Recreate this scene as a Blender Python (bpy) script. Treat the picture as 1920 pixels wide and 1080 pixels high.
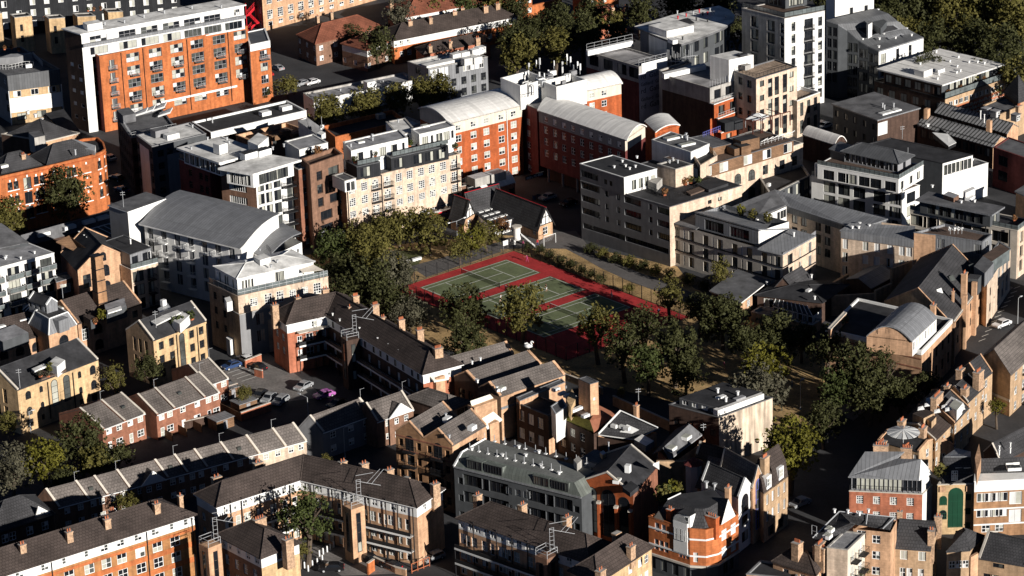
import bpy, math, random
from mathutils import Vector, Matrix
for _o in list(bpy.data.objects): bpy.data.objects.remove(_o)
sc = bpy.context.scene
C = sc.collection
R = math.radians
DBG = False
random.seed(7)

# ---------------------------------------------------------------- camera
FPX, CAM_H = 5700.0, 230.69
TH, RO = R(20.798), R(-1.926)
fw = Vector((0, math.cos(TH), -math.sin(TH))); rt0 = Vector((1, 0, 0)); up0 = rt0.cross(fw)
RT = rt0*math.cos(RO) + up0*math.sin(RO); UP = up0*math.cos(RO) - rt0*math.sin(RO)
CAM = Vector((0, 0, CAM_H))
cd = bpy.data.cameras.new('camera'); cam = bpy.data.objects.new('camera', cd); C.objects.link(cam)
cd.sensor_width = 36; cd.lens = FPX/1920*36; cd.clip_start = 5; cd.clip_end = 6000
cam.matrix_world = Matrix(((RT.x, UP.x, -fw.x, CAM.x), (RT.y, UP.y, -fw.y, CAM.y), (RT.z, UP.z, -fw.z, CAM.z), (0, 0, 0, 1)))
sc.camera = cam

# ---------------------------------------------------------------- light
SUN = Vector((0.650, -0.760, 0)).normalized(); ELEV = R(16.6)
SUND = Vector((SUN.x*math.cos(ELEV), SUN.y*math.cos(ELEV), math.sin(ELEV)))
w = bpy.data.worlds.new('World'); sc.world = w; w.use_nodes = True
nt = w.node_tree; bg = nt.nodes['Background']; sky = nt.nodes.new('ShaderNodeTexSky')
sky.sky_type = 'NISHITA'; sky.sun_disc = False; sky.sun_elevation = ELEV
sky.sun_rotation = math.atan2(SUN.x, SUN.y)
sky.air_density = 0.18; sky.dust_density = 0.0; sky.ozone_density = 1.0
nt.links.new(sky.outputs[0], bg.inputs[0]); bg.inputs[1].default_value = 0.05
sl = bpy.data.lights.new('sun', 'SUN'); sun = bpy.data.objects.new('sun', sl); C.objects.link(sun)
sl.energy = 5.0; sl.angle = R(0.5); sl.color = (1.0, 0.95, 0.885)
sun.rotation_euler = (-SUND).to_track_quat('-Z', 'Y').to_euler(); sun.location = (0, 300, 300)
vs = sc.view_settings; vs.view_transform = 'Standard'; vs.look = 'None'; vs.gamma = 1; vs.use_curve_mapping = False
vs.exposure = 0.4
sc.cycles.max_bounces = 5; sc.cycles.diffuse_bounces = 1; sc.cycles.glossy_bounces = 2
sc.cycles.transmission_bounces = 3; sc.cycles.transparent_max_bounces = 6

# ---------------------------------------------------------------- photo pixel -> point at a known height
_z = [0, 0, 1.0]
def zone(x, y, s): _z[:] = [x, y, s]
def at(x, y, z=0.0):
    X = x/_z[2] + _z[0] - 960; Y = y/_z[2] + _z[1] - 540
    d = fw*FPX + RT*X - UP*Y
    return CAM + d*((z - CAM_H)/d.z)
def a2(p, z=0.0):
    if isinstance(p, Vector): return Vector((p.x, p.y, z))
    return at(p[0], p[1], z)

# ---------------------------------------------------------------- materials
MT = {}
def mat(name, col, rough=.85, var=.25, sc_=.6, fine=.2, fs=6.0, kind=None, k1=.6, k2=.35, kd=.7, spec=.25, metal=0, streak=0):
    m = bpy.data.materials.new(name); m.use_nodes = True; n = m.node_tree.nodes; l = m.node_tree.links
    b = n['Principled BSDF']; b.inputs['Roughness'].default_value = rough
    b.inputs['Specular IOR Level'].default_value = spec; b.inputs['Metallic'].default_value = metal
    tc = n.new('ShaderNodeTexCoord'); geo = n.new('ShaderNodeNewGeometry')
    def noise(scale, src, det=4):
        t = n.new('ShaderNodeTexNoise'); t.inputs['Scale'].default_value = scale; t.inputs['Detail'].default_value = det
        l.new(src, t.inputs['Vector']); return t.outputs['Fac']
    def mr(v, lo, hi, a=.3, c=.7):
        q = n.new('ShaderNodeMapRange'); q.inputs[1].default_value = a; q.inputs[2].default_value = c
        q.inputs[3].default_value = lo; q.inputs[4].default_value = hi; l.new(v, q.inputs[0]); return q.outputs[0]
    def mul(a, c):
        q = n.new('ShaderNodeMath'); q.operation = 'MULTIPLY'
        for i, v in enumerate((a, c)):
            if isinstance(v, float): q.inputs[i].default_value = v
            else: l.new(v, q.inputs[i])
        return q.outputs[0]
    f = mr(noise(sc_, geo.outputs['Position']), 1-var, 1+var)
    if fine: f = mul(f, mr(noise(fs, geo.outputs['Position'], 2), 1-fine, 1+fine))
    if streak:
        mp = n.new('ShaderNodeMapping'); mp.inputs['Scale'].default_value = (1.2, 1.2, .12); l.new(geo.outputs['Position'], mp.inputs[0])
        f = mul(f, mr(noise(1.0, mp.outputs[0], 5), 1-streak, 1+.4*streak, .35, .65))
    if kind in ('tile', 'seam', 'brick'):
        t = n.new('ShaderNodeTexBrick'); l.new(tc.outputs['UV'], t.inputs['Vector'])
        t.inputs['Scale'].default_value = 1.0
        t.inputs['Brick Width'].default_value = k1; t.inputs['Row Height'].default_value = k2
        t.inputs['Mortar Size'].default_value = .05 if kind != 'seam' else .045
        t.inputs['Mortar Smooth'].default_value = .4
        t.offset = .5 if kind != 'seam' else 0.0
        q_ = .05 if kind == 'brick' else .12
        t.inputs['Color1'].default_value = (1+q_, 1+q_, 1+q_, 1); t.inputs['Color2'].default_value = (1-q_, 1-q_, 1-q_, 1)
        t.inputs['Mortar'].default_value = (kd, kd, kd, 1)
        sp = n.new('ShaderNodeSeparateColor'); l.new(t.outputs['Color'], sp.inputs[0]); f = mul(f, sp.outputs[0])
    mx = n.new('ShaderNodeVectorMath'); mx.operation = 'SCALE'; mx.inputs[0].default_value = col
    l.new(f, mx.inputs['Scale']); l.new(mx.outputs[0], b.inputs['Base Color'])
    MT[name] = m; return m
BK = dict(var=.17, sc_=.3, fine=.15, fs=1.6, kind='brick', k1=.9, k2=.45, kd=.9, streak=.24)
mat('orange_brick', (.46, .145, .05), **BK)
mat('orange_red_brick', (.41, .10, .032), **BK)
mat('orange_tan_brick', (.40, .19, .075), **BK)
mat('yellow_brick', (.58, .40, .22), **BK)
mat('tan_brick', (.56, .34, .205), **BK)
mat('pale_brick', (.63, .49, .37), **BK)
mat('red_brick', (.42, .15, .085), **BK)
mat('dull_red_brick', (0.285, 0.123, 0.076), **BK)
mat('brown_brick', (0.228, 0.128, 0.085), **BK)
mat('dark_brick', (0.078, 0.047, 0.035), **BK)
mat('maroon_brick', (.16, .042, .038), **BK)  # true maroon brick; on the hotel, shade put into orange brick
mat('stock_brick', (.47, .32, .195), **BK)
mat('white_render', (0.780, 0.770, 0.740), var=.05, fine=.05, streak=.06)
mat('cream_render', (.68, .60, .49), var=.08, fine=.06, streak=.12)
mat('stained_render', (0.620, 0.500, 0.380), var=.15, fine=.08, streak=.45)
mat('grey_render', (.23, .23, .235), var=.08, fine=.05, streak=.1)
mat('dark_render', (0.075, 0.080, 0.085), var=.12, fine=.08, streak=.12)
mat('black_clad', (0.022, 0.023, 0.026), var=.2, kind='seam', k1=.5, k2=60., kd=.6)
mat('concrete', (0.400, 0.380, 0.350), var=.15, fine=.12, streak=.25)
mat('stone', (0.550, 0.500, 0.430), var=.12, fine=.1)
mat('office_panel', (.15, .15, .155), var=.1, fine=.06, streak=.12)
mat('white_paint', (0.800, 0.800, 0.780), rough=.6, var=.04, fine=0)
mat('light_roof', (.70, .69, .66), var=.34, sc_=.4, fine=.08, fs=2)
mat('grey_roof', (0.300, 0.300, 0.310), var=.34, sc_=.4, fine=.12, fs=2)
mat('mid_roof', (.125, .125, .13), var=.34, sc_=.4, fine=.12, fs=2)
mat('dark_roof', (.036, .036, .039), var=.34, sc_=.4, fine=.15, fs=2)
mat('gravel_roof', (0.360, 0.270, 0.200), var=.2, sc_=.5, fine=.35, fs=3)
mat('wet_roof', (0.320, 0.310, 0.310), var=.7, sc_=.16, fine=.1)
mat('slate', (.056, .055, .058), var=.3, sc_=.3, fine=.2, kind='tile', k1=.5, k2=.6, kd=.45)
mat('brown_tile', (.072, .055, .048), var=.3, sc_=.3, fine=.15, kind='tile', k1=.6, k2=.6, kd=.45)
mat('grey_tile', (.15, .13, .118), var=.3, sc_=.3, fine=.2, kind='tile', k1=.6, k2=.6, kd=.45)
mat('red_tile', (0.240, 0.085, 0.050), var=.3, sc_=.3, fine=.15, kind='tile', k1=.5, k2=.6, kd=.45)
mat('zinc', (.20, .205, .215), rough=.55, var=.12, fine=.08, kind='seam', k1=.7, k2=80., kd=.5, spec=.4)
mat('dark_zinc', (0.100, 0.103, 0.108), rough=.55, var=.15, fine=.08, kind='seam', k1=.7, k2=80., kd=.55, spec=.4)
mat('light_zinc', (.80, .78, .74), rough=.55, var=.08, fine=.05, kind='seam', k1=.6, k2=80., kd=.93, spec=.4)
mat('green_zinc', (0.130, 0.145, 0.130), rough=.6, var=.18, fine=.1, kind='seam', k1=.7, k2=80., kd=.6, spec=.4)
mat('timber', (0.200, 0.115, 0.065), var=.25, fine=.2, kind='seam', k1=30., k2=.35, kd=.6)
mat('deck', (0.130, 0.090, 0.070), var=.25, kind='seam', k1=.3, k2=40., kd=.6)
mat('dark_metal', (0.020, 0.020, 0.022), rough=.5, var=.1, fine=0)
mat('steel', (0.450, 0.460, 0.470), rough=.4, var=.1, fine=0, spec=.5)
mat('red_metal', (0.550, 0.020, 0.030), rough=.5, var=.1, fine=0)
mat('terracotta', (.44, .14, .065), var=.2, fine=.2)
mat('chimney_brick', (.44, .29, .185), var=.2, fine=.35, fs=3)
mat('glass_dark', (0.012, 0.014, 0.018), rough=.08, var=.3, fine=0, spec=.5)
mat('glass_mid', (0.070, 0.075, 0.070), rough=.12, var=.4, fine=0, spec=.5)
mat('glass_pale', (0.420, 0.420, 0.360), rough=.3, var=.2, fine=0, spec=.5)
mat('glass_white', (0.660, 0.660, 0.640), rough=.4, var=.1, fine=0, spec=.4)
mat('glass_green', (.006, .045, .022), rough=.6, var=.2, fine=0)
mat('glass_clear', (0.130, 0.150, 0.150), rough=.1, var=.3, fine=0, spec=.6)
mat('sash_white', (0.780, 0.780, 0.760), rough=.6, var=.03, fine=0)
mat('sash_grey', (0.280, 0.280, 0.290), rough=.6, var=.05, fine=0)
mat('sash_dark', (0.025, 0.025, 0.027), rough=.5, var=.1, fine=0)
mat('asphalt', (.055, .055, .058), var=.25, sc_=.15, fine=.15, fs=2)
mat('paving', (.20, .185, .175), var=.2, sc_=.3, fine=.2, fs=2)
mat('path', (0.130, 0.120, 0.115), var=.15, sc_=.3, fine=.15, fs=2)
mat('dry_grass', (0.420, 0.280, 0.130), var=.45, sc_=.22, fine=.3, fs=2.5)
mat('green_grass', (0.080, 0.085, 0.030), var=.4, sc_=.3, fine=.3, fs=2.5)
mat('sedum', (0.130, 0.120, 0.025), var=.3, sc_=.5, fine=.3, fs=3)
mat('court_red', (0.420, 0.036, 0.036), var=.2, sc_=.3, fine=.14, fs=2)
mat('court_green', (0.140, 0.165, 0.085), var=.2, sc_=.3, fine=.14, fs=2)
mat('line_white', (0.750, 0.750, 0.700), var=.1, fine=.1)
mat('bark', (0.100, 0.075, 0.055), var=.3, fine=.3)
for nm, c in (('leaf_dark', (.044, .046, .016)), ('leaf_olive', (.095, .085, .022)), ('leaf_lime', (.105, .098, .014)), ('leaf_grey', (.075, .07, .045)), ('leaf_green', (.05, .062, .018)), ('leaf_rust', (.16, .075, .03))):
    mat(nm, c, rough=.75, var=.38, sc_=.4, fine=.2, fs=2.5, spec=.15)
    MT[nm].node_tree.nodes['Principled BSDF'].inputs['Roughness'].default_value = .7

# ---------------------------------------------------------------- mesh helper
class M:
    def __init__(s): s.v = []; s.f = []; s.mi = []; s.mats = []
    def mid(s, m):
        if m not in s.mats: s.mats.append(m)
        return s.mats.index(m)
    def face(s, m, *pts):
        i = len(s.v); s.v += [Vector(p) for p in pts]; s.f.append(tuple(range(i, i+len(pts)))); s.mi.append(s.mid(m))
    def slab(s, m, pts, t, edge=None):
        pts = [Vector(p) for p in pts]; d = Vector((0, 0, -t)); lo = [p+d for p in pts]; e = edge or m
        s.face(m, *pts); s.face(e, *reversed(lo))
        for i in range(len(pts)):
            j = (i+1) % len(pts); s.face(e, pts[i], lo[i], lo[j], pts[j])
    def prism(s, m, pts, z0, z1, top=None, bottom=False):
        n = len(pts); a = [Vector((p[0], p[1], z0)) for p in pts]; b = [Vector((p[0], p[1], z1)) for p in pts]
        for i in range(n):
            j = (i+1) % n; s.face(m, a[i], a[j], b[j], b[i])
        s.face(top or m, *b)
        if bottom: s.face(m, *reversed(a))
    def box(s, m, c, sx, sy, z0, z1, ang=0, top=None):
        u = Vector((math.cos(ang), math.sin(ang), 0))*sx/2; v = Vector((-math.sin(ang), math.cos(ang), 0))*sy/2
        c = Vector((c[0], c[1], 0)); s.prism(m, [c-u-v, c+u-v, c+u+v, c-u+v], z0, z1, top, True)
    def beam(s, m, a, b, r, n=4, r2=None):
        a = Vector(a); b = Vector(b); d = (b-a)
        if d.length < 1e-5: return
        d.normalize(); x = d.orthogonal().normalized(); y = d.cross(x); r2 = r if r2 is None else r2
        A = [a+(x*math.cos(2*math.pi*(k+.5)/n)+y*math.sin(2*math.pi*(k+.5)/n))*r for k in range(n)]
        Bp = [b+(x*math.cos(2*math.pi*(k+.5)/n)+y*math.sin(2*math.pi*(k+.5)/n))*r2 for k in range(n)]
        for k in range(n):
            j = (k+1) % n; s.face(m, A[k], A[j], Bp[j], Bp[k])
        s.face(m, *reversed(A)); s.face(m, *Bp)
    def mesh(s, name, org=Vector((0, 0, 0))):
        me = bpy.data.meshes.new(name); me.from_pydata([tuple(p-org) for p in s.v], [], s.f)
        for m in s.mats: me.materials.append(MT[m])
        me.polygons.foreach_set('material_index', s.mi)
        uv = me.uv_layers.new(name='UVMap'); d = uv.data; Z = Vector((0, 0, 1))
        for p in me.polygons:
            nn = p.normal
            u = Z.cross(nn)
            u = u.normalized() if u.length > .02 else Vector((.771, .637, 0))
            vv = nn.cross(u)
            for li in p.loop_indices:
                co = me.vertices[me.loops[li].vertex_index].co; d[li].uv = (co.dot(u), co.dot(vv))
        return me
def link(name, me, parent=None, loc=(0, 0, 0), rz=0):
    o = bpy.data.objects.new(name, me); C.objects.link(o); o.location = loc; o.rotation_euler = (0, 0, rz)
    if parent: o.parent = parent
    return o
def tag(o, label, cat, group=None, kind=None):
    if label: o['label'] = label; o['category'] = cat
    if group: o['group'] = group
    if kind: o['kind'] = kind
    return o
def setting(name, m, kind='structure'):
    o = link(name, m.mesh(name)); o['kind'] = kind; return o

# ---------------------------------------------------------------- windows and balconies (meshes shared)
_cache = {}
ST = {  # frame, panes across, panes up, choices of glass
 'w': ('sash_white', 2, 2, 'dark dark mid pale white'.split()), 'w4': ('sash_white', 3, 4, 'dark dark mid dark pale'.split()),
 'w1': ('sash_white', 2, 1, 'dark mid pale white'.split()), 'd': ('sash_dark', 2, 3, 'dark dark dark mid'.split()),
 'd1': ('sash_dark', 2, 1, 'dark dark mid pale'.split()), 'g': ('sash_grey', 3, 2, 'dark dark mid pale white dark'.split()),
 'gl': ('sash_grey', 4, 1, 'dark mid dark pale'.split()), 's': ('sash_dark', 1, 4, 'dark dark mid pale'.split()),
 'sq': ('sash_white', 1, 1, 'dark white pale'.split()), 'b': ('sash_white', 2, 1, 'white white pale dark'.split()),
 'curt': ('sash_grey', 1, 1, 'pale pale white dark'.split()), 'rib': ('sash_dark', 6, 1, 'dark dark dark mid'.split()), 'ribl': ('sash_white', 8, 1, 'dark pale white mid'.split()),
 'warm': ('sash_dark', 3, 1, 'pale dark mid pale'.split()), 'door': ('sash_white', 1, 2, 'white pale dark'.split()),
 'grn': ('green_door', 3, 3, 'green green green dark'.split()), 'blu': ('blue_paint', 2, 5, 'dark mid dark'.split())}
mat('brown_paint', (.10, .03, .02), rough=.6, var=.1, fine=0)
mat('grey_green_roof', (.17, .175, .165), var=.2, sc_=.25, fine=.12, fs=2)
mat('terracotta_roof', (.30, .12, .07), var=.2, fine=.1)
mat('cream_paint', (.78, .74, .64), var=.06, fine=.03)
mat('brown_tan_brick', (.36, .20, .105), **BK)
mat('yellow_paint', (.65, .42, .03), rough=.6, var=.05, fine=0)
mat('orange_paint', (.6, .2, .03), rough=.6, var=.05, fine=0)
mat('green_door', (.008, .06, .03), rough=.6, var=.1, fine=0)
mat('blue_paint', (0.160, 0.170, 0.500), rough=.6, var=.1, fine=0)
def win_mesh(w_, h_, st, arch=False):
    k = random.randrange(4); key = (round(w_, 2), round(h_, 2), st, k, arch)
    if key in _cache: return _cache[key]
    fr, nx, ny, gl = ST[st]; m = M(); rs = random.Random(hash((w_, h_, k)) & 0xffff)
    t = min(.11, w_*.12); pw = (w_-t)/nx; ph = (h_-t)/ny
    x0 = -w_/2
    def bx(xa, xb, za, zb, y0, y1, mm):
        m.face(mm, (xa, y0, za), (xb, y0, za), (xb, y0, zb), (xa, y0, zb))
        m.face(mm, (xa, y0, za), (xa, y0, zb), (xa, y1, zb), (xa, y1, za)); m.face(mm, (xb, y0, za), (xb, y1, za), (xb, y1, zb), (xb, y0, zb))
        m.face(mm, (xa, y0, zb), (xb, y0, zb), (xb, y1, zb), (xa, y1, zb)); m.face(mm, (xa, y0, za), (xa, y1, za), (xb, y1, za), (xb, y0, za))
    if arch:
        n = 8; hh = h_-w_/2
        def arc(r, y): return [(r*math.cos(math.pi*i/n), y, hh+r*math.sin(math.pi*i/n)) for i in range(n+1)]
        o = [(w_/2, -.06, 0)] + arc(w_/2, -.06) + [(-w_/2, -.06, 0)]; q = w_/2-t
        i_ = [(q, -.06, t)] + arc(q, -.06) + [(-q, -.06, t)]
        for a in range(len(o)): 
            b = (a+1) % len(o); m.face(fr, o[a], o[b], i_[b], i_[a])
            m.face(fr, o[a], (o[a][0], .05, o[a][2]), (o[b][0], .05, o[b][2]), o[b])
        m.face('glass_'+rs.choice(gl), *[(p[0], -.02, p[2]) for p in i_])
        for a in range(1, nx): bx(x0+t/2+a*pw-.035, x0+t/2+a*pw+.035, t, h_-t*1.2 if nx == 2 else hh, -.06, -.02, fr)
        for b in range(1, ny+1):
            if b*ph < hh+.1: bx(-q, q, t/2+b*ph-.035, t/2+b*ph+.035, -.055, -.02, fr)
    else:
        for a in range(nx+1): bx(x0+a*pw, x0+a*pw+t*(1 if a in (0, nx) else .8), 0, h_, -.06, 0, fr)
        for b in range(ny+1): bx(x0, x0+w_, b*ph, b*ph+t*(1 if b in (0, ny) else .8), -.055, 0, fr)
        whole = rs.choice(gl)
        for a in range(nx):
            for b in range(ny):
                g = whole if rs.random() < .45 else rs.choice(gl)
                m.face('glass_'+g, (x0+a*pw+t, -.01, b*ph+t), (x0+(a+1)*pw, -.01, b*ph+t), (x0+(a+1)*pw, -.01, (b+1)*ph), (x0+a*pw+t, -.01, (b+1)*ph))
    _cache[key] = m.mesh('window'); return _cache[key]
def balc_mesh(w_, d_, kind):
    key = ('balc', round(w_, 2), d_, kind)
    if key in _cache: return _cache[key]
    m = M(); sm = 'dark_metal' if kind != 'white' else 'white_paint'; rl = {'dark': 'dark_metal', 'glass': 'glass_clear', 'white': 'white_paint', 'grey': 'steel'}[kind]
    m.box('concrete' if kind == 'glass' else sm, (0, -d_/2), w_, d_, -.18, 0)
    P = [(-w_/2, 0), (-w_/2, -d_), (w_/2, -d_), (w_/2, 0)]
    for i in range(3):
        a, b = Vector((*P[i], 0)), Vector((*P[i+1], 0)); L = (b-a).length; n = max(2, int(L/.28)) if kind != 'glass' else max(1, int(L/1.2))
        m.beam(rl if kind != 'glass' else 'steel', a+Vector((0, 0, 1.05)), b+Vector((0, 0, 1.05)), .04)
        for k in range(n+1):
            p = a.lerp(b, k/n); m.beam(rl if kind != 'glass' else 'steel', p, p+Vector((0, 0, 1.05)), .03 if kind != 'glass' else .025, 3)
        if kind in ('glass',): m.face('glass_clear', a+Vector((0, 0, .1)), b+Vector((0, 0, .1)), b+Vector((0, 0, 1)), a+Vector((0, 0, 1)))
    _cache[key] = m.mesh('balcony'); return _cache[key]

def gw(nc, nr, w_, h_, top, dz, ml=.08, mr=.08, st='w', arch=False, bal=None, balc=(), bd=1.2, skip=(), bw=1.15):
    def f(L, z1):
        us = nc if isinstance(nc, (list, tuple)) else ([(ml+1-mr)/2] if nc == 1 else [ml+(1-mr-ml)*i/(nc-1) for i in range(nc)])
        out = []
        for r in range(nr):
            for c, u in enumerate(us):
                if (c, r) in skip: continue
                b = bal if (bal and (balc == () or c in balc)) else None
                out.append((u*L-w_/2, z1-top-r*dz-h_, w_, h_, st, arch, b, bd, bw))
        return out
    return f

# ---------------------------------------------------------------- a building: one Empty and its parts
class B:
    def __init__(s, name, label, cat='building', group=None, org=None):
        s.name, s.label, s.cat, s.group = name, label, cat, group; s.parts = []; s.inst = []; s.o = Vector(org) if org else None; s.ang = 0; s.last = None
    def new(s, name, under=None):
        m = M(); s.parts.append((name, m, under)); return m
    def m(s, name):
        if isinstance(name, M): return name
        for n, m, u in s.parts:
            if n == name and u is None: return m
        return s.new(name)
    def foot(s, L, Cn, Rr, z):
        s.nf = getattr(s, 'nf', 0)+1
        l, c, r = a2(L, z), a2(Cn, z), a2(Rr, z); P = [Vector((p.x, p.y)) for p in (l, c, r, l+r-c)]
        if s.o is None: s.o = Vector((sum(p.x for p in P)/4, sum(p.y for p in P)/4, 0))
        s.ang = math.atan2(P[2].y-P[1].y, P[2].x-P[1].x); s.last = P
        if DBG:
            e = (P[1]-P[0]).normalized(); f = (P[2]-P[1]).normalized(); print('DBG', s.name, s.label[:40], s.nf, 'dot0 %.2f dot1 %.2f ang %.0f len %.1f %.1f' % (e.y*SUN.x-e.x*SUN.y, f.y*SUN.x-f.x*SUN.y, math.degrees(math.acos(max(-1, min(1, -(e.dot(f)))))), (P[1]-P[0]).length, (P[2]-P[1]).length))
        return P
    def fp(s, pts, z):
        P = [Vector(a2(p, z)[:2]) for p in pts]
        if s.o is None: s.o = Vector((sum(p.x for p in P)/len(P), sum(p.y for p in P)/len(P), 0))
        e = P[1]-P[0]; s.ang = math.atan2(e.y, e.x); s.last = P; return P
    def wall(s, A, Bq, z0, z1, mat_, specs=(), rec=.22, part='wall', wpart='window'):
        A = Vector(A[:2]); Bq = Vector(Bq[:2]); L = (Bq-A).length
        if L < .05: return
        u = (Bq-A)/L; n = Vector((u.y, -u.x)); m = s.m(part); ang = math.atan2(u.y, u.x)
        rects = []
        for sp in specs:
            for r in sp(L, z1):
                if r[0] > .02 and r[0]+r[2] < L-.02 and r[1] > z0+.02 and r[1]+r[3] < z1-.01: rects.append(r)
        def P(x, z, d=0): q = A+u*x-n*d; return (q.x, q.y, z)
        holes = [r for r in rects if not r[5]]
        xs = sorted({0.0, L} | {round(r[0], 4) for r in holes} | {round(r[0]+r[2], 4) for r in holes})
        zs = sorted({z0, z1} | {round(r[1], 4) for r in holes} | {round(r[1]+r[3], 4) for r in holes})
        for j in range(len(zs)-1):
            za, zb = zs[j], zs[j+1]
            if zb-za < 1e-4: continue
            zc = (za+zb)/2; run = None
            for i in range(len(xs)-1):
                xc = (xs[i]+xs[i+1])/2
                hole = any(r[0] < xc < r[0]+r[2] and r[1] < zc < r[1]+r[3] for r in holes)
                if hole:
                    if run is not None: m.face(mat_, P(run, za), P(xs[i], za), P(xs[i], zb), P(run, zb)); run = None
                elif run is None: run = xs[i]
            if run is not None: m.face(mat_, P(run, za), P(L, za), P(L, zb), P(run, zb))
        for r in holes:
            x0, v0, w_, h_ = r[:4]; x1 = x0+w_; v1 = v0+h_
            m.face(mat_, P(x0, v0), P(x0, v0, rec), P(x0, v1, rec), P(x0, v1)); m.face(mat_, P(x1, v0, rec), P(x1, v0), P(x1, v1), P(x1, v1, rec))
            m.face(mat_, P(x0, v0, rec), P(x0, v0), P(x1, v0), P(x1, v0, rec)); m.face(mat_, P(x0, v1), P(x0, v1, rec), P(x1, v1, rec), P(x1, v1))
        for r in rects:
            d = rec-.06 if not r[5] else 0
            s.inst.append((wpart, win_mesh(r[2], r[3], r[4], r[5]), Vector(P(r[0]+r[2]/2, r[1], d)), ang))
            if r[6]: s.inst.append(('balcony', balc_mesh(r[2]*r[8], r[7], r[6]), Vector(P(r[0]+r[2]/2, r[1]-.05, -.01)), ang))
    def walls(s, P, z0, z1, mat_, fac={}, rec=.22, part='wall'):
        if part != 'wall': part = s.new(part)
        for i in range(len(P)):
            s.wall(P[i], P[(i+1) % len(P)], z0, z1, mat_ if not isinstance(mat_, dict) else mat_.get(i, mat_[-1]), fac.get(i, ()), rec, part)
    def inset(s, P, d):
        n = len(P); out = []
        for i in range(n):
            a, b, c = P[i-1], P[i], P[(i+1) % n]; e1 = (b-a).normalized(); e2 = (c-b).normalized()
            n1 = Vector((-e1.y, e1.x)); n2 = Vector((-e2.y, e2.x)); k = n1+n2; k = k/max(.2, k.dot(n1)); out.append(b+k*d)
        return out
    def flat(s, P, z, mat_='grey_roof', par=.5, t=.35, cop='concrete', part='roof'):
        I = s.inset(P, t); O = s.inset(P, -.06); m = s.new(part); n = len(P)
        m.face(mat_, *[(p.x, p.y, z-par) for p in I])
        q = s.new('parapet')
        for i in range(n):
            j = (i+1) % n
            q.face(cop, (O[i].x, O[i].y, z), (O[j].x, O[j].y, z), (I[j].x, I[j].y, z), (I[i].x, I[i].y, z))
            q.face(cop, (I[i].x, I[i].y, z-par-.01), (I[i].x, I[i].y, z), (I[j].x, I[j].y, z), (I[j].x, I[j].y, z-par-.01))
            q.face(cop, (O[i].x, O[i].y, z-.15), (O[j].x, O[j].y, z-.15), (O[j].x, O[j].y, z), (O[i].x, O[i].y, z))
            q.face(cop, (O[i].x, O[i].y, z-.15), (P[i].x, P[i].y, z-.15), (P[j].x, P[j].y, z-.15), (O[j].x, O[j].y, z-.15))
    def lid(s, P, z, t=.35, over=.5, mat_='light_roof', edge='white_paint', part='roof'):
        O = s.inset(P, -over); s.new(part).slab(mat_, [(p.x, p.y, z+t) for p in O], t, edge)
    def gable(s, P, z, h, axis=1, mat_='slate', wallm='tan_brick', over=.3, cop=None, part='roof', t=.15, cw=.35):
        if axis == 0: P = P[1:]+P[:1]
        l, c, r, b = P; m = s.new(part); e = (r-c).normalized(); d = (c-l).normalized()
        oe = over if not cop else 0
        A = (l+c)/2-e*oe; Bm = (r+b)/2+e*oe; k = h/((c-l).length/2)
        z_ = z-over*k
        def V(p, zz): return Vector((p.x, p.y, zz))
        m.slab(mat_, [V(c-e*oe+d*over, z_), V(r+e*oe+d*over, z_), V(Bm, z+h), V(A, z+h)], t)
        m.slab(mat_, [V(b+e*oe-d*over, z_), V(l-e*oe-d*over, z_), V(A, z+h), V(Bm, z+h)], t)
        w_ = s.m('wall'); w_.face(wallm, V(l, z), V(c, z), V((l+c)/2, z+h-t)); w_.face(wallm, V(r, z), V(b, z), V((r+b)/2, z+h-t))
        if cop:
            q = s.new('coping')
            for (p0, p1, sg) in ((l, c, -1), (b, r, 1)):
                pm = (p0+p1)/2; off = e*sg*.06; ins = -e*sg*cw
                for pa in (p0, p1):
                    q.slab(cop, [V(pa+off, z+.22), V(pa+ins, z+.22), V(pm+ins, z+h+.22), V(pm+off, z+h+.22)], .3)
        m.beam(mat_, V(A, z+h+.02), V(Bm, z+h+.02), .14)
    def hip(s, P, z, h, axis=1, mat_='slate', over=.35, ins=None, part='roof', ridge=None, t=.15):
        if axis == 0: P = P[1:]+P[:1]
        O = s.inset(P, -over); l, c, r, b = O; e = (r-c).normalized(); hw = (c-l).length/2; ins = hw if ins is None else ins
        ins = min(ins, (r-c).length/2-.01); A = (l+c)/2+e*ins; Q = (r+b)/2-e*ins; m = s.new(part)
        V = lambda p, zz: Vector((p.x, p.y, zz))
        for f in ([V(c, z), V(r, z), V(Q, z+h), V(A, z+h)], [V(b, z), V(l, z), V(A, z+h), V(Q, z+h)], [V(l, z), V(c, z), V(A, z+h)], [V(r, z), V(b, z), V(Q, z+h)]): m.face(mat_, *f)
        m.prism('white_paint' if ridge == 'white' else mat_, O, z-t, z-.01, bottom=True)
        rm = ridge or mat_
        for p, q in ((l, A), (c, A), (r, Q), (b, Q)): m.beam(rm, V(p, z+.02), V(q, z+h+.02), .12)
        m.beam(rm, V(A, z+h+.02), V(Q, z+h+.02), .13)
    def barrel(s, P, z, h, axis=1, mat_='light_zinc', wallm='white_render', over=.4, n=12, part='roof', t=.25):
        if axis == 0: P = P[1:]+P[:1]
        l, c, r, b = P; e = (r-c).normalized()*over; m = s.new(part); w_ = s.m('wall')
        pr = []
        for i in range(n+1):
            x = i/n; pr.append((x, h*(1-(2*x-1)**2)))
        V = lambda p, zz: Vector((p.x, p.y, zz))
        for i in range(n):
            (x0, h0), (x1, h1) = pr[i], pr[i+1]
            m.slab(mat_, [V(c.lerp(l, x0)-e, z+h0), V(r.lerp(b, x0)+e, z+h0), V(r.lerp(b, x1)+e, z+h1), V(c.lerp(l, x1)-e, z+h1)], t)
        w_.face(wallm, *([V(l, z-t), V(c, z-t)]+[V(c.lerp(l, x), z+hh-t) for x, hh in pr]))
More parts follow.
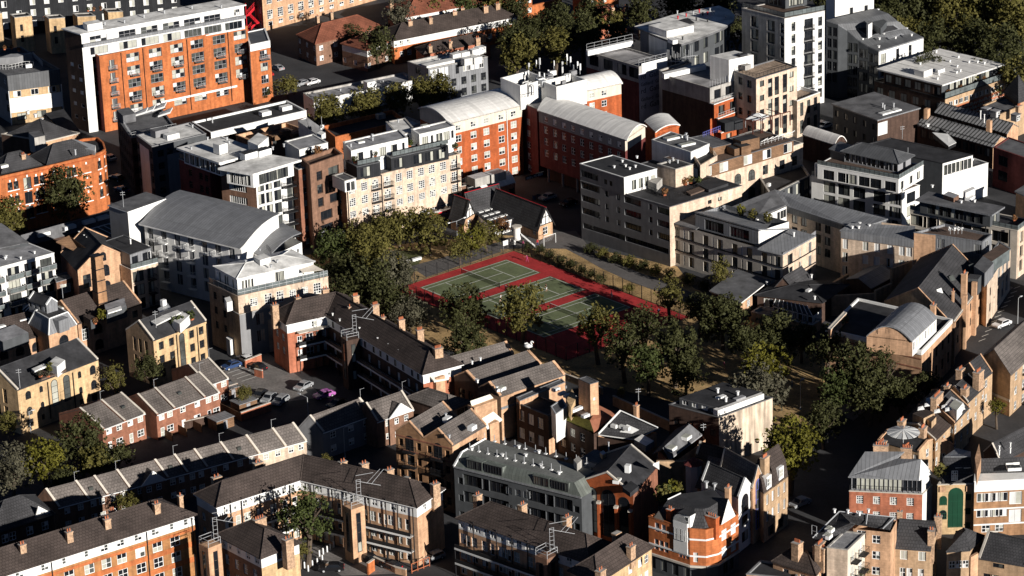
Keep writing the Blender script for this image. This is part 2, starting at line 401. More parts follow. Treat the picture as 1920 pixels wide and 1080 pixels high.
        w_.face(wallm, *([V(b, z-t)]+[V(r.lerp(b, x), z+hh-t) for x, hh in reversed(pr)]+[V(r, z-t)]))
    def poly(s, mat_, pts, t=.2, part='roof', edge=None):
        s.new(part).slab(mat_, [a2(p, p[2]) if not isinstance(p, Vector) else p for p in pts], t, edge)
    def boxpx(s, L, Cn, Rr, z, h, mat_, part, top=None):
        l, c, r = a2(L, z), a2(Cn, z), a2(Rr, z); s.new(part).prism(mat_, [l, c, r, l+r-c], z-h, z, top, True)
        return [Vector(p[:2]) for p in (l, c, r, l+r-c)]
    def abox(s, x, y, z, sx, sy, h, mat_, part, top=None, ang=None):
        p = at(x, y, z); s.new(part).box(mat_, p, sx, sy, z-h, z, s.ang if ang is None else ang, top)
    def chim(s, x, y, z, w_=1.6, d_=.8, h=3.0, pots=3, mat_='chimney_brick', ang=None, potm='terracotta'):
        a = s.ang if ang is None else ang; z -= .9; w_ *= .85; d_ *= .9; p = at(x, y, z); m = s.new('chimney'); m.box(mat_, p, w_, d_, z-h, z-.2, a); m.box(mat_, p, w_+.16, d_+.16, z-.2, z, a, 'concrete')
        u = Vector((math.cos(a), math.sin(a), 0))
        for k in range(pots):
            q = Vector((p.x, p.y, 0))+u*(w_*.8)*((k+.5)/pots-.5); q.z = z
            pm = s.new('chimney_pot', m); pm.beam(potm, q-Vector((0, 0, .02)), q+Vector((0, 0, .55)), .13, 6, .1)
    def vents(s, pts, z, mat_='steel', h=.6, r=.2):
        for x, y in pts:
            p = at(x, y, z); m = s.new('vent'); m.beam(mat_, p-Vector((0, 0, .05)), p+Vector((0, 0, h)), r, 6); m.beam(mat_, p+Vector((0, 0, h)), p+Vector((0, 0, h+.12)), r*1.6, 6)
    def mast(s, x, y, z, h=4, r=.05, mat_='steel', part='aerial', arms=2):
        p = at(x, y, z); m = s.new(part); m.beam(mat_, p, p+Vector((0, 0, h)), r, 4)
        for k in range(arms): m.beam(mat_, p+Vector((-.5, 0, h-.3-.5*k)), p+Vector((.5, .2, h-.3-.5*k)), r*.7, 3)
    def rail(s, pts, z, h=1.1, step=1.5, mat_='steel', glass=False, part='railing', close=False):
        m = s.new(part); Q = [Vector((*a2(p, z)[:2], z)) for p in pts]; Q = Q+[Q[0]] if close else Q; H = Vector((0, 0, h))
        for a, b in zip(Q, Q[1:]):
            n = max(1, int((b-a).length/step)); m.beam(mat_, a+H, b+H, .04, 4); m.beam(mat_, a+H*.5, b+H*.5, .025, 3)
            for k in range(n+1): q = a.lerp(b, k/n); m.beam(mat_, q, q+H, .04, 4)
            if glass: m.face('glass_clear', a+H*.05, b+H*.05, b+H*.95, a+H*.95)
    def pot_plant(s, x, y, z, r=.7, leaf='leaf_green'):
        s.parts.append(('planter', ('plant', Vector(at(x, y, z)), r, leaf), None))
    def skylight(s, x, y, z, sx=1.4, sy=1, ang=None, mat_='glass_pale', h=.35):
        p = at(x, y, z); m = s.new('skylight'); a = s.ang if ang is None else ang
        m.box('white_paint', p, sx+.2, sy+.2, z-.3, z+h-.08, a); m.box(mat_, p, sx, sy, z+h-.08, z+h, a)
    def dormer(s, x, y, z, w_=2, d_=2, h=1.8, ang=None, wallm='white_paint', roofm='grey_roof', st='w'):
        a = s.ang if ang is None else ang; p = at(x, y, z); u = Vector((math.cos(a), math.sin(a), 0)); n = Vector((u.y, -u.x, 0))
        m = s.new('dormer'); m.box(wallm, p-n*d_/2, w_, d_, z-h, z, a); m.box(roofm, p-n*(d_/2-.1), w_+.3, d_+.3, z, z+.12, a)
        s.inst.append(('window', win_mesh(w_*.8, h*.75, st), Vector((p.x, p.y, z-h*.9))+n*.03, a))
    def done(s):
        e = bpy.data.objects.new(s.name, None); C.objects.link(e); e.location = s.o; e.empty_display_size = .5
        tag(e, s.label, s.cat, s.group); mp = {}; o3 = Vector(s.o)
        for n, m, u in s.parts:
            if isinstance(m, tuple):
                ob = link(n, plant_mesh(m[2], m[3]), e, m[1]-o3, random.random()*6); continue
            if not m.f: continue
            ob = link(n, m.mesh(n, o3), e if u is None else mp[id(u)]); mp[id(m)] = ob
        for n, me, p, a in s.inst: link(n, me, e, p-o3, a)
        return e
class Pipes:
    def __init__(s, b): s.b = b
    def beam(s, *a): s.b.new('drainpipe').beam(*a)
def blob(m, c, r, n, leaf, rs, q=.3, flat_=1.0):
    for _ in range(n):
        d = Vector((rs.gauss(0, 1), rs.gauss(0, 1), rs.gauss(0, 1))).normalized(); rad = r*(.55+.5*rs.random()**.7)
        p = Vector(c)+Vector((d.x*rad, d.y*rad, d.z*rad*flat_)); nn = (d+Vector((rs.gauss(0, .6), rs.gauss(0, .6), rs.gauss(0, .6)))).normalized()
        x = nn.orthogonal().normalized(); y = nn.cross(x); a = rs.random()*6.28; x, y = x*math.cos(a)+y*math.sin(a), y*math.cos(a)-x*math.sin(a); k = q*(.6+.8*rs.random())
        m.face(leaf, p-x*k, p-y*k*.7, p+x*k, p+y*k*.7)
def plant_mesh(r, leaf):
    key = ('plant', round(r, 1), leaf)
    if key in _cache: return _cache[key]
    r *= .72; m = M(); rs = random.Random(int(r*100)); m.box('terracotta' if r < 1 else 'dark_metal', (0, 0), r*.8, r*.8, 0, r*.55)
    blob(m, (0, 0, r*1.2), r*.9, 110, leaf, rs, r*.22); blob(m, (r*.5, .1, r*.9), r*.55, 50, leaf, rs, r*.2); m.beam('bark', (0, 0, r*.5), (0, 0, r*1.3), .05)
    _cache[key] = m.mesh('planter'); return _cache[key]
# ---------------------------------------------------------------- trees, cars, people, lamps
def crown_mesh(v, kind, leaf):
    key = ('crown', v, kind, leaf)
    if key in _cache: return _cache[key]
    rs = random.Random(v*17+len(kind)); m = M(); nl = {'round': 26, 'tall': 24, 'loose': 22, 'bush': 16, 'willow': 26}[kind]
    sz = {'round': 1.0, 'tall': 1.5, 'loose': 1.05, 'bush': .75, 'willow': 1.15}[kind]
    for k in range(nl):
        if rs.random() < .14: continue
        g = k/nl; ph = k*2.4+rs.uniform(-.5, .9); ct = max(-1, min(1, 1-1.8*g+rs.uniform(-.12, .12))); stn = math.sqrt(max(0, 1-ct*ct)); rr = rs.uniform(.44, .86)
        c = (stn*math.cos(ph)*rr, stn*math.sin(ph)*rr, ct*rr*sz); lr = rs.uniform(.17, .4)
        n = int((95 if kind != 'loose' else 65)*(.45+lr*1.9))
        blob(m, c, lr, n, leaf, rs, .055 if kind != 'willow' else .045, 1.0 if kind != 'willow' else 1.5)
    for k in range(60):
        d = Vector((rs.gauss(0, 1), rs.gauss(0, 1), rs.gauss(.2, 1))).normalized()*rs.uniform(.85, 1.12); blob(m, (d.x, d.y, d.z*sz), .07, 7, leaf, rs, .05)
    blob(m, (0, 0, 0), .55, 150, leaf, rs, .11, sz)
    _cache[key] = m.mesh('crown'); return _cache[key]
def trunk_mesh(v):
    key = ('trunk', v)
    if key in _cache: return _cache[key]
    rs = random.Random(v); m = M(); m.beam('bark', (0, 0, 0), (.05, 0, .45), .045, 7, .035)
    for k in range(6):
        a = k*1.05+rs.random()*.6; z0 = .34+.1*rs.random(); p = Vector((.05, 0, z0)); q = Vector((math.cos(a)*.16, math.sin(a)*.16, z0+.22+.1*rs.random()))
        m.beam('bark', p, q, .024, 5, .014); m.beam('bark', q, q+Vector((math.cos(a+.5)*.12, math.sin(a+.5)*.12, .16)), .014, 4, .005); m.beam('bark', q, q+Vector((math.cos(a-.6)*.1, math.sin(a-.6)*.1, .12)), .012, 4, .004)
    _cache[key] = m.mesh('trunk'); return _cache[key]
_tn = [0]
def tree(x, y, rpx, h, kind, leaf, label, cat='tree', group=None, zb=0.0):
    _tn[0] += 1; v = _tn[0] % 6
    r0 = rpx/_z[2]; d = (at(x, y, h*.6)-CAM).length; r = r0*d/FPX; zs = {'round': .85, 'tall': 1.25, 'loose': .9, 'bush': .72, 'willow': 1.0}[kind]
    zc = max(h-r*zs, r*.5); p = at(x, y, zc+zb)
    e = bpy.data.objects.new('shrub' if cat == 'shrub' else 'tree', None); C.objects.link(e); e.location = (p.x, p.y, zb); tag(e, label, cat, group)
    c = link('crown', crown_mesh(v, kind, leaf), e, (0, 0, zc), random.random()*6.28); c.scale = (r, r*random.uniform(.92, 1.05), r)
    t = link('trunk', trunk_mesh(v), e, (0, 0, 0), random.random()*6); t.scale = (h*.9, h*.9, max(zc*1.35, h*.5))
    return e
def car_mesh(kind):
    key = ('car', kind)
    if key in _cache: return _cache[key]
    W = .9; est = kind == 'estate'
    prof = [(-2.15, .35), (-2.2, .62), (-2.05, .86), (-1.0, .95), (-.45, 1.42), (.2, 1.48), (1.15 if not est else 1.75, 1.42), (1.75 if not est else 2.08, 1.0), (2.12, .9), (2.18, .55), (2.1, .32)]
    m = M()
    def sec(s_, inn): return [Vector((x, s_*(W-(inn if z > 1.0 else 0)), z)) for x, z in prof]
    a = sec(-1, .17); b = sec(1, .17)
    m.face('car_paint', *a); m.face('car_paint', *reversed(b))
    for i in range(len(prof)-1):
        g = i in (3, 6); m.face('car_paint', a[i+1], a[i], b[i], b[i+1])
    body = m.mesh('body'); g = M()
    def gl(p): g.face('glass_dark', *p)
    gl([(-.97, -.7, .98), (-.5, -.62, 1.38), (-.5, .62, 1.38), (-.97, .7, .98)])
    for i, p in enumerate(((-.985, .97), )): pass
    e = 1.2 if not est else 1.75
    bx = [(e+.06, -.62, 1.385), (1.72 if not est else 2.06, -.7, 1.04), (1.72 if not est else 2.06, .7, 1.04), (e+.06, .62, 1.385)]; g.face('glass_dark', *[(p[0]+.02, p[1], p[2]+.02) for p in bx])
    for s_ in (-1, 1):
        q = [(-.8, s_*.91, 1.0), (1.45 if not est else 1.85, s_*.91, 1.0), (e-.1, s_*.775, 1.38), (-.42, s_*.775, 1.38)]
        g.face('glass_dark', *(q if s_ < 0 else reversed(q)))
    wsh = [(-.99, -.74, .965), (-.99, .74, .965), (-.47, .66, 1.425), (-.47, -.66, 1.425)]; g.face('glass_dark', *[(p[0]-.03, p[1], p[2]+.01) for p in reversed(wsh)])
    glass = g.mesh('windscreen'); wm = M(); wm.beam('tyre', (0, -.1, 0), (0, .1, 0), .33, 14); wm.beam('steel', (0, -.11, 0), (0, .11, 0), .19, 10)
    wheel = wm.mesh('wheel'); lm = M(); lm.box('glass_white', (0, 0), .08, .34, -.08, .08); hl = lm.mesh('headlight'); lm = M(); lm.box('red_metal', (0, 0), .08, .26, -.1, .1); tl = lm.mesh('tail_light')
    _cache[key] = (body, glass, wheel, hl, tl); return _cache[key]
mat('car_paint', (.03, .03, .033), rough=.25, var=.05, fine=0, spec=.6); mat('tyre', (.012, .012, .012), var=.1, fine=0)
for nm, c in (('car_black', (.012, .012, .014)), ('car_silver', (.30, .31, .32)), ('car_white', (.7, .7, .7)), ('car_pink', (.42, .13, .40)), ('car_red', (.3, .02, .02)), ('car_blue', (.03, .06, .15))): mat(nm, c, rough=.25, var=.04, fine=0, spec=.6)
def car(x, y, ang, paint, label, kind='hatch', group='cars parked in the estate'):
    p = at(x, y, 0); e = bpy.data.objects.new('parked_car', None); C.objects.link(e); e.location = (p.x, p.y, .02); e.rotation_euler = (0, 0, ang); tag(e, label, 'car', group)
    bd, gl_, wh, hl, tl = car_mesh(kind); o = link('body', bd, e); o.material_slots[0].link = 'OBJECT'; o.material_slots[0].material = MT[paint]
    link('windscreen', gl_, e)
    for xx in (-1.35, 1.35):
        for yy in (-.82, .82): link('wheel', wh, e, (xx, yy, .33))
    for yy in (-.62, .62): link('headlight', hl, e, (-2.17, yy, .68)); link('tail_light', tl, e, (2.14, yy, .75))
SKN = dict(rough=.7, var=.05, fine=0)
for nm, c in (('skin', (.42, .24, .16)), ('hair', (.03, .02, .015)), ('cloth_white', (.75, .75, .74)), ('cloth_black', (.02, .02, .022)), ('cloth_pink', (.34, .05, .14)), ('cloth_blue', (.05, .06, .16)), ('cloth_red', (.5, .04, .04)), ('cloth_grey', (.2, .2, .21))): mat(nm, c, **SKN)
def person(x, y, ang, top, leg, label, pose='stand', racket=False, group=None, sitz=0.0, cat='person'):
    p = at(x, y, 0); e = bpy.data.objects.new('person', None); C.objects.link(e); e.location = (p.x, p.y, sitz); e.rotation_euler = (0, 0, ang); tag(e, label, cat, group)
    V = []; E = []; Rr = []; 
    def n(co, r, par=None):
        V.append(co); Rr.append(r)
        if par is not None: E.append((par, len(V)-1))
        return len(V)-1
    st = .22 if pose in ('walk', 'play') else .05; ln = .12 if pose == 'play' else 0
    pel = n((0, 0, .95), .13); ch = n((ln*.7, 0, 1.22), .15, pel); sh = n((ln, 0, 1.42), .12, ch); nk = n((ln*1.1, 0, 1.52), .055, sh); hd = n((ln*1.2, 0, 1.63), .095, nk); n((ln*1.25, 0, 1.72), .075, hd)
    for s_ in (-1, 1):
        hp = n((0, s_*.1, .88), .1, pel); kn = n((s_*st*.6+.04, s_*.13, .5), .065, hp); an = n((s_*st-.03, s_*.14, .09), .042, kn); n((s_*st+.14, s_*.15, .04), .04, an)
        a1 = n((ln, s_*.2, 1.4), .06, sh); 
        if pose == 'play' and s_ == 1: el = n((ln+.2, .36, 1.25), .042, a1); wr = n((ln+.42, .4, 1.3), .03, el)
        else: el = n((ln-.04-s_*st*.3, s_*.27, 1.13), .042, a1); wr = n((ln+.08, s_*.28, .9), .03, el)
        d = (Vector(V[wr])-Vector(V[el])).normalized(); side = Vector((0, -s_, .2)).normalized(); pm = n(Vector(V[wr])+d*.07, .035, wr)
        for f_ in range(4): q = n(Vector(V[pm])+d*.05+Vector((.025*(f_-1.5), 0, 0)), .009, pm); n(Vector(V[q])+d*.03, .008, q)
        n(Vector(V[wr])+d*.06+Vector((.05, 0, 0)), .01, wr)
    me = bpy.data.meshes.new('body'); me.from_pydata([tuple(v) for v in V], E, []); ob = bpy.data.objects.new('tmp', me); C.objects.link(ob)
    ob.modifiers.new('s', 'SKIN'); ob.modifiers.new('u', 'SUBSURF').levels = 1
    for i, sv in enumerate(me.skin_vertices[0].data): sv.radius = (Rr[i], Rr[i]); sv.use_root = (i == 0)
    dg = bpy.context.evaluated_depsgraph_get(); bm = bpy.data.meshes.new_from_object(ob.evaluated_get(dg)); bpy.data.objects.remove(ob)
    bm.materials.clear()
    for mm in ('skin', leg, top): bm.materials.append(MT[mm])
    for q in bm.polygons:
        z = q.center.z; q.material_index = 2 if (.98 < z < 1.49 and abs(q.center.y) < .27) else (1 if (z < .98 and z > (.48 if leg == 'cloth_white' else .1) and abs(q.center.y) < .25) else 0)
    bm.name = 'body'; link('body', bm, e)
    h = M(); blob(h, (ln*1.2-.02, 0, 1.73), .1, 60, 'hair', random.Random(3), .05); link('hair', h.mesh('hair'), e)
    fc = M()
    for s_ in (-1, 1): fc.box('hair', (ln*1.2+.1, s_*.035), .02, .025, 1.655, 1.675); fc.box('skin', (ln*1.2, s_*.1), .05, .03, 1.61, 1.68)
    fc.box('skin', (ln*1.2+.11, 0), .04, .03, 1.615, 1.65); fc.box('cloth_red', (ln*1.2+.1, 0), .015, .05, 1.585, 1.595); link('face', fc.mesh('face'), e)
    if racket:
        r = M(); a = Vector((ln+.5, .41, 1.33)); b = a+Vector((.28, .05, .18)); r.beam('cloth_black', a, b, .016)
        cc = b+Vector((.12, .02, .08)); u = Vector((.83, .1, .5)).normalized(); v = Vector((0, 1, 0)); Q = [cc+u*.16*math.cos(k*.628)+v*.12*math.sin(k*.628) for k in range(10)]
        for k in range(10): r.beam('cloth_black', Q[k], Q[(k+1) % 10], .012)
        ro = link('tennis_racket', r.mesh('tennis_racket')); ro.location = e.location; ro.rotation_euler = e.rotation_euler; tag(ro, 'black tennis racket of the '+' '.join(label.split()[1:]), 'racket')
def lamp(x, y, h, label, arm=1.2, ang=.7, two=False, cat='street lamp', head='steel'):
    p = at(x, y, 0); e = bpy.data.objects.new('street_lamp', None); C.objects.link(e); e.location = (p.x, p.y, 0); tag(e, label, cat)
    m = M(); m.beam('steel', (0, 0, 0), (0, 0, h), .09, 6, .05); m.box('steel', (0, 0), .3, .3, 0, .25); link('pole', m.mesh('pole'), e)
    for s_ in ((1, -1) if two else (1,)):
        m = M(); u = Vector((math.cos(ang), math.sin(ang), 0))*arm*s_; m.beam('steel', (0, 0, h-.05), u+Vector((0, 0, h+.15)), .04); link('arm', m.mesh('arm'), e)
        m = M(); m.box(head, u, .7, .28, h+.08, h+.24, ang); m.box('glass_white', u, .5, .2, h+.03, h+.08, ang); link('lamp_head', m.mesh('lamp_head'), e)
# ---------------------------------------------------------------- helpers for the data below
def band(b, P, i, z0, z1, mat_, off=.08, part='string_course'):
    A, Q = P[i], P[(i+1) % len(P)]; u = (Q-A).normalized(); n = Vector((u.y, -u.x)); m = b.m(part)
    pts = [A-u*off*0+n*off, Q+n*off, Q-n*.05, A-n*.05]
    m.prism(mat_, pts, z0, z1, bottom=True)
def bx(name, label, L, Cn, Rr, z, wm, e0=(), e1=(), roof='grey_roof', cat='building', par=.5, cop='concrete', z0=0, b=None, e2=(), e3=()):
    b = b or B(name, label, cat); P = b.foot(L, Cn, Rr, z); b.walls(P, z0, z, wm, {0: e0, 1: e1, 2: e2, 3: e3})
    if roof: b.flat(P, z, roof, par, cop=cop)
    b.P = P; return b
def up(P, d): return [Vector(p) for p in P]
mat('wrap', (.55, .54, .60), var=.25, sc_=.3, fine=.1)
mat('stripe_roof', (.30, .30, .30), var=.15, kind='seam', k1=1.1, k2=80., kd=.12)
MT['stripe_roof'].node_tree.nodes['Brick Texture'].inputs['Mortar Size'].default_value = .22
def potted(x, y, z, r, leaf, label, group='potted shrubs on roof terraces'):
    p = at(x, y, z); o = link('potted_shrub', plant_mesh(r, leaf), None, p, random.random()*6); tag(o, label, 'plant', group); return o

# ================================================================ ground, roads, park (setting)
def sheet(name, m_, pts, z, kind='structure'):
    m = M(); m.face(m_, *[(a2(p, 0).x, a2(p, 0).y, z) for p in pts]); return setting(name, m, kind)
m = M(); m.face('asphalt', (-3000, -400, 0), (3000, -400, 0), (3000, 5600, 0), (-3000, 5600, 0)); setting('ground', m)
zone(0, 0, 1)
sheet('lawn', 'dry_grass', [(560, 480), (620, 560), (800, 640), (960, 700), (1110, 720), (1290, 760), (1480, 830), (1560, 780), (1700, 740), (1480, 620), (1300, 540), (1270, 500), (1090, 462), (1000, 445), (930, 440), (780, 455)], .02)
sheet('meadow', 'green_grass', [(600, 500), (690, 590), (800, 600), (770, 520), (800, 470), (700, 470)], .03)
E0 = Vector((.7706, .6373, 0)); N0 = Vector((.6373, -.7706, 0)); O0 = Vector((-19.381, 609.337, 0))
def cv(u, v, z=0): p = O0+E0*u+N0*v; return (p.x, p.y, z)
sheet('path', 'path', [(768, 500), (800, 520), (940, 472), (930, 455)], .035)
m = M(); pth = [(930, 458), (1000, 452), (1070, 450), (1095, 470), (1130, 492), (1190, 520), (1250, 540), (1330, 575)]; wd = [14, 20, 24, 16, 14, 14, 14, 12]
for i in range(len(pth)-1):
    (xa, ya), (xb, yb) = pth[i], pth[i+1]; a, c = wd[i], wd[i+1]
    m.face('path', *[(q.x, q.y, .045) for q in (at(xa+a*.4, ya-a*.7), at(xa-a*.4, ya+a*.7), at(xb-c*.4, yb+c*.7), at(xb+c*.4, yb-c*.7))])
setting('footpath', m)
sheet('park_path', 'path', [(560, 560), (700, 620), (900, 700), (1100, 760), (1110, 748), (905, 690), (700, 608), (570, 552)], .04)
sheet('car_park', 'paving', [(415, 690), (500, 660), (610, 745), (470, 760)], .03)
sheet('yard', 'paving', [(575, 1030), (640, 1010), (760, 1075), (640, 1080)], .03)
sheet('pavement', 'paving', [(1560, 770), (1600, 790), (1900, 540), (1860, 525)], .12)
m = M(); m.face('court_red', cv(-5, -3.3, .05), cv(-5, 53, .05), cv(28.7, 53, .05), cv(28.7, -3.3, .05)); setting('tennis_surface', m)
for k in range(3):
    v0 = 14.63*k; g = M(); g.face('court_green', cv(-.3, v0-.3, .062), cv(-.3, v0+11.27, .062), cv(24.07, v0+11.27, .062), cv(24.07, v0-.3, .062))
    def ln(u0, va, u1, vb, w_=.14):
        g.face('line_white', cv(u0-w_/2, v0+va-w_/2, .075), cv(u0-w_/2, v0+vb+w_/2, .075), cv(u1+w_/2, v0+vb+w_/2, .075), cv(u1+w_/2, v0+va-w_/2, .075))
    W_, S_ = 23.77, 10.97
    for vv in (0, 1.37, S_-1.37, S_): ln(0, vv, W_, vv)
    for uu in (0, W_): ln(uu, 0, uu, S_)
    for uu in (W_/2-6.4, W_/2+6.4): ln(uu, 1.37, uu, S_-1.37)
    ln(W_/2-6.4, S_/2, W_/2+6.4, S_/2); o = setting('tennis_court', g)
    e = bpy.data.objects.new('tennis_net', None); C.objects.link(e); e.location = cv(W_/2, v0+S_/2, .05)
    tag(e, ('black tennis net across the fully visible court beside the trees', 'black tennis net across the court half hidden by the middle tree', 'black tennis net across the court nearest the lower dark trees')[k], 'tennis net')
    nm = M(); pm = [M(), M()]; o3 = Vector(e.location)
    for sg, q in zip((-1, 1), pm): q.beam('dark_metal', cv(W_/2, v0+S_/2+sg*6.4, .05), cv(W_/2, v0+S_/2+sg*6.4, 1.2), .07, 6)
    nm.beam('line_white', cv(W_/2, v0+S_/2-6.4, 1.0), cv(W_/2, v0+S_/2+6.4, 1.0), .05)
    for i in range(65):
        v = v0+S_/2-6.4+.2*i; nm.beam('dark_metal', cv(W_/2, v, .08), cv(W_/2, v, 1), .02, 3)
    for i in range(7): nm.beam('dark_metal', cv(W_/2, v0+S_/2-6.4, .12+.13*i), cv(W_/2, v0+S_/2+6.4, .12+.13*i), .02, 3)
    link('net', nm.mesh('net', o3), e)
    for q in pm: link('post', q.mesh('post', o3), e)
def fence(pts, label, h=3.0, step=3.0, fm='dark_metal', mesh_=True, name='chain_link_fence', wires=14):
    e = bpy.data.objects.new(name, None); C.objects.link(e); e.location = pts[0]; tag(e, label, 'fence'); o3 = Vector(e.location); wm = M()
    n0 = 0
    for a, b in zip(pts, pts[1:]):
        a, b = Vector(a), Vector(b); n = max(1, round((b-a).length/step))
        for k in range(n+(b == Vector(pts[-1]))):
            p = a.lerp(b, k/n); q = M(); q.beam(fm, p, p+Vector((0, 0, h)), .085, 5); link('post', q.mesh('post', o3), e)
        for k in range(wires): z = Vector((0, 0, .1+(h-.15)*k/(wires-1))); wm.beam(fm, a+z, b+z, .012 if 0 < k < wires-1 else .03, 3)
        nn = int((b-a).length/.5)
        for k in range(nn): p = a.lerp(b, k/nn); wm.beam(fm, p+Vector((0, 0, .1)), p+Vector((0, 0, h)), .008, 3)
    link('mesh_panel', wm.mesh('mesh_panel', o3), e)
fence([cv(-5.2, 16, 0), cv(-5.2, -3.6, 0), cv(29, -3.6, 0)], 'tall dark chain link fence along the path side of the tennis courts')
fence([cv(29, -3.6, 0), cv(29, 53, 0)], 'tall dark chain link fence between the courts and the curving footpath')
fence([cv(29, 53, 0), cv(-5.2, 53, 0), cv(-5.2, 16, 0)], 'dark chain link fence behind the trees on the shaded side of courts')
# ================================================================ top left
zone(0, 0, 4.5)
b = B('housing_block', 'long black clad housing block with white windows at the far left', 'apartment block')
P = b.foot((-300, -140), (-150, -90), (1500, -240), 14); b.walls(P, 0, 14, 'black_clad', {1: (gw(14, 4, 1.5, 1.9, .8, 3.1, .03, .97-.94, 'b', skip={(2, 1), (5, 2), (9, 0)}), )})
b.flat(P, 14, 'mid_roof')
for i, (x0, x1, y0, y1) in enumerate(((-110, 18, 116, 108), (122, 268, 146, 130), (412, 546, 156, 146), (652, 806, 138, 132), (910, 1036, 100, 94))):
    Q = b.foot((x0-40, y0-28), (x0, y0), (x1, y1), 10); b.walls(Q, 0, 10, 'yellow_brick', {1: (gw([.35], 3, .8, 1.9, 2.2, 3.1, st='d'),)}, part='stair_tower'); b.flat(Q, 10, 'dark_roof', .3)
b.rail([(270, 190), (420, 165)], 7, 1.1, 1.0, 'terracotta'); b.done()
for i, (x, y) in enumerate(((745, 95), (790, 92), (850, 85))): potted(x, y, 10.2, .8, 'leaf_rust' if i else 'leaf_green', 'terracotta potted plants along the ledge of the black clad housing', 'plants on the black housing ledge')
b = B('terrace_house', 'dark zinc mansard house with pale grey panel and roof terrace', 'house')
P = b.foot((-260, 450), (60, 640), (505, 582), 13); b.walls(P, 8.9, 13, 'dark_zinc', {0: (gw(3, 1, 1.4, 1.6, 1, 3),)}); b.flat(P, 13, 'mid_roof', .9, cop='dark_zinc')
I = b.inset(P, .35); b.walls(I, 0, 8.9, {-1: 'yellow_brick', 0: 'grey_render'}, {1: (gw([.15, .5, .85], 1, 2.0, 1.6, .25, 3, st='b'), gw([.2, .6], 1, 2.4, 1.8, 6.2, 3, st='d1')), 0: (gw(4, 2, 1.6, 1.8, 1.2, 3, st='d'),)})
band(b, P, 1, 3.2, 7.0, 'white_paint', .12, 'balcony_panel')
pm = b.m('corner_post')
for q in (P[1], P[2]): pm.beam('white_paint', (q.x, q.y, 0), (q.x, q.y, 9), .13)
b.rail([(0, 585), (75, 590), (215, 560), (285, 560)], 12.3, 1.3, .8, 'white_paint'); b.rail([(280, 480), (360, 560)], 12.3, 1.3, .8, 'white_paint')
b.boxpx((-30, 490), (150, 480), (270, 445), 14.6, 1.8, 'grey_render', 'rooftop_room', 'grey_roof'); b.abox(240, 540, 13.2, 1.6, 1.0, .9, 'white_paint', 'roof_unit'); b.done()
for x, y in ((40, 420), (100, 415), (160, 435)): potted(x, y, 14.7, .8, 'leaf_rust', 'rust coloured potted plants on the dark zinc house roof', 'plants on the dark zinc house')

zone(0, 0, 3)
b = B('apartment_block', 'tall orange brick apartment block with white upper storeys and many grey balconies', 'apartment block')
P = b.foot((360, 165), (456, 195), (1370, 32), 25.5)
ww = [.07, .215, .36, .50, .635, .77, .86]
b.wall(P[0], P[1], 0, 19.4, 'dark_brick', (gw([.3, .75], 5, 1.4, 1.0, 2, 3.4, st='sq'),)); b.wall(P[3], P[0], 0, 19.4, 'dark_brick')
b.wall(P[1], P[1].lerp(P[2], .055), 0, 19.4, 'white_render')
b.walls(P, 19.4, 25.5, {-1: 'white_render', 0: 'dark_brick', 3: 'dark_brick'}, {1: (gw([.1, .275, .41, .545, .675, .80], 1, 4.6, 1.9, .9, 3, st='g'), gw([.955], 1, 1.6, 1.6, .6, 3, st='g'), gw([.1, .275, .41, .545, .675, .80, .93], 1, 4.8, 2.0, 3.7, 3, st='gl'))})
b.lid(P, 25.5, .3, .45, 'light_roof', 'white_paint'); band(b, P, 1, 22.35, 23.1, 'zinc', .9, 'ledge')
b.vents([(590, 140), (810, 100), (925, 75), (1080, 50), (1245, 45), (700, 130)], 25.8, h=.7)
b.abox(520, 125, 27.4, 4, 3, 1.6, 'white_render', 'plant_room', 'light_roof')
Q = b.foot((500, 292), (558, 316), (1392, 146), 19.8); cx = [.218, .368, .512, .65, .80, .944]
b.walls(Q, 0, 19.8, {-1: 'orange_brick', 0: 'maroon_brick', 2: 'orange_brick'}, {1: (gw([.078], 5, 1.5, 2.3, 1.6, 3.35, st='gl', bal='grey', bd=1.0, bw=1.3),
   gw(cx, 1, 3.6, 2.3, .9, 3.35, st='g'), gw(cx, 1, 3.6, 2.3, 4.2, 3.35, st='g', bal='grey', bw=.6), gw(cx, 1, 3.6, 2.3, 7.55, 3.35, st='g'), gw(cx, 1, 3.6, 2.3, 10.9, 3.35, st='g', bal='grey', bw=.6), gw(cx[:2], 1, 3.6, 2.3, 14.2, 3.35, st='g', bal='grey', bw=.6), gw(cx[2:5], 1, 3.6, 1.5, 15.5, 3.35, st='g')), 0: (gw([.5], 2, 1.2, 1.2, 2.5, 7, st='b'),)}, rec=.4)
b.flat(Q, 19.8, 'grey_roof', .3, cop='orange_brick'); pm = Pipes(b)
for u in (.14, .285, .58, .86): q = Q[1].lerp(Q[2], u)+Vector((.64, -.77))*.15; pm.beam('dark_metal', (q.x, q.y, 1), (q.x, q.y, 19.6), .1)
q0, q1 = Q[1].lerp(Q[2], .38), Q[1].lerp(Q[2], .90); n_ = Vector((.64, -.77)); b.m('string_course').prism('white_paint', [q0+n_*.2, q1+n_*.2, q1, q0], 4.4, 4.9, bottom=True)
Q = b.foot((1380, 180), (1405, 252), (1518, 228), 16); b.walls(Q, 0, 16, {-1: 'orange_brick', 0: 'white_render'}, {1: (gw([.65], 1, 2.2, 2.2, 2.2, 3.3, st='g', bal='grey'), gw([.65], 3, 2.2, 2.2, 5.5, 3.3, st='g'))}, rec=.3); b.flat(Q, 16, 'dark_zinc', .2, cop='white_paint')
band(b, Q, 1, 14.2, 16.02, 'white_paint', .1, 'fascia')
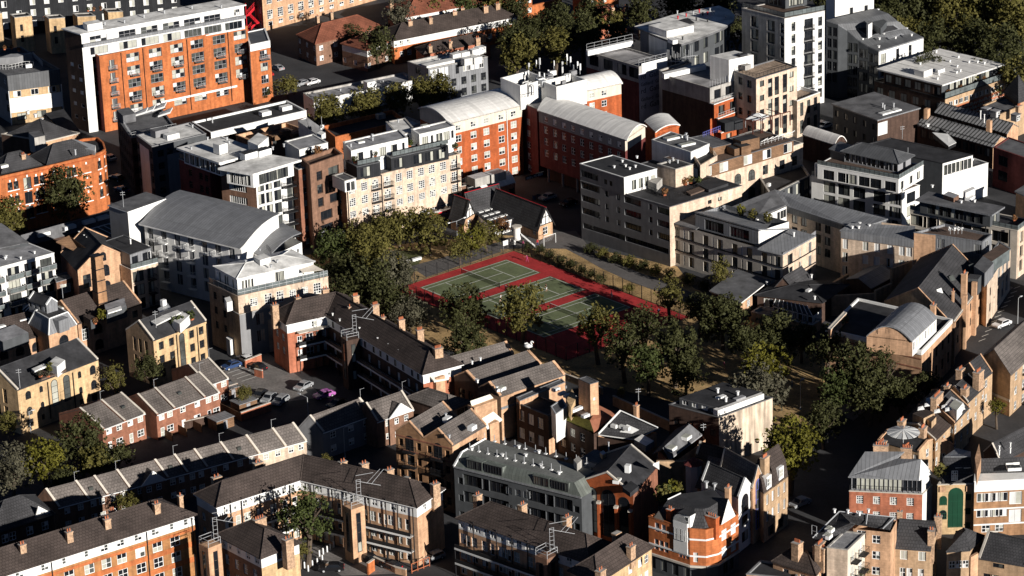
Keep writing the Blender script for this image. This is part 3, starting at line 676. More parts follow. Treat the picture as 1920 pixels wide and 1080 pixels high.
Q = b.foot((545, 620), (560, 655), (645, 638), 3.6); b.walls(Q, 0, 3.6, 'orange_brick', {1: (gw([.5], 1, 3, 1.8, 1.4, 3, st='w'),)}); b.flat(Q, 3.6, 'mid_roof', .4, cop='orange_brick'); b.done()

b = B('school', 'yellow brick school block with tall white windows at the top edge', 'school')
P = b.foot((1360, -125), (1470, -70), (2110, -240), 12.5); b.walls(P, 0, 12.5, {-1: 'tan_brick', 0: 'brown_brick'}, {1: (gw(11, 2, 2.0, 2.6, 2.6, 4.3, .06, .05, 'w4'), gw(11, 1, 1.6, 1.2, 10.2, 4, .06, .05, 'w')), 0: (gw([.5, .85], 3, 1.3, 2, 2, 3.9, st='w'),)})
b.flat(P, 12.5, 'mid_roof'); b.done()
b = B('fire_escape', 'bright red metal fire escape stair beside the far yellow school', 'stairs', org=at(1425, 185, 0))
mm = b.m('stair_flight'); zz = [0, 2.2, 4.4, 6.6]
for k in range(3):
    a = at(1390+(k % 2)*55, 175-0*k, 0); c_ = at(1445-(k % 2)*55, 160, 0); a.z = zz[k]; c_.z = zz[k+1]; d_ = Vector((.5, .6, 0))
    mm.slab('red_metal', [a, c_, c_+d_*1.6, a+d_*1.6], .25); mm.beam('red_metal', a+Vector((0, 0, 1.1)), c_+Vector((0, 0, 1.1)), .07); mm.beam('red_metal', a+Vector((0, 0, .6)), c_+Vector((0, 0, .6)), .05)
    for i in range(6): q = a.lerp(c_, i/5); mm.beam('red_metal', q, q+Vector((0, 0, 1.1)), .05)
pm = b.m('frame')
for x, y in ((1390, 175), (1445, 160)): q = at(x, y, 0); pm.beam('red_metal', q, q+Vector((0, 0, 8)), .12)
b.done()

# ---------------------------------------------------------------- far terraces with chimneys
zone(560, 0, 3)
def house(label, L, Cn, Rr, z, h, axis, roofm, wallm, e0=(), e1=(), kind='hip', name='house', top=None, topm='white_render', chims=(), cop=None, over=.35, dn=True, cat='house', ins=None, ridge=None, e2=(), rec=.2):
    b = B(name, label, cat); P = b.foot(L, Cn, Rr, z); zt = z-(top or 0)
    if top: b.walls(P, zt, z, topm, {0: e0, 1: e1, 2: e2}, rec)
    b.walls(P, 0, zt, wallm, {0: [(lambda f: (lambda L_, z1: f(L_, z)))(f) for f in e0], 1: [(lambda f: (lambda L_, z1: f(L_, z)))(f) for f in e1], 2: [(lambda f: (lambda L_, z1: f(L_, z)))(f) for f in e2]}, rec)
    if kind == 'hip': b.hip(P, z, h, axis, roofm, over, ins, ridge=ridge)
    else: b.gable(P, z, h, axis, roofm, wallm if not top else topm, over, cop)
    for c in chims: b.chim(c[0], c[1], c[2], *(c[3:] if len(c) > 3 else ()))
    b.P = P
    if dn: b.done()
    return b
wg = lambda n, r=2, st='w', t=.9: gw(n, r, 1.3, 1.4, t, 2.8, .08, .08, st)
house('hipped red tiled house with two brick chimneys near the yellow school', (-5, 195), (95, 245), (470, 150), 6.2, 3.2, 1, 'red_tile', 'brown_brick', (wg(3),), (wg(5),), chims=((105, 90, 11, 1.0, .8, 4, 1), (183, 70, 11, 1.0, .8, 4, 1)))
house('long red roofed house partly behind a tree at the top edge', (500, 40), (600, 95), (1050, 12), 6.2, 3, 1, 'red_tile', 'red_brick', (), (wg(8),), top=1.6, chims=((520, 10, 10.5, 1.2, .8, 3, 2), (920, 45, 9.5, 1.2, .8, 3, 2)))
house('brown roofed brick terrace with white upper wall and tall chimneys', (450, 180), (535, 228), (1224, 92), 6.6, 2.8, 1, 'brown_tile', 'orange_brick', (), (gw([.06, .12, .78, .84, .9, .96], 2, 1.2, 1.4, .4, 3, st='w'), gw([.25, .34], 2, 1.4, 1.6, .6, 3, st='w')), top=2.0,
      chims=((625, 118, 10.8, 1.5, .9, 3.4, 2), (740, 100, 10.8, 1.2, .9, 3, 2), (875, 65, 10.8, 1.5, .9, 3.4, 2), (1050, 35, 11, 1.6, .9, 4, 2), (1117, 20, 11, 1.5, .9, 4, 2)))
house('orange brick bay projecting from the chimneyed terrace with white windows', (610, 170), (655, 195), (905, 145), 6.8, .7, 1, 'red_tile', 'orange_brick', (), (gw([.15, .4, .7], 2, 1.5, 1.6, .6, 3, st='w'),), name='house')
house('small hipped red roof house with white upper wall below the chimneyed terrace', (243, 245), (385, 283), (500, 235), 6, 2.6, 1, 'red_tile', 'brown_brick', (wg(3),), (wg(2),), top=1.9, chims=((390, 175, 10.3, 1.3, .9, 3.4, 2),))
house('low brick row with dark roof and short chimneys behind grey block', (660, 270), (705, 305), (1075, 228), 4.6, 1.7, 1, 'brown_tile', 'red_brick', (), (wg(7, 1),), chims=((738, 258, 7.6, 1.2, .8, 2, 2), (851, 232, 7.6, 1.2, .8, 2, 2), (1005, 212, 8.6, 1.5, 1, 3, 2), (1040, 195, 7.6, 1.2, .8, 2, 2)))
house('red roofed far house with chimneys at top middle', (1590, 75), (1660, 110), (1840, 68), 6, 2.2, 1, 'red_tile', 'red_brick', (), (wg(3),), chims=((1690, 60, 9.5, 1.2, .8, 3, 2), (1765, 42, 9.5, 1.2, .8, 3, 2), (1840, 35, 9.5, 1.2, .8, 3, 2)))
house('orange brick far house facing the tree belt at the top edge', (1540, -60), (1640, -15), (1800, -50), 8.5, 2.2, 1, 'brown_tile', 'orange_brick', (), (wg(3, 2),))
house('orange brick house end with dark roof at the top edge by trees', (1060, -30), (1130, 10), (1312, -32), 7, 2, 1, 'red_tile', 'orange_brick', (), (wg(4, 2),))
b = B('yard_wall', 'long orange brick yard wall running up to the top edge trees', 'wall'); A, Q = at(1222, 118, 0), at(1468, 58, 0); n_ = Vector((.2, -.25, 0)); b.o = A.copy(); b.m('wall').prism('orange_brick', [A+n_, Q+n_, Q-n_, A-n_], 0, 3.4, bottom=True); b.new('gate_pier').box('orange_brick', Q, 1, 1, 0, 5, .69); b.done()
b = bx('office_block', 'grey metal clad block with cluttered pale roof beside the trees', (612, 345), (730, 386), (1062, 318), 9.5, 'zinc', (gw(3, 3, 2, 1.6, .8, 3, st='d'),), (gw([.06, .12, .18, .24, .3], 1, 1.1, 2.2, .5, 3, st='b'), gw([.48], 1, 1, 2.4, .5, 3, st='d'), gw([.62, .68, .74, .82, .9], 1, 1.3, 2.2, .5, 3, st='b'), gw(6, 2, 1.5, 2, 4, 3, st='d')), 'light_roof')
b.boxpx((690, 360), (720, 372), (1000, 312), 10, .9, 'light_roof', 'roof_unit')
for x, y in ((880, 300), (930, 290), (990, 275), (1020, 262), (945, 325), (1000, 318)): b.abox(x, y, 11, 2.4, 1.8, 1.8, 'light_roof', 'air_conditioner')
b.vents([(790, 345), (840, 352), (900, 345)], 9.1); b.done()
b = bx('low_building', 'long low grey roofed building with a white roof box by clipped trees', (25, 522), (85, 565), (655, 448), 5, 'white_render', roof='grey_roof'); b.abox(400, 455, 6.6, 2.6, 2.2, 2, 'white_paint', 'roof_hatch'); b.abox(420, 495, 5.2, 1.8, 1.4, .8, 'white_paint', 'roof_unit')
b.vents([(235, 510), (475, 460), (460, 465), (610, 435)], 4.6, h=.4); b.done()
b = bx('low_building', 'long dark felt roof with low orange parapet behind the cream block', (130, 710), (205, 770), (605, 676), 6, 'orange_brick', roof='dark_roof', par=1.0, cop='orange_brick'); b.abox(460, 640, 6.4, 2, 1.6, 1.2, 'concrete', 'roof_hatch'); b.done()
b = bx('low_building', 'small pale terrace roofs between dark flat roof and hotel', (500, 690), (590, 725), (700, 690), 8, 'white_render', roof='light_roof', e1=(gw([.2, .5, .8], 1, .8, 1, .6, 3, st='d'),)); b.vents([(545, 690), (620, 690)], 7.8); b.done()
zone(0, 0, 3)
b = bx('low_building', 'long charcoal roofed building with white fascia and three roof boxes', (1080, 685), (1185, 744), (1722, 620), 8, 'dark_brick', (), (gw(5, 1, 3, 1.8, 1.6, 3, .05, .5, 'd1'),), 'dark_roof', cop='white_paint'); band(b, b.P, 1, 6.3, 8.01, 'white_render', .1, 'fascia')
b.abox(1490, 625, 8.6, 2.6, 1.8, 1, 'white_paint', 'roof_hatch'); b.abox(1605, 595, 8.6, 2.8, 1.8, 1, 'white_paint', 'roof_hatch'); b.vents([(1195, 690)], 7.6, h=1.2); b.done()
# ================================================================ hotel and the buildings round it
zone(560, 0, 3)
wu = [.10, .31, .49, .70, .875]
b = B('hotel', 'orange brick hotel wings with pale curved metal roofs and rooftop antennas', 'hotel')
P = b.foot((680, 605), (855, 692), (1256, 592), 17)
b.walls(P, 14.2, 17, 'cream_render', {1: (gw(wu, 1, 1.5, 1.4, .9, 3, st='w'),)})
b.walls(P, 0, 14.2, 'orange_red_brick', {1: (gw(wu, 5, 1.7, 1.7, .6, 2.85, st='w'),)}); b.barrel(P, 17, 1.7, 1, 'light_zinc', 'cream_render', .5)
pm = Pipes(b); q = P[1].lerp(P[2], .775)+Vector((.64, -.77))*.15; pm.beam('white_paint', (q.x, q.y, 0), (q.x, q.y, 16.9), .1)
K = b.foot((1090, 505), (1340, 612), (1620, 540), 17); b.walls(K, 0, 17, 'maroon_brick', {0: (gw([.62, .8], 5, 1.4, 1.6, 3.4, 2.85, st='w'),)}); b.flat(K, 17.05, 'grey_roof', .2)  # core wall: maroon is shade put into the orange brick's colour
Q = b.foot((1350, 622), (1836, 786), (1949, 706), 17)
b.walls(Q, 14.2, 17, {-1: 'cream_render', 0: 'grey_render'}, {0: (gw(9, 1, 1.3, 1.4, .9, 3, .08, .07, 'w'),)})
b.walls(Q, 3.4, 14.2, 'maroon_brick', {0: (gw(9, 4, 1.4, 1.7, .6, 2.85, .08, .07, 'w'),)}); b.barrel(Q, 17, 1.8, 0, 'light_zinc', 'cream_render', .6)  # right wing: orange brick in shade, drawn as darker maroon
I = b.inset(Q, 1.5); b.walls(I, 0, 3.4, 'dark_brick'); b.m('undercroft').face('concrete', *[(p.x, p.y, 3.4) for p in reversed(Q)])
cm = b.m('column')
for i in range(6): q = Q[0].lerp(Q[1], .08+.17*i)-Vector((0, 0)); q = q+Vector((.35, .3)); cm.beam('concrete', (q.x, q.y, 0), (q.x, q.y, 3.4), .3, 8)
T_ = b.foot((1500, 462), (1620, 510), (1814, 468), 17); b.walls(T_, 14.3, 17, 'cream_render', {1: (gw([.15, .5], 1, 1.5, 1.4, .8, 3, st='w'),)}); b.walls(T_, 0, 14.3, 'orange_red_brick', {1: (gw([.15, .5], 3, 1.5, 1.6, .6, 2.85, st='w'),)}); b.barrel(T_, 17, 2.0, 1, 'light_zinc', 'cream_render', .5)
X = b.foot((1135, 438), (1246, 482), (1400, 442), 22); b.walls(X, 16, 22, 'white_render'); b.flat(X, 22, 'dark_roof', 2.8, .3, 'white_render', 'plant_room')
X = b.foot((1364, 457), (1450, 488), (1618, 446), 22); b.walls(X, 16, 22, 'white_render'); b.flat(X, 22, 'dark_roof', 1.6, .3, 'white_render', 'plant_room')
rs = random.Random(5)
for i in range(17):
    x = rs.uniform(1290, 1600); y = 445-(x-1290)*.05+rs.uniform(-75, 20); p = at(x, y, 21); a = b.new('antenna'); hh = rs.uniform(1.2, 2.8)
    a.beam('steel', p, p+Vector((0, 0, hh)), .07, 4); a.box('white_paint', p+Vector((.1, -.15, 0)), .34, .2, p.z+hh*.4, p.z+hh, rs.random()*3)
for i in range(9): b.abox(rs.uniform(1330, 1560), rs.uniform(395, 455), 22.2, rs.uniform(1, 2), rs.uniform(.7, 1.4), rs.uniform(.8, 1.6), rs.choice(['white_paint', 'steel', 'grey_render']), 'air_conditioner')
b.m('plant_frame'); pm = b.m('plant_frame')
for k in range(5): q = at(1262+k*16, 520-4*k+k*9, 19.5); pm.beam('white_paint', q, q+Vector((0, 0, 2.4)), .2); pm.beam('white_paint', q+Vector((0, 0, 2.4)), q+Vector((1.4, 1.1, 2.4)), .12)
b.rail([(1255, 560), (1340, 540)], 19.2, 1.1, .8, 'dark_metal')
zone(1060, 200, 3.2727)
Q = b.foot((488, 92), (550, 152), (702, 108), 14.5); b.walls(Q, 0, 14.5, 'orange_red_brick'); b.barrel(Q, 14.5, .9, 0, 'light_zinc', 'orange_red_brick', .5); b.done()

zone(640, 200, 3.6)
b = B('market_shed', 'low maroon shed with rounded pale roof and rooftop air units by hotel', 'shed')
P = b.foot((790, 545), (880, 598), (1172, 512), 4); b.walls(P, 0, 4, {-1: 'maroon_brick', 1: 'dull_red_brick'}, {1: (gw(3, 1, 1.6, 1.4, 1.2, 3, st='d'),)}); b.barrel(P, 4, 1.9, 1, 'light_zinc', 'white_render', .2)
P = b.foot((730, 510), (800, 540), (1090, 460), 6.0); b.walls(P, 0, 6, 'brown_brick'); b.flat(P, 6, 'dark_roof', .4)
for x, y in ((925, 465), (1035, 438)): b.abox(x, y, 8.2, 4.2, 3, 2, 'concrete', 'air_conditioner', 'steel'); b.abox(x-60, y+12, 7.2, 1.6, 1.6, 1.2, 'grey_render', 'air_conditioner')
b.done()
# cream warehouse
us = [.05, .155, .25, .355, .455, .55, .65, .745, .845, .945]
b = B('warehouse_flats', 'cream brick warehouse flats with white windows under a black mansard storey', 'apartment block')
P = b.foot((-62, 460), (30, 516), (802, 318), 14.5); bal = dict(bal='dark', bd=.9, bw=1.3)
def row(t, h_, skip=(), wst='w4'): return gw([u for i, u in enumerate(us) if i not in (2, 3, 9)], 1, 1.7, h_, t, 3, st=wst), gw([us[2], us[3], us[9]], 1, 1.7, h_+.2, t, 3, st=wst, **bal)
f1 = [gw(us, 1, 1.7, 1.6, 9.9, 3, st='w4')]
for t in (.9, 3.9, 6.9): f1 += list(row(t, 1.95 if t < 6 else 1.6))
f1 = f1[1:]+[gw(us, 1, 1.9, 2.7, 10.7, 3, st='w4')]
b.walls(P, 0, 14.5, {-1: 'pale_brick', 0: 'brown_brick'}, {1: f1, 0: (gw(3, 4, 1.4, 1.7, 1, 3, st='w'),)}); b.flat(P, 14.5, 'mid_roof', .3, cop='pale_brick'); band(b, P, 1, 3.55, 3.8, 'pale_brick', .15)
pm = Pipes(b)
for u in (.008, .302, .965): q = P[1].lerp(P[2], u)+Vector((.64, -.77))*.15; pm.beam('dark_metal', (q.x, q.y, 0), (q.x, q.y, 14.4), .1)
for (x0, y0, x1, y1, wf) in ((104, 405, 262, 372, (.35, .8)), (335, 345, 722, 262, (.12, .46, .66, .86))):
    Q = b.foot((x0-75, y0-42), (x0, y0), (x1, y1), 17.6); b.walls(Q, 14.3, 17.6, 'black_clad', {1: (gw(list(wf), 1, 2.3 if len(wf) > 2 else 2.6, 2.3, .5, 3, st='warm'),)}, part='attic'); b.flat(Q, 17.6, 'mid_roof', .25, cop='dark_zinc')
Q = b.foot((-62, 462), (22, 500), (98, 480), 17); b.walls(Q, 14.3, 17, 'white_render', {1: (gw([.3, .7], 1, 1, 2, .6, 3, st='d1'),)}, part='attic'); b.flat(Q, 17, 'mid_roof', .2)
for L_, Cn, Rr in (((10, 236), (66, 296), (448, 208)), ((470, 150), (526, 186), (768, 128))):
    Q = b.foot(L_, Cn, Rr, 20.4); b.walls(Q, 14.3, 20.4, 'white_render', {1: (gw([.15, .55, .75], 1, 1.7, 2.1, .9, 3, st='warm'), gw([.35, .92], 1, .8, 2, .9, 3, st='sq'))}, part='penthouse'); b.flat(Q, 20.4, 'grey_roof', .25, cop='light_roof')
Q = b.foot((300, 100), (380, 190), (510, 165), 19.6); b.walls(Q, 14, 19.6, 'white_render', {1: (gw([.35, .55, .75], 1, .5, 1, .6, 3, st='d'),)}, part='penthouse'); b.flat(Q, 19.6, 'light_roof', .2)
b.skylight(130, 240, 20.2, 1.4, 1.1); b.skylight(565, 132, 20.2, 1.6, 1.2); b.vents([(210, 205), (212, 228), (65, 270), (385, 105)], 20.2); b.rail([(110, 395), (262, 362)], 17.6, 1, 1, 'dark_metal', True); b.rail([(345, 335), (720, 250)], 17.6, 1, 1, 'dark_metal', True); b.done()
for i, (x, y, r, lf, lab) in enumerate(((160, 345, 1.5, 'leaf_rust', 'round rust leaved potted tree on the cream block terrace'), (228, 340, 1.0, 'leaf_dark', 'small dark clipped potted tree beside the rust leaved one'), (95, 380, 1.1, 'leaf_dark', 'dark potted bush at terrace end of the cream block'), (318, 312, .9, 'leaf_green', 'green potted shrub near the white penthouse doors'), (460, 270, 1.2, 'leaf_green', 'bushy potted shrub between two white penthouses'), (770, 295, 1.2, 'leaf_dark', 'dark potted bush at hotel end of cream block'))): potted(x, y, 17.6, r, lf, lab, None)
m = M(); Q = [Vector(at(x, y, 3.2)) for x, y in ((560, 722), (735, 672), (735, 690), (565, 745))]
b = B('canopy', 'white canopy roof with red edge beside the cream block', 'canopy', org=Q[0]); b.m('roof_panel').slab('white_paint', Q, .3, 'red_metal')
for q in Q: b.m('post').beam('dark_metal', (q.x, q.y, 0), (q.x, q.y, 3), .08)
for k in (.3, .7): p = Q[0].lerp(Q[1], k); b.new('skylight').box('glass_dark', p+Vector((.5, .3, 0)), 2, .8, 3.2, 3.35, .5)
b.done()
# tudor park pavilion
b = B('pavilion', 'half timbered park pavilion with slate gables and red ridge tiles', 'pavilion')
def tudor(P, axis, side):
    b.walls(P, 0, 3.2, 'tan_brick', {1: (gw([.5], 1, 1.6, 1.8, .6, 3, st='w'),), 0: (gw(3, 1, 1.2, 1.4, .8, 3, st='w'),)}); b.gable(P, 3.2, 4.0, axis, 'slate', 'white_render', .5)
    l, c, r, bk = P if axis == 1 else P[1:]+P[:1]; mm = b.m('timber_frame')
    e = (r-c).normalized()
    for s_, (p, q) in ((-1, (l, c)), (1, (r, bk))):
        o = e*s_*.06; V = lambda u, z: ((p.lerp(q, u)+o).x, (p.lerp(q, u)+o).y, z)
        for u, z in ((.5, 7), (.25, 5.1), (.75, 5.1)): mm.beam('sash_dark', V(u, 3.2), V(u, z), .1)
        mm.beam('sash_dark', V(.02, 3.25), V(.98, 3.25), .12); mm.beam('sash_dark', V(.22, 5), V(.78, 5), .1); mm.beam('sash_dark', V(0, 3.2), V(.5, 7.2), .14); mm.beam('sash_dark', V(1, 3.2), V(.5, 7.2), .14)
    d = (c-l)/2; a0 = l+d-e*.5; a1 = (r+bk)/2+e*.5; b.m('ridge_tiles').beam('red_metal', (a0.x, a0.y, 7.35), (a1.x, a1.y, 7.3), .07)
tudor(b.foot((738, 735), (826, 768), (900, 722), 3.2), 0, 1)
tudor(b.foot((1005, 685), (1328, 812), (1425, 775), 3.2), 0, 1)
tudor(b.foot((815, 672), (880, 720), (1090, 662), 3.2), 1, 1)
Q = b.foot((905, 708), (1010, 795), (1168, 748), 3); b.walls(Q, 0, 3, 'white_render', {1: (gw(4, 1, 1.6, 2, .4, 3, st='d1'),)}); b.m('conservatory_roof').slab('dark_roof', [(p.x, p.y, 3.1) for p in b.inset(Q, -.4)], .2)
for i in range(4):
    for j in range(3): q = Q[0].lerp(Q[1], .15+.3*j).lerp(Q[3].lerp(Q[2], .15+.3*j), .12+.25*i); b.new('skylight').box('glass_white', q, 1.3, .8, 3, 3.3, b.ang)
b.done()

# ---------------------------------------------------------------- brown and white modern flats
zone(320, 200, 3.6)
b = B('apartment_block', 'brown and white apartment block with flat overhanging pale roofs and balconies', 'apartment block')
P = b.foot((55, 350), (262, 424), (560, 350), 17.5); b.walls(P, 0, 17.5, 'maroon_brick', {0: (gw([.35, .7, .88], 4, 1.2, 1.6, 1.6, 2.9, st='d'),)}); b.flat(P, 17.5, 'dark_roof', .2)
Q = b.foot((338, 455), (574, 500), (860, 428), 17.5)
b.walls(Q, 0, 17.5, {-1: 'brown_brick', 1: 'white_render'}, {0: (gw([.47], 4, 5.0, 1.7, 1.6, 2.95, st='ribl'),), 1: (gw([.11, .29], 5, 1.6, 2.4, .4, 2.95, st='d1'), gw([.49], 5, 1.8, 2.4, .4, 2.95, st='d1'), gw([.83], 5, 2.6, 2.4, .4, 2.95, st='d1', bal='dark', bd=1.6, bw=2.0))}); b.flat(Q, 17.5, 'dark_roof', .15, cop='dark_roof')
N_ = b.foot((800, 395), (862, 424), (936, 402), 18.6); b.walls(N_, 0, 18.6, 'dull_red_brick', {1: (gw([.5], 6, 1.2, 1.3, 1.6, 3, st='sq'),)}); b.flat(N_, 18.6, 'grey_roof', .3)
for L_, Cn, Rr in (((60, 290), (330, 385), (610, 310)), ((345, 425), (555, 462), (858, 372))):
    q = b.foot(L_, Cn, Rr, 20.6); q = b.inset(q, .6); b.walls(q, 17.4, 20.6, 'white_render', {0: (gw(7, 1, 1.6, 2.3, .6, 3, st='warm'),), 1: (gw(7, 1, 1.8, 2.3, .6, 3, st='warm'),)}, part='penthouse')
    b.lid(q, 20.6, .45, 1.1, 'light_roof', 'light_roof')
b.boxpx((285, 248), (327, 262), (383, 245), 23.4, 2.2, 'white_render', 'lift_room', 'light_roof'); b.boxpx((520, 232), (590, 262), (660, 205), 23, 2, 'white_render', 'lift_room', 'light_roof')
for x, y in ((525, 305), (620, 285)): b.abox(x, y, 22.4, 3.4, 2, 1.6, 'white_paint', 'roof_light', 'dark_roof')
b.vents([(380, 225), (395, 250), (765, 270), (250, 225), (140, 290), (470, 330), (690, 290)], 21); b.rail([(335, 450), (570, 500), (860, 425)], 17.5, 1.1, 1, 'dark_metal', True); b.rail([(60, 345), (255, 418)], 17.5, 1.1, 1.2, 'dark_metal', True)
Q = b.foot((880, 350), (938, 396), (1162, 318), 20); b.walls(Q, 0, 20, 'brown_brick', {1: (gw([.27], 3, 1.7, 2.1, 2.1, 3.1, st='d'), gw([.70], 3, 3.2, 2.1, 2.1, 3.1, st='d1'), gw([.42], 2, 3.6, 2.2, 11.6, 3.2, st='warm'), gw([.84], 2, 1.9, 2.2, 11.6, 3.2, st='warm'), gw([.3], 1, 1.7, 2.4, 17.3, 3, st='d'), gw([.7], 1, 3.4, 2.4, 17.3, 3, st='d1'))}, rec=.5); b.flat(Q, 20, 'deck', .9, .4, 'brown_brick')
Q = b.foot((770, 232), (868, 290), (1060, 240), 20.5); b.walls(Q, 17, 20.5, 'white_render', {1: (gw([.3, .6], 1, 1.8, 2.2, .6, 3, st='warm'),)}, part='penthouse'); b.flat(Q, 20.5, 'grey_roof', .2, cop='light_roof'); b.done()
potted(995, 330, 19.2, 1.5, 'leaf_rust', 'dry rust coloured shrub on the brown tower terrace', None); potted(1185, 320, 17, 1.6, 'leaf_rust', 'tall russet shrub between the brown tower and cream block', None)
b = B('roof_terrace_house', 'sloping dark roofed penthouse with white satellite dome behind brown tower', 'house'); P = b.foot((860, 95), (985, 185), (1045, 160), 12); b.walls(P, 0, 12, 'white_render'); b.poly('mid_roof', [(858, 92, 15.5), (985, 182, 12.1), (1045, 158, 12.1), (930, 80, 15.5)], .2); b.boxpx((985, 178), (1018, 192), (1045, 175), 14, 3, 'white_render', 'chimney')
q = at(1022, 160, 14); dm = b.m('satellite_dome'); blob(dm, q+Vector((0, 0, .8)), .5, 40, 'white_paint', rs, .3); dm.beam('steel', q, q+Vector((0, 0, 3.4)), .05); b.done()
b = B('decked_building', 'low building with dark timber roof deck and brick parapet', 'building'); P = b.foot((440, 190), (560, 235), (900, 150), 8); b.walls(P, 0, 8, 'brown_brick', {1: (gw(6, 1, 1.4, 1.4, .8, 3, st='d'),)}); b.flat(P, 8, 'deck', 1, cop='tan_brick')
for x, y in ((620, 185), (700, 190), (770, 160), (845, 175)): b.abox(x, y, 8.6, 2.4, 1.6, 1.2, 'timber', 'timber_screen')
b.done()
# dark building between
zone(0, 200, 3.6)
b = B('dark_apartment_block', 'charcoal apartment block with pale flat roof and white side panels', 'apartment block')
P = b.foot((920, 190), (1025, 268), (1390, 180), 15.5); b.walls(P, 0, 15.5, 'dark_render', {1: (gw([.15, .32, .5], 4, 1.6, 1.6, 1.4, 3, st='d'), gw([.72, .9], 4, 1.4, 1.4, 1.5, 3, st='d')), 0: (gw(3, 4, 1.4, 1.8, 1.5, 3, st='d'),)}); b.flat(P, 15.5, 'light_roof', .25, cop='grey_render')
q0, q1 = P[0].lerp(P[1], .2), P[0].lerp(P[1], .78); n_ = Vector((-.77, -.63)); b.m('side_panel').prism('white_render', [q0+n_*.1, q1+n_*.1, q1, q0], 1, 14, bottom=True)
q0, q1 = P[1].lerp(P[2], .26), P[1].lerp(P[2], .56); n_ = Vector((.64, -.77)); b.m('side_panel').prism('grey_render', [q0+n_*.12, q1+n_*.12, q1, q0], 1, 12.6, bottom=True)
b.abox(1075, 150, 17, 3.5, 2.4, 1.6, 'grey_render', 'lift_room', 'mid_roof'); b.abox(1155, 180, 16.4, 3.2, 2, 1.2, 'white_paint', 'roof_light'); b.vents([(1300, 140), (1100, 190)], 15.3); b.done()
b = B('old_block', 'older dark block with cluttered roof and white tarpaulins by the orange flats', 'building')
P = b.foot((790, 75), (885, 210), (1195, 150), 14); b.walls(P, 0, 14, 'dark_brick', {0: (gw(7, 4, 1.2, 1.6, 1.5, 3, st='d'),), 1: (gw(6, 4, 1.2, 1.6, 1.5, 3, st='d'),)}); b.flat(P, 14, 'mid_roof', .4, cop='mid_roof')
b.boxpx((785, 20), (830, 62), (915, 45), 16, 2, 'mid_roof', 'plant_room')
for x, y in ((1000, 45), (1075, 25), (1115, 62), (950, 60)):
    p = at(x, y, 14); b.new('tarpaulin').slab('white_paint', [p+Vector((-1.6, -1, .4)), p+Vector((1.4, -1.4, 1.4)), p+Vector((1.8, 1, 1.8)), p+Vector((-1.2, 1.2, .6))], .4)
b.rail([(800, 60), (890, 205), (1190, 145)], 14, 1.1, 1.2, 'steel'); b.done()

# ---------------------------------------------------------------- orange corner building and its neighbours
b = B('corner_warehouse', 'bright orange brick corner building with arched white trimmed windows', 'building')
F = b.fp([(-160, 510), (15, 468), (300, 404), (560, 341), (640, 322), (690, 302), (713, 283), (700, 240), (660, 205), (560, 215), (150, 330)], 14.2)
PR = lambda us, n=3, w_=1.2: gw(us, n, w_, 1.9, 1.9, 3.45, st='d', arch=False)
fac = {0: (PR([.3, .7]),), 1: (PR([.16, .30, .78, .92]), gw([.57], 3, 1.9, 2.8, 1.6, 3.45, st='blu' if False else 'd1')), 2: (PR([.22, .60, .74]),), 3: (PR([.2], 3, 2.0),), 4: (PR([.5]),), 5: (PR([.5], 3, .9),), 6: (PR([.5], 3, .9),)}
b.walls(F, 0, 14.2, 'orange_brick', fac, rec=.3); b.flat(F, 14.2, 'dark_roof', .6, .35, 'orange_brick')
for i in (1, 2, 3, 4, 5):
    A, Q = F[i], F[i+1]; u = (Q-A).normalized(); n = Vector((u.y, -u.x)); L_ = (Q-A).length
    for sp in fac[i]:
        for r in sp(L_, 14.2):
            p0, p1 = A+u*(r[0]-.15), A+u*(r[0]+r[2]+.15); sm = b.new('window_surround'); sm.prism('white_paint', [p0+n*.12, p1+n*.12, p1-n*.02, p0-n*.02], r[1]-.25, r[1]-.03, bottom=True)
            c0 = A+u*(r[0]+r[2]/2); sm.prism('white_paint', [c0-u*.18+n*.1, c0+u*.18+n*.1, c0+u*.18-n*.02, c0-u*.18-n*.02], r[1]+r[3]+.05, r[1]+r[3]+.6, bottom=True)
    band(b, F, i, 13.3, 13.6, 'orange_red_brick', .12, 'cornice')
for L_, Cn, Rr in (((-80, 400), (8, 452), (285, 392)), ((200, 335), (315, 392), (660, 314))):
    q = b.foot(L_, Cn, Rr, 13.9); b.hip(q, 13.9, 3.2, 1, 'slate', 0)
b.boxpx((490, 255), (640, 300), (645, 262), 15.2, 1.0, 'light_roof', 'roof_light', 'steel'); b.skylight(25, 400, 15.4, 1.6, 1); b.vents([(510, 325)], 15, h=1.2); b.chim(155, 322, 17.5, 1.2, .8, 3.4, 2)
b.m('flag_bracket').beam('blue_paint', at(165, 490, 11), at(205, 540, 11), .1); b.done()
b = B('slate_hall', 'dark slate roofed hall with a pale stone wall behind the orange corner building', 'hall')
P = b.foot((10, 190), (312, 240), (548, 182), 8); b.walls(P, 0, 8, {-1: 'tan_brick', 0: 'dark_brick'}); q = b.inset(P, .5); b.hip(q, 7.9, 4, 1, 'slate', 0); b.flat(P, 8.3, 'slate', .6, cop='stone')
b.boxpx((192, 175), (232, 210), (303, 195), 10.6, 4.5, 'concrete', 'stair_head', 'mid_roof'); b.vents([(240, 70), (282, 100), (190, 50)], 10, 'white_paint', .7, .35); b.done()
b = B('boundary_wall', 'weathered brick wall with dark lean-to roof beside the slate hall', 'wall'); P = b.foot((290, 55), (460, 190), (548, 172), 6); b.walls(P, 0, 6, 'tan_brick'); b.poly('dark_roof', [(-0+300, 45, 7.5), (462, 188, 6.1), (545, 172, 6.1), (430, 15, 7.5)], .2); b.done()
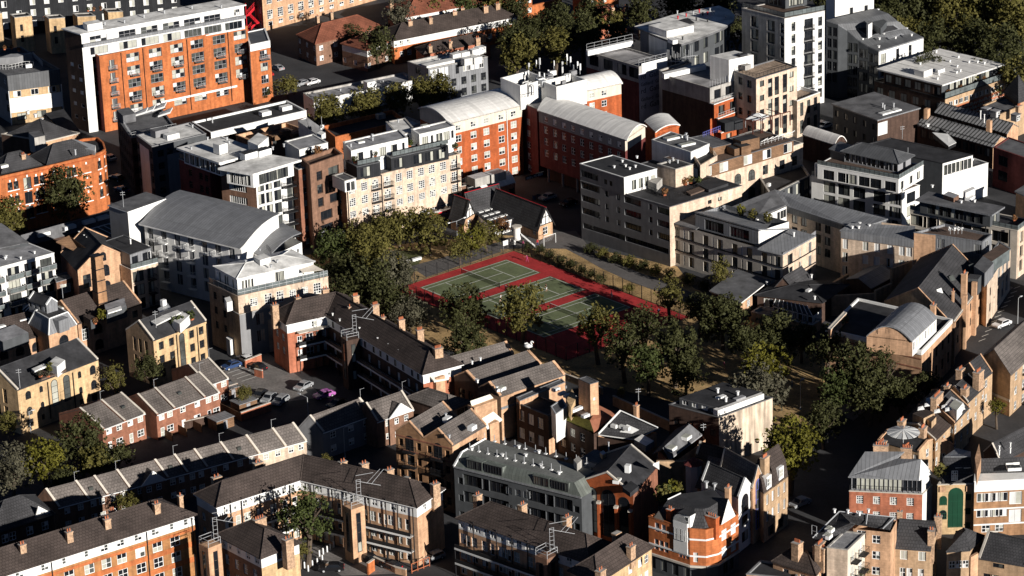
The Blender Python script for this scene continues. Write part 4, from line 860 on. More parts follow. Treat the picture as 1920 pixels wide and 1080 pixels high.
# ================================================================ top right
zone(1080, 0, 4.5)
b = B('curved_office', 'office with a pale roof tapering to a curved glass nose', 'office building')
F = b.fp([(490, 225), (640, 290), (775, 342), (890, 376), (1000, 340), (1100, 300), (1250, 238), (1330, 180), (1340, 130), (1295, 85), (1205, 50), (1000, 88), (800, 132)], 18.4)
I = b.inset(F, 1.2); b.walls(I, 0, 18, {-1: 'dark_render', 0: 'grey_render', 1: 'grey_render'}, {i: (gw(max(1, int((I[(i+1) % 13]-I[i]).length/2.6)), 4, 1.9, 2.8, .5, 3.9, .18, .18, 'd1'),) for i in range(3, 9)})
b.lid(F, 18, .5, 0, 'light_roof', 'mid_roof'); b.boxpx((612, 212), (765, 262), (992, 214), 20.2, 9, 'light_zinc', 'plant_room', 'light_roof')
b.boxpx((775, 195), (830, 235), (1000, 190), 18.75, .2, 'dark_roof', 'roof_well')
rs = random.Random(11)
for x, y in ((860, 160), (990, 120), (1040, 105), (1110, 125), (1165, 120), (1130, 95), (1015, 175), (1110, 185), (1265, 155), (930, 140), (855, 115), (960, 260), (900, 335), (1070, 130)): b.vents([(x, y)], 18.5, rs.choice(['dark_metal', 'red_metal', 'steel']), .7, .18)
b.abox(815, 330, 19.5, 2.4, 1.4, 1, 'white_paint', 'roof_unit'); b.done()
CT = [(0, 2), (1, 2)]
b = B('building_site', 'concrete framed building under construction wrapped in grey printed sheeting', 'construction site')
P = b.foot((85, 430), (530, 562), (770, 500), 15); b.walls(P, 10.8, 15, 'concrete', {0: (gw([.15, .42, .68, .9], 1, 3.4, 2.7, .6, 3, st='d1'),)}); b.walls(P, 0, 10.8, {-1: 'maroon_brick', 1: 'wrap'}); b.flat(P, 15, 'wet_roof', .5, .3, 'concrete')
q0, q1 = P[1].lerp(P[2], .08), P[1].lerp(P[2], .98); n_ = Vector((.64, -.77)); b.m('hoarding').prism('white_paint', [q0+n_*.2, q1+n_*.2, q1, q0], 13.2, 15.6, bottom=True)
sh = b.m('sheeting'); sh.prism('wrap', [P[1]+n_*.25+Vector((-.2, -.1)), P[2]+n_*.25, P[2], P[1]], 1, 13.2, bottom=True)
b.boxpx((85, 418), (100, 430), (480, 345), 16.3, 1.3, 'white_paint', 'upstand')
for k, (px_, py_, pz, ss) in enumerate(((.62, 0, 11.6, 1.9), (.55, 0, 9.9, 1.9), (.45, 0, 8.0, 1.9), (.55, 0, 6.0, 1.9), (.5, 0, 4.0, 1.9))):
    cu = bpy.data.curves.new('t', 'FONT'); cu.body = 'Galliard  Galliard' if k % 2 else 'rd  Galliard'; cu.size = ss; cu.align_x = 'CENTER'; to = bpy.data.objects.new('tmp', cu); C.objects.link(to)
    me = bpy.data.meshes.new_from_object(to.evaluated_get(bpy.context.evaluated_depsgraph_get())); bpy.data.objects.remove(to); me.materials.clear(); me.materials.append(MT['sash_dark']); me.transform(Matrix.Rotation(R(90), 4, 'X')); me.transform(Matrix.Scale(min(1, (P[2]-P[1]).length*.92/(max(v.co.x for v in me.vertices)*2)), 4))
    q = P[1].lerp(P[2], .5)+n_*.3; b.inst.append(('printed_lettering', me, Vector((q.x, q.y, pz)), b.ang))
b.rail([(90, 425), (475, 340)], 16.3, 1.6, 2.2, 'steel'); b.rail([(530, 555), (765, 495)], 15.1, 1.5, 1.5, 'steel')
X = b.foot((700, 590), (735, 612), (975, 530), 14.6); b.walls(X, 0, 14.6, {-1: 'concrete', 1: 'white_render'}); b.flat(X, 14.6, 'gravel_roof', .4)
sc_ = b.m('scaffold'); rs = random.Random(3)
for k in range(16): q = at(770+k*14, 520-k*3+rs.uniform(-30, 30), 14); sc_.beam('steel', q, q+Vector((0, 0, rs.uniform(1.5, 3.6))), .06)
for k in range(8): q = at(780+k*20, 520-k*6, 14+rs.uniform(.5, 2.5)); sc_.beam('steel', q, q+Vector((rs.uniform(2, 4), rs.uniform(-2, 2), 0)), .06)
b.done()
b = B('unfinished_flats', 'unfinished brick flats with open window holes, stepped terraces and patchy grey roof', 'apartment block')
P = b.foot((725, 628), (1130, 742), (1445, 648), 15); o3 = [gw([.2, .5, .8], 1, 2.2, 2.4, .9, 3, st='d1')]
b.walls(P, 11.2, 15, 'concrete', {1: o3}, rec=.6); b.walls(P, 0, 11.2, {-1: 'dark_brick', 1: 'orange_red_brick'}); b.flat(P, 15, 'wet_roof', .6, .3, 'concrete')
b.boxpx((725, 612), (745, 628), (1098, 548), 15.8, 1.2, 'white_render', 'upstand')
for z1, L_, Cn, Rr in ((11.2, (1040, 840), (1165, 880), (1480, 768)), (7.6, (1075, 958), (1198, 1000), (1515, 880)), (4, (1110, 1075), (1225, 1120), (1550, 992))):
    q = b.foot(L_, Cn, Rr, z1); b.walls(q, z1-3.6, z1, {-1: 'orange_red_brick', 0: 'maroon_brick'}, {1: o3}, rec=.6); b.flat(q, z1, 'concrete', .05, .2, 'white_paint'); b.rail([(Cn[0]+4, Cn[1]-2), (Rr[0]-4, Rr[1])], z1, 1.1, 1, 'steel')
rs = random.Random(8)
for i in range(14): q = at(1130+i*22, 735-i*6.5, 15); b.new('scaffold_pole').beam('steel', q, q+Vector((0, 0, 1.6)), .05)
b.done()
b = B('office_building', 'beige stone office block with tall dark slot windows and gravel roof', 'office building')
P = b.foot((1330, 600), (1520, 665), (1866, 560), 17.5)
b.walls(P, 0, 17.5, {-1: 'concrete', 1: 'pale_brick'}, {1: (gw([.14, .86], 4, 1.5, 1.5, .9, 3.6, st='d1'), gw([.34, .5, .7], 3, 1.5, 4.6, 1.0, 5.2, st='s')), 0: (gw([.3, .7], 4, 1.5, 1.8, 1, 3.8, st='d'),)}, rec=.4)
b.flat(P, 17.5, 'gravel_roof', .3, .3, 'mid_roof'); b.boxpx((1130, 470), (1290, 506), (1498, 462), 20.5, 6, 'light_zinc', 'plant_room', 'light_roof'); b.abox(1435, 545, 19, 2, 1.4, 1.2, 'concrete', 'roof_hatch'); b.abox(1400, 455, 21, 2.5, 1.4, .5, 'dark_roof', 'roof_hatch')
b.rail([(1350, 600), (1520, 655), (1860, 552)], 17.5, .9, 1.2, 'dark_metal')
Q = b.foot((1700, 800), (1866, 850), (2060, 775), 9.5); b.walls(Q, 0, 9.5, {-1: 'concrete', 1: 'pale_brick'}, {1: (gw([.2, .5, .8], 2, 1.3, 3.4, .9, 4.5, st='s'),)}); b.flat(Q, 9.5, 'gravel_roof', .8, .3, 'white_paint'); b.done()

zone(1480, 0, 4.3205)
b = B('tower_block', 'tall white tower block with dark glazed bays beside a curved roof', 'tower block')
P = b.foot((-385, 64), (-38, 148), (286, 84), 24); bl = dict(bal='dark', bd=1.0, bw=1.0)
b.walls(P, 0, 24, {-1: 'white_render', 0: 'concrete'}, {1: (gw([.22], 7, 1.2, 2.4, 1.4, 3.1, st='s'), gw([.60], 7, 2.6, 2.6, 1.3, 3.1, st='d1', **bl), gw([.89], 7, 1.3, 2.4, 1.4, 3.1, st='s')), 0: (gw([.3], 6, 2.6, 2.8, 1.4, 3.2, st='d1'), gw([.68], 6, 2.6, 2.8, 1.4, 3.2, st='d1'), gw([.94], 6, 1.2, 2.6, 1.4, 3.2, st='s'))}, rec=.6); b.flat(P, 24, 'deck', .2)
b.rail([(-380, 55), (-38, 140), (284, 78)], 24, 1.2, 1.2, 'dark_metal', True)
Q = b.foot((-330, 30), (-40, 100), (280, 40), 24); Q = b.inset(Q, 2.6); b.walls(Q, 24, 30.2, 'dark_render', {1: (gw(5, 2, 1.6, 2.3, .5, 3, st='warm'),), 0: (gw(5, 2, 1.6, 2.3, .5, 3, st='d1'),)}, part='penthouse'); b.flat(Q, 30.2, 'grey_roof')
Q = b.foot((296, 75), (370, 152), (684, 104), 18.5); b.walls(Q, 0, 30, 'white_render', {1: (gw([.42, .8], 2, 1.0, 1.8, 9.2, 3, st='d1'), gw([.72], 2, 4, 2.0, 5, 20, st='gl'))}, part='wall_block'); b.flat(Q, 30, 'grey_roof'); b.done()
b = B('curved_roof_flats', 'white flats under a sweeping dark zinc roof with a sunken courtyard', 'apartment block')
fr = [(300, 162), (395, 195), (470, 242), (560, 322), (640, 374), (725, 412)]; bk = [(690, 68), (800, 108), (880, 172), (960, 236), (1025, 270), (1087, 302)]; zz = [20, 19.4, 17.8, 15.6, 14.4, 13.8]
fw_ = [Vector(at(x, y, z)) for (x, y), z in zip(fr, zz)]; bw_ = [Vector(at(x, y, z)) for (x, y), z in zip(bk, zz)]; b.o = Vector((fw_[2].x, fw_[2].y, 0)); rm = b.m('roof')
for i in range(5): rm.slab('dark_zinc', [fw_[i], fw_[i+1], bw_[i+1], bw_[i]], .35, 'zinc')
wm = b.m('wall')
for i in range(5): A, Q = fw_[i], fw_[i+1]; b.wall(A, Q, 0, min(A.z, Q.z)-.35, 'dark_render', (gw([.25, .72], 5, 1.3, 2.3, .7, 3, st='d1'),)); wm.face('dark_render', (A.x, A.y, min(A.z, Q.z)-.36), (Q.x, Q.y, min(A.z, Q.z)-.36), (Q.x, Q.y, Q.z-.3), (A.x, A.y, A.z-.3))
b.wall(fw_[5], bw_[5], 0, 13.5, 'white_render', (gw([.1], 3, 2.0, 2.5, .8, 3.4, st='warm'), gw([.42, .7], 3, 1.1, 2.8, .6, 3.4, st='s'))); b.wall(bw_[5], bw_[0], 0, 13.5, 'white_render')
b.ang = math.atan2((bw_[5]-fw_[5]).y, (bw_[5]-fw_[5]).x); cw = [Vector(at(x, y, z)) for x, y, z in ((540, 232, 17.7), (640, 296, 15.9), (885, 240, 16.2), (785, 170, 17.9))]
b.m('courtyard').slab('dark_roof', [p+Vector((0, 0, .12)) for p in cw], .1, 'zinc'); b.boxpx((625, 180), (640, 200), (672, 182), 19.6, 3.6, 'white_render', 'stair_head', 'dark_zinc'); b.boxpx((672, 190), (740, 232), (790, 172), 18.6, 1.6, 'dark_render', 'courtyard_wall')
b.vents([(425, 205), (560, 300), (595, 325), (730, 320), (860, 312), (990, 290), (765, 285), (830, 185), (890, 200), (765, 120), (720, 88), (950, 240), (725, 385), (485, 240)], 15.3, 'white_paint', .4, .25); b.done()
b = B('office_building', 'low office with pale ribbed flat roof and planted terraces facing trees', 'office building')
P = b.foot((705, 558), (1240, 690), (1752, 520), 11.5); I = b.inset(P, 1.3); b.walls(I, 0, 11.2, {-1: 'dark_brick', 1: 'dark_render'}, {1: (gw(9, 1, 2.6, 2.4, .3, 3, .06, .06, 'warm'),), 0: (gw(6, 3, 2, 2, 1, 3.4, st='d1'),)}); b.lid(P, 11.2, .35, 0, 'light_zinc', 'light_roof')
for u in (.3, .52, .8): A, Q = P[0].lerp(P[3], u), P[1].lerp(P[2], u); b.new('roof_joint').slab('mid_roof', [(A.x, A.y, 11.6), (A.x+.3, A.y-.25, 11.6), (Q.x+.3, Q.y-.25, 11.6), (Q.x, Q.y, 11.6)], .04)
b.boxpx((1010, 560), (1090, 582), (1160, 555), 13, 1.5, 'white_render', 'roof_hatch', 'light_roof'); b.abox(1220, 560, 12.3, 2.6, 1, .8, 'white_paint', 'roof_unit')
b.vents([(1190, 425), (1370, 470), (1525, 510), (1580, 520), (1300, 505), (1180, 490), (1060, 525), (1385, 580), (1355, 595), (1210, 610), (1200, 645), (965, 570), (1455, 510), (1360, 545)], 11.5, 'white_paint', .5, .25)
Q = b.foot((690, 655), (1262, 800), (1852, 598), 8.0); b.walls(Q, 0, 8, {-1: 'dark_brick', 1: 'stock_brick'}, {1: (gw(13, 1, 1.5, 1.3, 1.2, 3, st='w1'),), 0: (gw(6, 2, 2, 2, 1.4, 3.4, st='d1'),)}); b.flat(Q, 8, 'deck', .3, .3, 'dark_metal'); b.rail([(1262, 800), (1852, 598)], 8, 1.5, 1.8, 'dark_metal', True); band(b, Q, 1, 1.5, 5.2, 'terracotta', .06, 'decorative_frieze')
Q0, Q1 = Q[1], Q[2]; fm = b.m('frieze_panel')
for i in range(60):
    c0 = Q0.lerp(Q1, (i+.5)/60)+Vector((.64, -.77))*.1; a = rs.uniform(.35, .6)
    for zc in (2.3, 3.4, 4.5): fm.beam('stone', (c0.x, c0.y, zc-rs.uniform(.2, .5)), (c0.x+rs.uniform(-.4, .4), c0.y+rs.uniform(-.3, .3), zc+rs.uniform(.2, .5)), .16, 4)
b.done()
for x, y in ((1290, 775), (1385, 735), (1570, 665), (1690, 635)): potted(x, y, 8, 1.1, 'leaf_rust', 'warm toned planters along the terrace of the ribbed roof office', 'planters on the ribbed roof office')
for x, y in ((1050, 680), (1150, 705), (1500, 680)): potted(x, y, 8, 1.8, 'leaf_olive', 'leafy green planters beneath the ribbed roof edge', 'leafy planters at the ribbed roof office')
b = B('office_building', 'dark building with a plain sloping grey roof and three pale roof lights', 'building')
P = b.foot((355, 840), (715, 968), (1050, 872), 9.5); b.walls(P, 0, 9.3, {-1: 'dark_brick', 0: 'dark_render'}, {1: (gw([.13], 1, 3.2, 3.2, .8, 3, st='b'),), 0: (gw(5, 2, 1.2, 1.6, 1.2, 3.4, st='d1'),)}); b.lid(P, 9.2, .3, .3, 'mid_roof', 'zinc')
for x, y in ((765, 922), (815, 908), (860, 896)): b.skylight(x, y, 9.5, 2.2, 1.6, mat_='glass_white')
b.vents([(755, 870), (770, 885), (845, 870)], 9.5, 'steel', 1); b.done()
b = B('stone_building', 'dark pyramid roofed building with brick parapet at the right edge', 'building'); P = b.foot((1570, 850), (1700, 930), (1960, 820), 7.5); b.walls(P, 0, 7.5, {-1: 'stock_brick', 0: 'dark_brick'}); b.flat(P, 7.5, 'mid_roof', .3, cop='stock_brick'); Q = b.foot((1740, 745), (1858, 830), (1960, 790), 8.5); b.walls(Q, 0, 8.5, {-1: 'tan_brick', 0: 'dark_brick'}); b.hip(Q, 8.5, 5, 1, 'slate', .3)
for x, y in ((1615, 880), (1690, 900), (1855, 930)): b.dormer(x, y, 9, 1.6, 1.6, 1.6, wallm='grey_render')
b.chim(1860, 855, 10.5, 1.8, 1, 3, 3); b.done()
# striped sheds
b = B('market_sheds', 'two long sheds with pale striped roofs running down to the right', 'shed')
zone(1480, 180, 3.6)
for L_, Cn, Rr in (((865, 195), (1375, 342), (1470, 285)), ((985, 108), (1470, 250), (1545, 205))):
    P = b.foot(L_, Cn, Rr, 5.5); b.walls(P, 0, 5.5, {-1: 'tan_brick', 0: 'dark_brick'}, {0: (gw(10, 1, 1.6, 2, .8, 3, st='d1'),)}); b.gable(P, 5.5, 1.6, 0, 'stripe_roof', 'tan_brick', .2)
b.abox(1350, 165, 9, 1.2, 1, 3, 'tan_brick', 'chimney'); b.vents([(1290, 155), (1315, 180)], 7.5, 'white_paint', 2, .15); b.vents([(933, 205)], 6, 'white_paint', .5, .4); b.abox(930, 85, 9, 1.4, 1, 3.4, 'tan_brick', 'chimney'); b.done()
b = B('flat_roofed_hall', 'large black flat roofed hall with glazed lantern and white end wall', 'hall')
P = b.foot((480, 335), (1035, 452), (1238, 396), 11); b.walls(P, 0, 11, {-1: 'dark_render', 1: 'light_zinc'}, {1: (gw(7, 1, 1.1, 2.4, .7, 3, .1, .1, 'warm'),)}); b.flat(P, 11, 'dark_roof', .15, .3, 'dark_roof')
Q = b.foot((1000, 490), (1095, 522), (1342, 450), 8); b.walls(Q, 0, 8, 'white_render', {1: (gw([.32], 1, 1.8, 1.3, 1.8, 3, st='d1'),)}); b.flat(Q, 8, 'mid_roof', .4, .3, 'white_render')
Q = b.foot((970, 262), (1075, 340), (1125, 315), 11.6); b.walls(Q, 10.8, 12.2, 'dark_metal', part='lantern'); b.poly('glass_white', [(965, 245, 13), (1075, 338, 12.2), (1127, 313, 12.2), (1070, 255, 13)], .12, 'lantern_glass'); b.mast(762, 290, 11, 3.2); b.done()
b = B('white_apartments', 'white stepped apartments with zinc penthouse roof and long balconies', 'apartment block')
Q = b.foot((150, 534), (764, 646), (880, 600), 10); b.walls(Q, 0, 10, 'white_render', {0: (gw([.06, .2, .36, .53, .75], 3, 3.0, 2.5, .9, 3.1, st='d1'), gw([.92], 3, 3, 2.6, .8, 3.1, st='gl')), 1: (gw([.5], 3, 3, 2.4, .9, 3.1, st='d1'),)}); b.flat(Q, 10, 'deck', .1, .2, 'white_render')
P = b.foot((190, 463), (738, 562), (905, 464), 13.2); b.walls(P, 9.9, 13.2, 'white_render', {0: (gw([.14, .32, .42, .58, .72, .9], 1, 2.8, 2.2, .9, 3, st='d1'),), 1: (gw([.14, .5, .8], 1, 1.4, 1.8, .9, 3, st='d1'),)}, part='upper_wall'); b.flat(P, 13.2, 'deck', .1, .25, 'white_render')
for u in (.05, .24, .45, .66, .85): q = Q[0].lerp(Q[1], u*.98); b.new('pier').box('white_render', q, .5, .5, 9.9, 13, b.ang)
H_ = b.foot((372, 440), (732, 520), (820, 472), 13.2); b.walls(H_, 13.1, 15.6, 'sash_grey', {0: (gw(12, 1, 1.1, 2.0, .2, 3, .05, .05, 'd1'),), 1: (gw(3, 1, 1.2, 2, .2, 3, st='d1'),)}, part='penthouse'); b.hip(H_, 15.6, 1.7, 0, 'dark_zinc', .7)
Q = b.foot((275, 362), (372, 392), (440, 345), 15); b.walls(Q, 13, 15, 'dark_render', part='penthouse'); b.lid(Q, 15, .2, .3, 'dark_zinc', 'dark_zinc')
b.rail([(190, 460), (738, 560), (905, 462)], 13.2, 1, 1.2, 'dark_metal', True); b.rail([(150, 532), (764, 644)], 10, 1, 1.2, 'dark_metal', True); dm = b.m('satellite_dish'); q = at(800, 405, 15.4); blob(dm, q, .6, 40, 'white_paint', rs, .3); dm.beam('steel', q, q+Vector((0, 0, 2)), .05); b.done()
b = B('framed_flats', 'beige framed flats with dark set back penthouse and roof terrace', 'apartment block')
Q = b.foot((815, 768), (1540, 908), (1640, 835), 11); b.walls(Q, 0, 11, {-1: 'pale_brick', 0: 'stone'}, {0: (gw([.08, .2, .33, .5, .66, .84], 3, 4.0, 2.5, .9, 3.2, st='d1'),), 1: (gw([.3, .7], 3, 1.6, 2.5, .9, 3.2, st='d1'),)}, rec=.5); b.flat(Q, 11, 'dark_roof', .1, .25, 'stone')
P = b.foot((850, 700), (1368, 805), (1455, 748), 14); I = b.inset(P, .8); b.walls(I, 10.9, 13.8, 'dark_render', {0: (gw(9, 1, 2.0, 2.3, .3, 3, .05, .05, 'd1'),), 1: (gw(3, 1, 1.4, 2.3, .3, 3, st='d1'),)}, part='penthouse'); b.lid(P, 13.7, .35, 0, 'mid_roof', 'zinc')
b.boxpx((1040, 665), (1110, 690), (1145, 668), 15, 1, 'brown_brick', 'roof_hatch', 'grey_roof'); b.abox(1220, 680, 14.6, 2.6, 1.2, .6, 'white_paint', 'roof_unit'); b.boxpx((1175, 640), (1190, 655), (1255, 625), 15.6, 1.4, 'white_render', 'upstand'); b.vents([(1160, 720), (965, 615), (1250, 715)], 14.1, 'white_paint', .4, .25)
for i in range(4): q = Q[0].lerp(Q[1], .28+i*.22); b.new('drainpipe').beam('dark_metal', (q.x-.3, q.y-.3, 0), (q.x-.3, q.y-.3, 11), .14)
b.rail([(815, 765), (1540, 905), (1640, 832)], 11, 1, 1.4, 'dark_metal', True); b.done()
for x, y, l in ((1280, 805, 'leaf_green'), (1355, 828, 'leaf_olive'), (1520, 845, 'leaf_rust')): potted(x, y, 11, .9, l, {'leaf_green': 'green planter on the framed flats terrace', 'leaf_olive': 'olive planter on the framed flats terrace', 'leaf_rust': 'rusty planter at terrace corner of framed flats'}[l], None)
b = B('white_vault', 'small dark hall with a pale curved roof beside the beige office', 'hall'); P = b.foot((92, 262), (300, 328), (382, 302), 6); b.walls(P, 0, 6, 'dark_brick'); b.barrel(P, 6, 1.8, 0, 'light_zinc', 'dark_brick', .3); b.done()
b = B('maroon_building', 'maroon clad building with flat grey roof at the right edge', 'building'); P = b.foot((1378, 345), (1600, 420), (1700, 350), 9.5); b.walls(P, 0, 9.5, 'maroon_brick', {0: (gw([.3], 2, 3, 2.4, 1.4, 3.6, st='d1'),)}); b.flat(P, 9.5, 'mid_roof', .2, cop='maroon_brick'); b.done()
b = B('brick_shed', 'small tan brick shed with grey roof at far right edge', 'shed'); P = b.foot((1530, 650), (1620, 690), (1700, 640), 6); b.walls(P, 0, 6, 'tan_brick'); b.lid(P, 6, .3, .3, 'mid_roof', 'zinc'); b.done()
# ================================================================ right middle
zone(1060, 200, 3.2727)
b = B('office_building', 'grey panelled office block in shade with ribbon windows and roof terrace', 'office building')
P = b.foot((92, 452), (640, 614), (1083, 482), 13.8)
rb = lambda us, w_, t=.9, n=3, dz=2.95: gw(us, n, w_, 1.5, t, dz, st='rib')
b.walls(P, 0, 13.8, {-1: 'pale_brick', 0: 'office_panel'}, {0: (rb([.115], 5.6, .3), rb([.59], 5.0, .6), rb([.93], 3.6, .7), gw([.30, .43, .79], 3, 1.0, 1.3, .7, 2.95, st='d1'), gw([.26, .74], 1, 13, 1.3, 9.8, 3, st='rib')), 1: (gw([.55, .69], 1, 1.1, .9, 1.2, 3, st='d1'),)}, rec=.4); b.flat(P, 13.8, 'dark_roof', .15, .3, 'mid_roof')
P2 = b.foot((88, 348), (360, 434), (562, 380), 17.6); b.walls(P2, 13.6, 17.6, {-1: 'light_zinc', 0: 'office_panel'}, {0: (rb([.22], 5.4, 1.4, 1), gw([.58, .70], 1, 1, 1.2, 1.8, 3, st='d1')), 1: (gw([.3, .5, .68], 1, 1.2, 2.2, 1.2, 3, st='warm'), gw([.88], 1, 1.4, 2.0, 1.2, 3, st='sq'))}, part='upper_wall'); b.flat(P2, 17.6, 'dark_roof', .12, .22, 'white_paint')
X = b.foot((563, 350), (676, 383), (784, 352), 18); b.walls(X, 13.6, 18, 'pale_brick', part='stair_head'); b.flat(X, 18, 'dark_roof', .3)
b.boxpx((505, 455), (560, 475), (595, 440), 15.5, 1.7, 'concrete', 'terrace_wall'); b.vents([(350, 340), (300, 375), (440, 315), (370, 368), (395, 385), (430, 372)], 17.5, 'white_paint', .4, .22); b.vents([(660, 330), (690, 345), (640, 345)], 17.8, 'steel', .6)
b.rail([(440, 490), (640, 572), (870, 480)], 13.8, 1.2, 1, 'dark_metal'); b.boxpx((740, 520), (770, 540), (890, 495), 14.1, .3, 'deck', 'decking'); b.boxpx((800, 470), (880, 510), (1000, 470), 14.4, .6, 'dark_roof', 'raised_roof'); b.done()
for x, y, l in ((545, 440, 'leaf_olive'), (500, 480, 'leaf_green'), (690, 460, 'leaf_lime'), (735, 480, 'leaf_rust'), (770, 470, 'leaf_olive'), (820, 480, 'leaf_green'), (610, 545, 'leaf_rust')): potted(x, y, 13.8, 1.2, l, {'leaf_olive': 'olive potted plants on the grey office terrace', 'leaf_green': 'green potted plants on the grey office terrace', 'leaf_lime': 'yellowish potted palm on the grey office terrace', 'leaf_rust': 'rusty potted plants on the grey office terrace'}[l], 'plants on the grey office terrace')
b = B('rooftop_warehouse', 'pale brick warehouse with timber clad rooftop storey, decks and pergola frames', 'warehouse')
P = b.foot((530, 330), (805, 420), (1458, 222), 13.2); b.walls(P, 0, 13.2, 'pale_brick', {1: (gw([.38, .51], 2, 2.0, 2.6, 2.6, 4.2, st='d', arch=True), gw([.64, .8, .92], 2, 1.6, 2.2, 2.6, 4.2, st='d'))}); b.flat(P, 13.2, 'mid_roof', .2, .3, 'stone')
I = b.foot((600, 310), (812, 378), (1400, 205), 15.9); b.walls(I, 13, 15.9, {-1: 'timber', 0: 'light_zinc'}, {1: (gw([.1, .27, .52, .72, .94], 1, 2.6, 2.2, .4, 3, st='b'),)}, part='timber_storey'); b.flat(I, 15.9, 'deck', .1, .25, 'mid_roof')
X = b.foot((530, 202), (770, 278), (884, 226), 18.4); b.walls(X, 13, 18.4, {-1: 'white_render', 0: 'light_zinc'}, part='penthouse'); b.flat(X, 18.4, 'mid_roof', .12, .25, 'light_roof')
X = b.foot((775, 280), (828, 360), (932, 298), 17); b.walls(X, 13, 17, 'pale_brick', part='penthouse'); b.flat(X, 17, 'dark_roof', .8, .25, 'pale_brick')
X = b.foot((760, 190), (905, 250), (1015, 225), 17.8); b.walls(X, 15.5, 17.8, 'timber', part='timber_room'); b.flat(X, 17.8, 'mid_roof', .1, .2, 'mid_roof')
b.skylight(660, 192, 18.4, 4, 1.6); b.skylight(745, 232, 18.4, 3.6, 1.4); b.vents([(742, 190), (748, 205), (735, 200)], 18.3, 'steel', 1)
for (x, y, sx, h) in ((1110, 190, 5, 2.6), (1085, 230, 2.6, 2), (1035, 245, 2, 1.6), (1010, 80, 5, 2.2)): b.abox(x, y, 15.9+h, sx, 3.2, h, 'timber' if y > 100 else 'black_clad', 'timber_screen', 'dark_roof')
fm = b.m('pergola'); 
for k, (x, y) in enumerate(((1150, 90), (1210, 72), (1270, 55), (1330, 40))):
    q = at(x, y+90, 15.9); u = Vector((.77, .637, 0))*2.6; n_ = Vector((.64, -.77, 0))*-5
    for o_ in (u*0, u): fm.beam('brown_paint', q+o_, q+o_+Vector((0, 0, 3.4)), .12)
    fm.beam('brown_paint', q+Vector((0, 0, 3.4)), q+u+Vector((0, 0, 3.4)), .12); fm.beam('brown_paint', q+Vector((0, 0, 3.4)), q+n_+Vector((0, 0, 3.4)), .1)
for k in range(6): p = at(1205+k*33, 215-k*9, 16); fm.beam('white_paint', p, p+Vector((1.6, 2.2, .1)), .09)
b.rail([(1200, 240), (1395, 182)], 16, 1.0, 1, 'white_paint'); b.rail([(845, 190), (950, 150)], 17.6, 1.2, .6, 'blue_paint'); b.done()
e = bpy.data.objects.new('party_tent', None); C.objects.link(e); e.location = at(1180, 118, 15.9); tag(e, 'white peaked canvas tent on the rooftop deck under pergola frames', 'tent'); m = M(); tp = Vector((0, 0, 3.2)); cs = [Vector((math.cos(k*1.571+.3)*3, math.sin(k*1.571+.3)*3, 2)) for k in range(4)]
for k in range(4): m.face('white_paint', cs[k], cs[(k+1) % 4], tp)
link('canopy', m.mesh('canopy'), e); 
for k in range(4): m = M(); m.beam('steel', (cs[k].x, cs[k].y, 0), cs[k], .06); link('leg', m.mesh('leg'), e)
b = B('glass_annex', 'dark glazed annex with pale column between beige warehouse and white apartments', 'building'); P = b.foot((1190, 430), (1260, 540), (1500, 420), 8); b.walls(P, 0, 8, 'dark_render', {0: (gw(3, 2, 1.4, 2.6, .6, 3.4, st='d1'),), 1: (gw(5, 2, 2, 2.6, .6, 3.4, st='d1'),)}); b.flat(P, 8, 'dark_roof'); b.abox(1248, 470, 8.2, .9, .6, 8, 'white_render', 'column'); b.done()
# U shaped metal roofed housing
b = B('courtyard_flats', 'courtyard flats with grey standing seam metal roofs and pale brick walls', 'apartment block')
P = b.foot((645, 710), (1335, 908), (1538, 792), 9.6); wf = [gw([.06, .19, .32, .45, .58, .71, .84, .955], 3, 1.5, 2.3, .7, 3.0, st='d1'), gw([.125, .385, .645, .9], 3, .45, 2.2, .7, 3.0, st='sq')]
b.walls(P, 0, 9.6, {-1: 'pale_brick', 0: 'stone'}, {0: wf, 1: (gw([.22], 3, 2.0, 2.3, .8, 3.0, st='d1'), gw([.52], 3, .7, 2.2, .8, 3.0, st='sq'), gw([.82], 3, 1.2, 2.4, .7, 3.0, st='gl'))}); 
for k in (1, 2): band(b, P, 0, 9.6-3*k-.05, 9.6-3*k+.2, 'dark_metal', .1); band(b, P, 1, 9.6-3*k-.05, 9.6-3*k+.2, 'dark_metal', .1)
b.poly('zinc', [(1180, 870, 10.2), (1332, 906, 9.7), (1538, 790, 11.0), (1385, 748, 11.4)], .3); b.wall(P[1], P[2], 9.5, 10.0, 'zinc'); 
A, Q = P[1], P[2]; b.m('gable_wall').face('zinc', (A.x, A.y, 9.6), (Q.x, Q.y, 9.6), (Q.x, Q.y, 10.8))
b.poly('mid_roof', [(642, 708, 9.8), (800, 752, 9.8), (965, 640, 11), (860, 602, 11)], .25)
U = b.foot((797, 655), (1186, 760), (1372, 700), 12.8); b.walls(U, 9.5, 12.6, {-1: 'zinc', 1: 'light_zinc'}, {0: (gw([.3, .7], 1, 5.2, 2.3, .5, 3, .1, .1, 'rib'),)}, part='upper_storey')
b.poly('zinc', [(795, 645, 13.1), (1186, 752, 13.1), (1378, 748, 11.2), (965, 640, 11.6)], .3); 
G = [Vector(at(x, y, z)) for x, y, z in ((1186, 752, 13), (1186, 770, 12.3), (1378, 748, 11.1))]
Wg = b.foot((962, 640), (1160, 700), (1358, 612), 11.4); b.walls(Wg, 0, 11.4, {-1: 'light_zinc', 0: 'stone'}, {1: (gw([.75, .85, .94], 1, 1.0, 1.8, .5, 3, st='d1'),)}); b.poly('mid_roof', [(962, 636, 11.6), (1158, 690, 11.6), (1355, 602, 11.9), (1282, 510, 13.4)], .3); b.vents([(1402, 800)], 10.8, 'white_paint', 1, .2)
zone(0, 0, 1)
Wb = b.foot((1472, 386), (1600, 428), (1655, 408), 11.2); 
